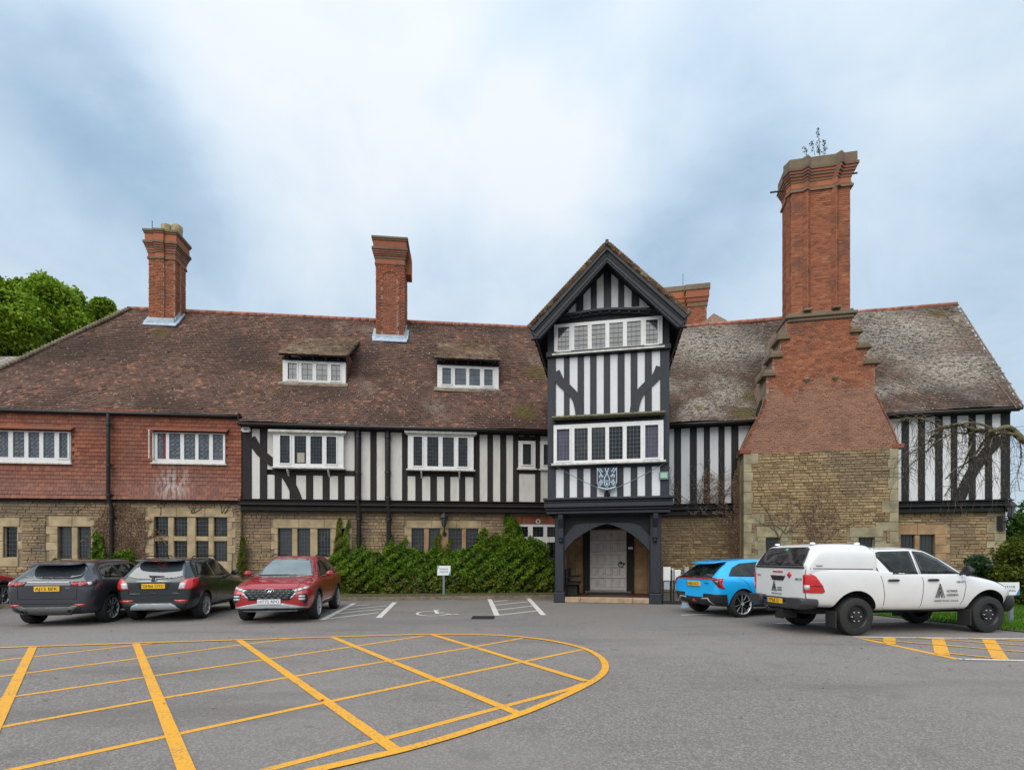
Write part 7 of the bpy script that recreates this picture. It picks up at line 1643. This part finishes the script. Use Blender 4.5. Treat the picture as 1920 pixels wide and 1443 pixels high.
for x0, y0_, x1, y1_, w in climb:
    ivy_patch(LF, [(x0 - w, y0_ + 15), (x0 - w * random.uniform(.5, 1), y0_ * .7 + y1_ * .3), (x0 - w * random.uniform(.2, .9), y0_ * .4 + y1_ * .6), (x1 - w * random.uniform(.2, .6), y1_ + 3), (x1 + random.uniform(-.3, .3) * w, y1_ - 3), (x1 + w * random.uniform(.2, .5), y1_ + 5), (x0 + w * random.uniform(.2, .9), y0_ * .4 + y1_ * .6), (x0 + w * random.uniform(.5, 1.1), y0_ * .7 + y1_ * .3), (x0 + w, y0_ + 15)], int(w * (y0_ - y1_) * 9), -.28, .12, .085, M['ivy'] if w != 10 else M['ivy_yellow'], 'climbing_shoot', parent=hedge, spread=.7)
for i in range(46):
    x = random.uniform(620, 1030); pts_ = []; 
    y = 1110
    while y > 985 + random.uniform(0, 45): pts_.append(LF.pt(*LF.hit(x, y, -.27 + (.4 if y > 1060 else 0)), -.27 + (.4 if y > 1060 else 0))); y -= 14; x += random.uniform(-5, 5)
    if len(pts_) > 2: b = MB(); b.tube(pts_, [.014 - .010 * k / len(pts_) for k in range(len(pts_))], 4); b.build('stem', M['twig'], hedge, kind='stuff')
for i in range(40):
    p = LF.pt(*LF.hit(random.uniform(720, 860), random.uniform(1085, 1112), 1.0), 1.0); b = MB(); b.tube([p, p + Vector((random.uniform(-.4, .4), .1, random.uniform(-.1, .3)))], .012, 4); b.build('bare_twig', M['twig'], hedge, kind='stuff')
tag(fast('fallen_leaves', LITTER[0], LITTER[1], M['dead_leaf'], None, 'stuff'), 'scattered brown fallen leaves along the kerb and over the tarmac', 'leaf litter')
# small ivy on the left stone wall
t = thing('wall_ivy', LF.pt(LF.hx(200), 1.2, 0), 'green ivy climbing the stone wall beside the downpipe behind the two left cars', 'ivy')
for poly, n in (([(88, 1062), (100, 1046), (130, 1050), (165, 1046), (175, 1020), (183, 1005), (190, 1030), (205, 1040), (228, 1030), (240, 1028), (255, 1045), (262, 1062)], 9000), ([(172, 1050), (174, 1000), (180, 992), (192, 1005), (196, 1050)], 1800), ([(225, 1055), (228, 1034), (245, 1026), (252, 1050)], 1500)):
    ivy_patch(LF, poly, n, vS2, vS2 + .3, .09, M['ivy'], 'foliage', parent=t)
t = thing('wall_ivy', LF.pt(LF.hx(455), 1.2, 0), 'narrow strand of yellow green ivy on the stone between the dark teal and red cars', 'ivy')
ivy_patch(LF, [(440, 1075), (447, 1040), (452, 1005), (459, 1008), (460, 1040), (462, 1075)], 2600, vS2, vS2 + .2, .09, M['ivy_yellow'], 'foliage', parent=t)
# bare vines with dead leaves
def vine(F, v, roots, reach, nleaf, label, spread_px=34, size=.06, col='dead_leaf', n_st=14, poly=None):
    t = thing('dead_vine', F.pt(*F.hit(roots[0][0], roots[0][1], v), v), label, 'climber'); b = MB(); LP = []
    for i in range(n_st):
        x, y = random.choice(roots); x += random.uniform(-6, 6); a = random.uniform(-1, 1) * .9; pts_ = []; L_ = random.uniform(.5, 1) * reach; s = 0
        while s < L_:
            pts_.append((x, y)); st_ = 6; x += math.sin(a) * st_; y -= math.cos(a) * st_; a += random.uniform(-.35, .35); a = max(-1.3, min(1.3, a)); s += st_
            if random.random() < .28:
                xx, yy, aa = x, y, a + random.choice((-1, 1)) * random.uniform(.5, 1.1); sub = []
                for _ in range(random.randint(2, 6)): sub.append(F.pt(*F.hit(xx, yy, v + .03), v + .03)); xx += math.sin(aa) * 4; yy -= math.cos(aa) * 4; aa += random.uniform(-.4, .4); LP.append((xx, yy))
                if len(sub) > 1: b.tube(sub, .007, 3, cap=False)
        P3 = [F.pt(*F.hit(p[0], p[1], v + .03), v + .03) for p in pts_]
        if len(P3) > 1: b.tube(P3, [.018 * (1 - .75 * k / len(P3)) for k in range(len(P3))], 4, cap=False)
    b.build('stem', M['twig'], t, kind='stuff')
    C = [F.pt(*F.hit(x + random.uniform(-3, 3), y + random.uniform(-3, 3), v + .05), v + random.uniform(.03, .09)) for x, y in [random.choice(LP) for _ in range(int(nleaf * .5))]] if LP else []
    if poly:
        P = np.array(poly, float); lo, hi = P.min(0), P.max(0)
        X = RNG.uniform(lo[0], hi[0], nleaf * 2); Y = RNG.uniform(lo[1], hi[1], nleaf * 2); k = inside(poly, X, Y)
        C += [F.pt(*F.hit(x, y, v + .04), v + random.uniform(.02, .07)) for x, y in zip(X[k], Y[k])]
    V, Q = leaves(np.array([tuple(c_) for c_ in C]), size, np.array(F.N), .8); fast('leaves', V, Q, M[col], t, 'stuff')
vine(LF, vS2, [(215, 1050), (235, 1050), (200, 1045), (265, 1050)], 105, 2600, 'brown leafless creeper spreading over the stone around the left downpipe', poly=[(180, 1045), (170, 990), (195, 950), (230, 942), (270, 960), (275, 1000), (268, 1045)])
vine(LF, vS2, [(300, 965), (360, 962), (420, 962), (140, 960), (160, 950)], 30, 300, 'thin brown tendrils hanging below the hung tiles over the stone windows')
vine(RF, VC, [(1532, 1015), (1540, 1015), (1525, 1015)], 120, 700, 'brown dead creeper rising up the stone face of the great chimney', poly=[(1500, 1012), (1512, 950), (1530, 905), (1550, 905), (1572, 950), (1580, 1012)], n_st=12, size=.05)
vine(RF, VC, [(1465, 1008), (1475, 1000)], 100, 60, 'curved bare stems above the small left window of the great chimney', n_st=7)
vine(RF, .05, [(1320, 965), (1345, 965), (1300, 965)], 160, 420, 'reddish bare climber against the white panels left of the great chimney', n_st=16, poly=[(1300, 945), (1310, 900), (1325, 880), (1350, 900), (1345, 945)])
vine(RF, .3, [(1384, 1045), (1386, 1020)], 165, 1700, 'brown leafed creeper on the left return of the great chimney', n_st=10, poly=[(1372, 1050), (1376, 960), (1372, 905), (1383, 870), (1394, 900), (1393, 1050)])
# plant on top of the great chimney
t = thing('chimney_sapling', RF.pt(CU(1530), CZ(288), VC - .4), 'small leafy sapling growing out of the top of the great chimney', 'plant'); sb = MB(); C = []
for x0, x1, y1_ in ((1536, 1534, 240), (1528, 1520, 265), (1543, 1546, 262), (1512, 1508, 276), (1538, 1529, 268), (1545, 1549, 272)):
    p0, p1 = RF.pt(*RF.hit(x0, 292, VC - .4), VC - .4), RF.pt(*RF.hit(x1, y1_, VC - .4), VC - .4); sb.tube([p0, p0.lerp(p1, .5) + Vector((.03, 0, 0)), p1], [.012, .009, .005], 4)
    for k in range(int((p1 - p0).length * 26)): q = p0.lerp(p1, random.uniform(.15, 1.0)); C.append(q + Vector((random.uniform(-.07, .07), random.uniform(-.07, .07), random.uniform(-.02, .02))))
sb.build('stem', M['twig'], t, kind='stuff'); V, Q = leaves(np.array([tuple(c_) for c_ in C]), .11, None, 1, .5); fast('foliage', V, Q, M['dark_leaf'], t, 'stuff')

def tree(base, blobs, trunk_r, leafn, size, mat, label, cat='tree', limbs=True, name='tree', bark='bark', shell=.55, group=None):
    t = thing(name, base, label, cat, group); base = Vector(base); b = MB(); cen = sum((Vector(x[0]) for x in blobs), Vector()) / len(blobs)
    top_ = Vector((base.x, base.y, cen.z * .8)); b.tube([base, base.lerp(top_, .5) + Vector((.1, .1, 0)), top_], [trunk_r, trunk_r * .75, trunk_r * .4], 10); b.build('trunk', M[bark], t, True)
    if limbs:
        b = MB()
        for c_, r in blobs: c_ = Vector(c_); s_ = base.lerp(top_, random.uniform(.35, .9)); b.tube([s_, s_.lerp(c_, .5) + Vector((0, 0, .3)), c_], [trunk_r * .35, trunk_r * .22, .03], 5)
        b.build('limbs', M[bark], t, True, kind='stuff')
    Cs = []; tot = sum(r ** 2 for _, r in blobs)
    for c_, r in blobs:
        n = int(leafn * r ** 2 / tot); d = RNG.normal(size=(n, 3)); d /= np.linalg.norm(d, axis=1)[:, None]; rad = r * (shell + (1 - shell) * RNG.random(n) ** .5)
        lump = 1 + .22 * np.sin(d[:, 0] * 5 + c_[0]) * np.sin(d[:, 1] * 4 + c_[1]) + .15 * np.sin(d[:, 2] * 7 + r)
        p = np.array(c_) + d * (rad * lump)[:, None] * np.array([1, 1, .82]) + RNG.normal(0, r * .17, (n, 3)); Cs.append(p)
    C = np.concatenate(Cs); V, Q = leaves(C, size, np.array((0, -.2, .7)), 1.0, .7); fast('crown', V, Q, M[mat], t, 'stuff'); return t
def pxp(x, y, Y): return (((x - 960) / F_) * Y, Y, H_ + (Y0 - y) / F_ * Y)
def crown(pts, Y, k=1.0): return [((*pxp(x, y, Y + random.uniform(-2.5, 2.5)),), r * Y / F_ * k) for x, y, r in pts]
def sub(blobs, m=5):
    out = []
    for c_, r in blobs:
        for _ in range(m):
            d = Vector((random.gauss(0, 1), random.gauss(0, 1), random.gauss(0, 1))).normalized(); out.append(((c_[0] + d.x * r * .62, c_[1] + d.y * r * .62, c_[2] + d.z * r * .62), r * random.uniform(.28, .52)))
    return out
trs = [((20, 0), [(0, 560, 42), (30, 600, 50), (-20, 620, 50), (10, 660, 55), (40, 545, 22)], 'big bright green tree at the left edge behind the hipped roof'),
       ((100, 0), [(92, 555, 34), (112, 590, 42), (75, 595, 36), (130, 560, 26), (100, 640, 50), (68, 540, 16), (140, 610, 30)], 'broad bright green tree rising behind the slope of the hipped roof'),
       ((190, 0), [(178, 598, 26), (193, 574, 15), (208, 596, 22), (165, 630, 30), (225, 600, 14)], 'smaller green tree whose top shows where hip and ridge nearly meet')]
for i, ((x, _), bl, lab) in enumerate(trs):
    Y = 44 + i * 2; bb = crown(bl, Y); p = pxp(x, 1044, Y); tree((p[0], p[1], 0), sub(sub(bb, 5), 5) + sub(bb, 9) + [(q_, r_ * .85) for q_, r_ in bb], .45, 75000, .30, 'tree_leaf', lab, limbs=False, group='trees behind the left roof')
# roof of a lower range seen at the left
b = MB(); lp = [Vector(pxp(-60, 668, 36)), Vector(pxp(62, 668, 36)), Vector(pxp(62, 760, 30)), Vector(pxp(-60, 760, 30))]; b.add(lp, [(0, 1, 2, 3)][::1]); far = thing('rear_building', (lp[0].x, 36, 0), 'grey tiled roof of a lower building behind the left end of the house', 'building'); b.build('roof', M['roofR'], far)
b = MB(); b.box(WF, lp[0].x, lp[1].x, 0, lp[2].z - .1, -40, -30.2); b.build('wall', M['mortar'], far)
# right side: conifer, shrubs
def cone_tree(px, ptop, Y, w, label, mat='conifer', n=9000):
    p = pxp(px, 1044, Y); zt_ = H_ + (Y0 - ptop) / F_ * Y; bl = []
    for k in range(46): f = (k + .5) / 46; r = w * (1 - f) ** .7 + .12; a = k * 2.4; bl.append(((p[0] + math.cos(a) * r * .6, p[1] + math.sin(a) * r * .6, zt_ * f), max(.25, r * .55)))
    tree((p[0], p[1], 0), bl, .18, n, .16, mat, label, limbs=False, name='conifer', shell=.6, group='evergreens at the right corner')
cone_tree(1903, 965, 26, 1.5, 'dark green conifer just beyond the right corner of the house', n=16000); cone_tree(1928, 940, 27, 1.6, 'tall conifer at the right edge of the photo behind the corner conifer', n=14000); cone_tree(1955, 925, 30, 2.4, 'conifer outside the right edge', n=4000) if False else None
for k, (px, py, Y, r, lab) in enumerate(((1900, 1062, 17.5, .95, 'yellow green shrub beside the stone corner above the visitor sign'), (1925, 1085, 17.0, .9, 'low mixed shrub at the right edge behind the visitor sign'), (1912, 1105, 18.0, .7, 'dark leafed bush on the lawn under the yellow green shrub'))):
    p = pxp(px, py, Y); bb = sub([(p, r)], 10); tree((p[0], p[1], .02), bb, .05, 9000, .10, 'shrub' if k < 2 else 'ivy', lab, 'shrub', name='shrub', bark='twig')
p = pxp(1843, 1072, 17.6); tree((p[0], p[1] + .3, 0), sub([((p[0], p[1] + .3, p[2]), .62), ((p[0] - .9, p[1] + .4, p[2] - .2), .35)], 9), .04, 5000, .12, 'dark_leaf', 'dark green bush against the stone wall behind the pickup bonnet', 'shrub', name='shrub', bark='twig', shell=.2)
# weeping bare tree reaching in from the right
t = thing('weeping_tree', (17.4, 14.2, 0), 'bare weeping tree with mossy limbs hanging into the right edge', 'tree'); YW = 15.5
def wp(x, y, Y=YW): return Vector(pxp(x, y, Y))
b = MB(); b.tube([Vector((17.6, 14.6, 0)), Vector((17.5, 14.8, 3)), wp(1990, 870), wp(1940, 838), wp(1905, 815)], [.28, .22, .15, .11, .085], 9); b.build('trunk', M['mossy_bark'], t, True)
def grow_(b, pts, r0, depth=0):
    P = [wp(x, y, YW + random.uniform(-.25, .25)) for x, y in pts]; r0 *= .72; b.tube(P, [r0 * (1 - .72 * k / (len(P) - 1)) for k in range(len(P))], 5 if r0 > .03 else 3, cap=False)
lb = MB(); tw = MB(); random.seed(11)
mains = [([(1912, 818), (1890, 800), (1862, 808), (1838, 806), (1815, 800), (1795, 795), (1770, 803), (1752, 815), (1742, 826)], .12), ([(1905, 815), (1880, 812), (1850, 822), (1830, 850), (1812, 868), (1790, 880), (1772, 898)], .07), ([(1870, 806), (1842, 796), (1815, 792), (1790, 800), (1765, 800), (1745, 790), (1722, 784), (1700, 783), (1688, 792)], .05),
         ([(1850, 806), (1820, 812), (1790, 812), (1760, 825), (1738, 845), (1718, 862), (1700, 878), (1692, 895)], .05), ([(1815, 800), (1820, 830), (1812, 860), (1790, 900), (1770, 930)], .06), ([(1900, 812), (1912, 830), (1915, 860), (1908, 890), (1912, 920)], .035), ([(1865, 808), (1855, 840), (1850, 870), (1862, 905)], .035), ([(1745, 826), (1725, 840), (1705, 850), (1690, 872)], .03), ([(1760, 803), (1740, 812), (1722, 822), (1712, 838)], .03)]
for pts_, r in mains: grow_(lb, smoothpath(pts_, 3), r)
twn = 0
for pts_, r in mains:
    sp = smoothpath(pts_, 6)
    for (x, y) in sp:
        for _ in range(3):
            if random.random() < .50:
                a = math.pi + random.uniform(-.9, .9) if random.random() < .3 else random.choice((-1, 1)) * random.uniform(.6, 2.2); q = [(x, y)]; xx, yy = x, y; L_ = random.uniform(30, 95)
                s = 0
                while s < L_: xx += math.sin(a) * 5; yy -= math.cos(a) * 5; a += (math.copysign(math.pi, a) - a) * .16 + random.uniform(-.25, .25); q.append((xx, min(yy, 962))); s += 5
                grow_(tw, q, .0085 + .004 * random.random()); twn += 1
lb.build('limb', M['mossy_bark'], t, True, kind='stuff'); tw.build('twigs', M['twig'], t, kind='stuff')
for o in bpy.data.objects:
    if o.type == 'MESH' and o.parent is None and 'label' not in o and o.get('kind') is None: print('TOPLEVEL', o.name)
print('TRIS', sum(len(o.data.loop_triangles) or len(o.data.polygons) * 2 for o in bpy.data.objects if o.type == 'MESH'))
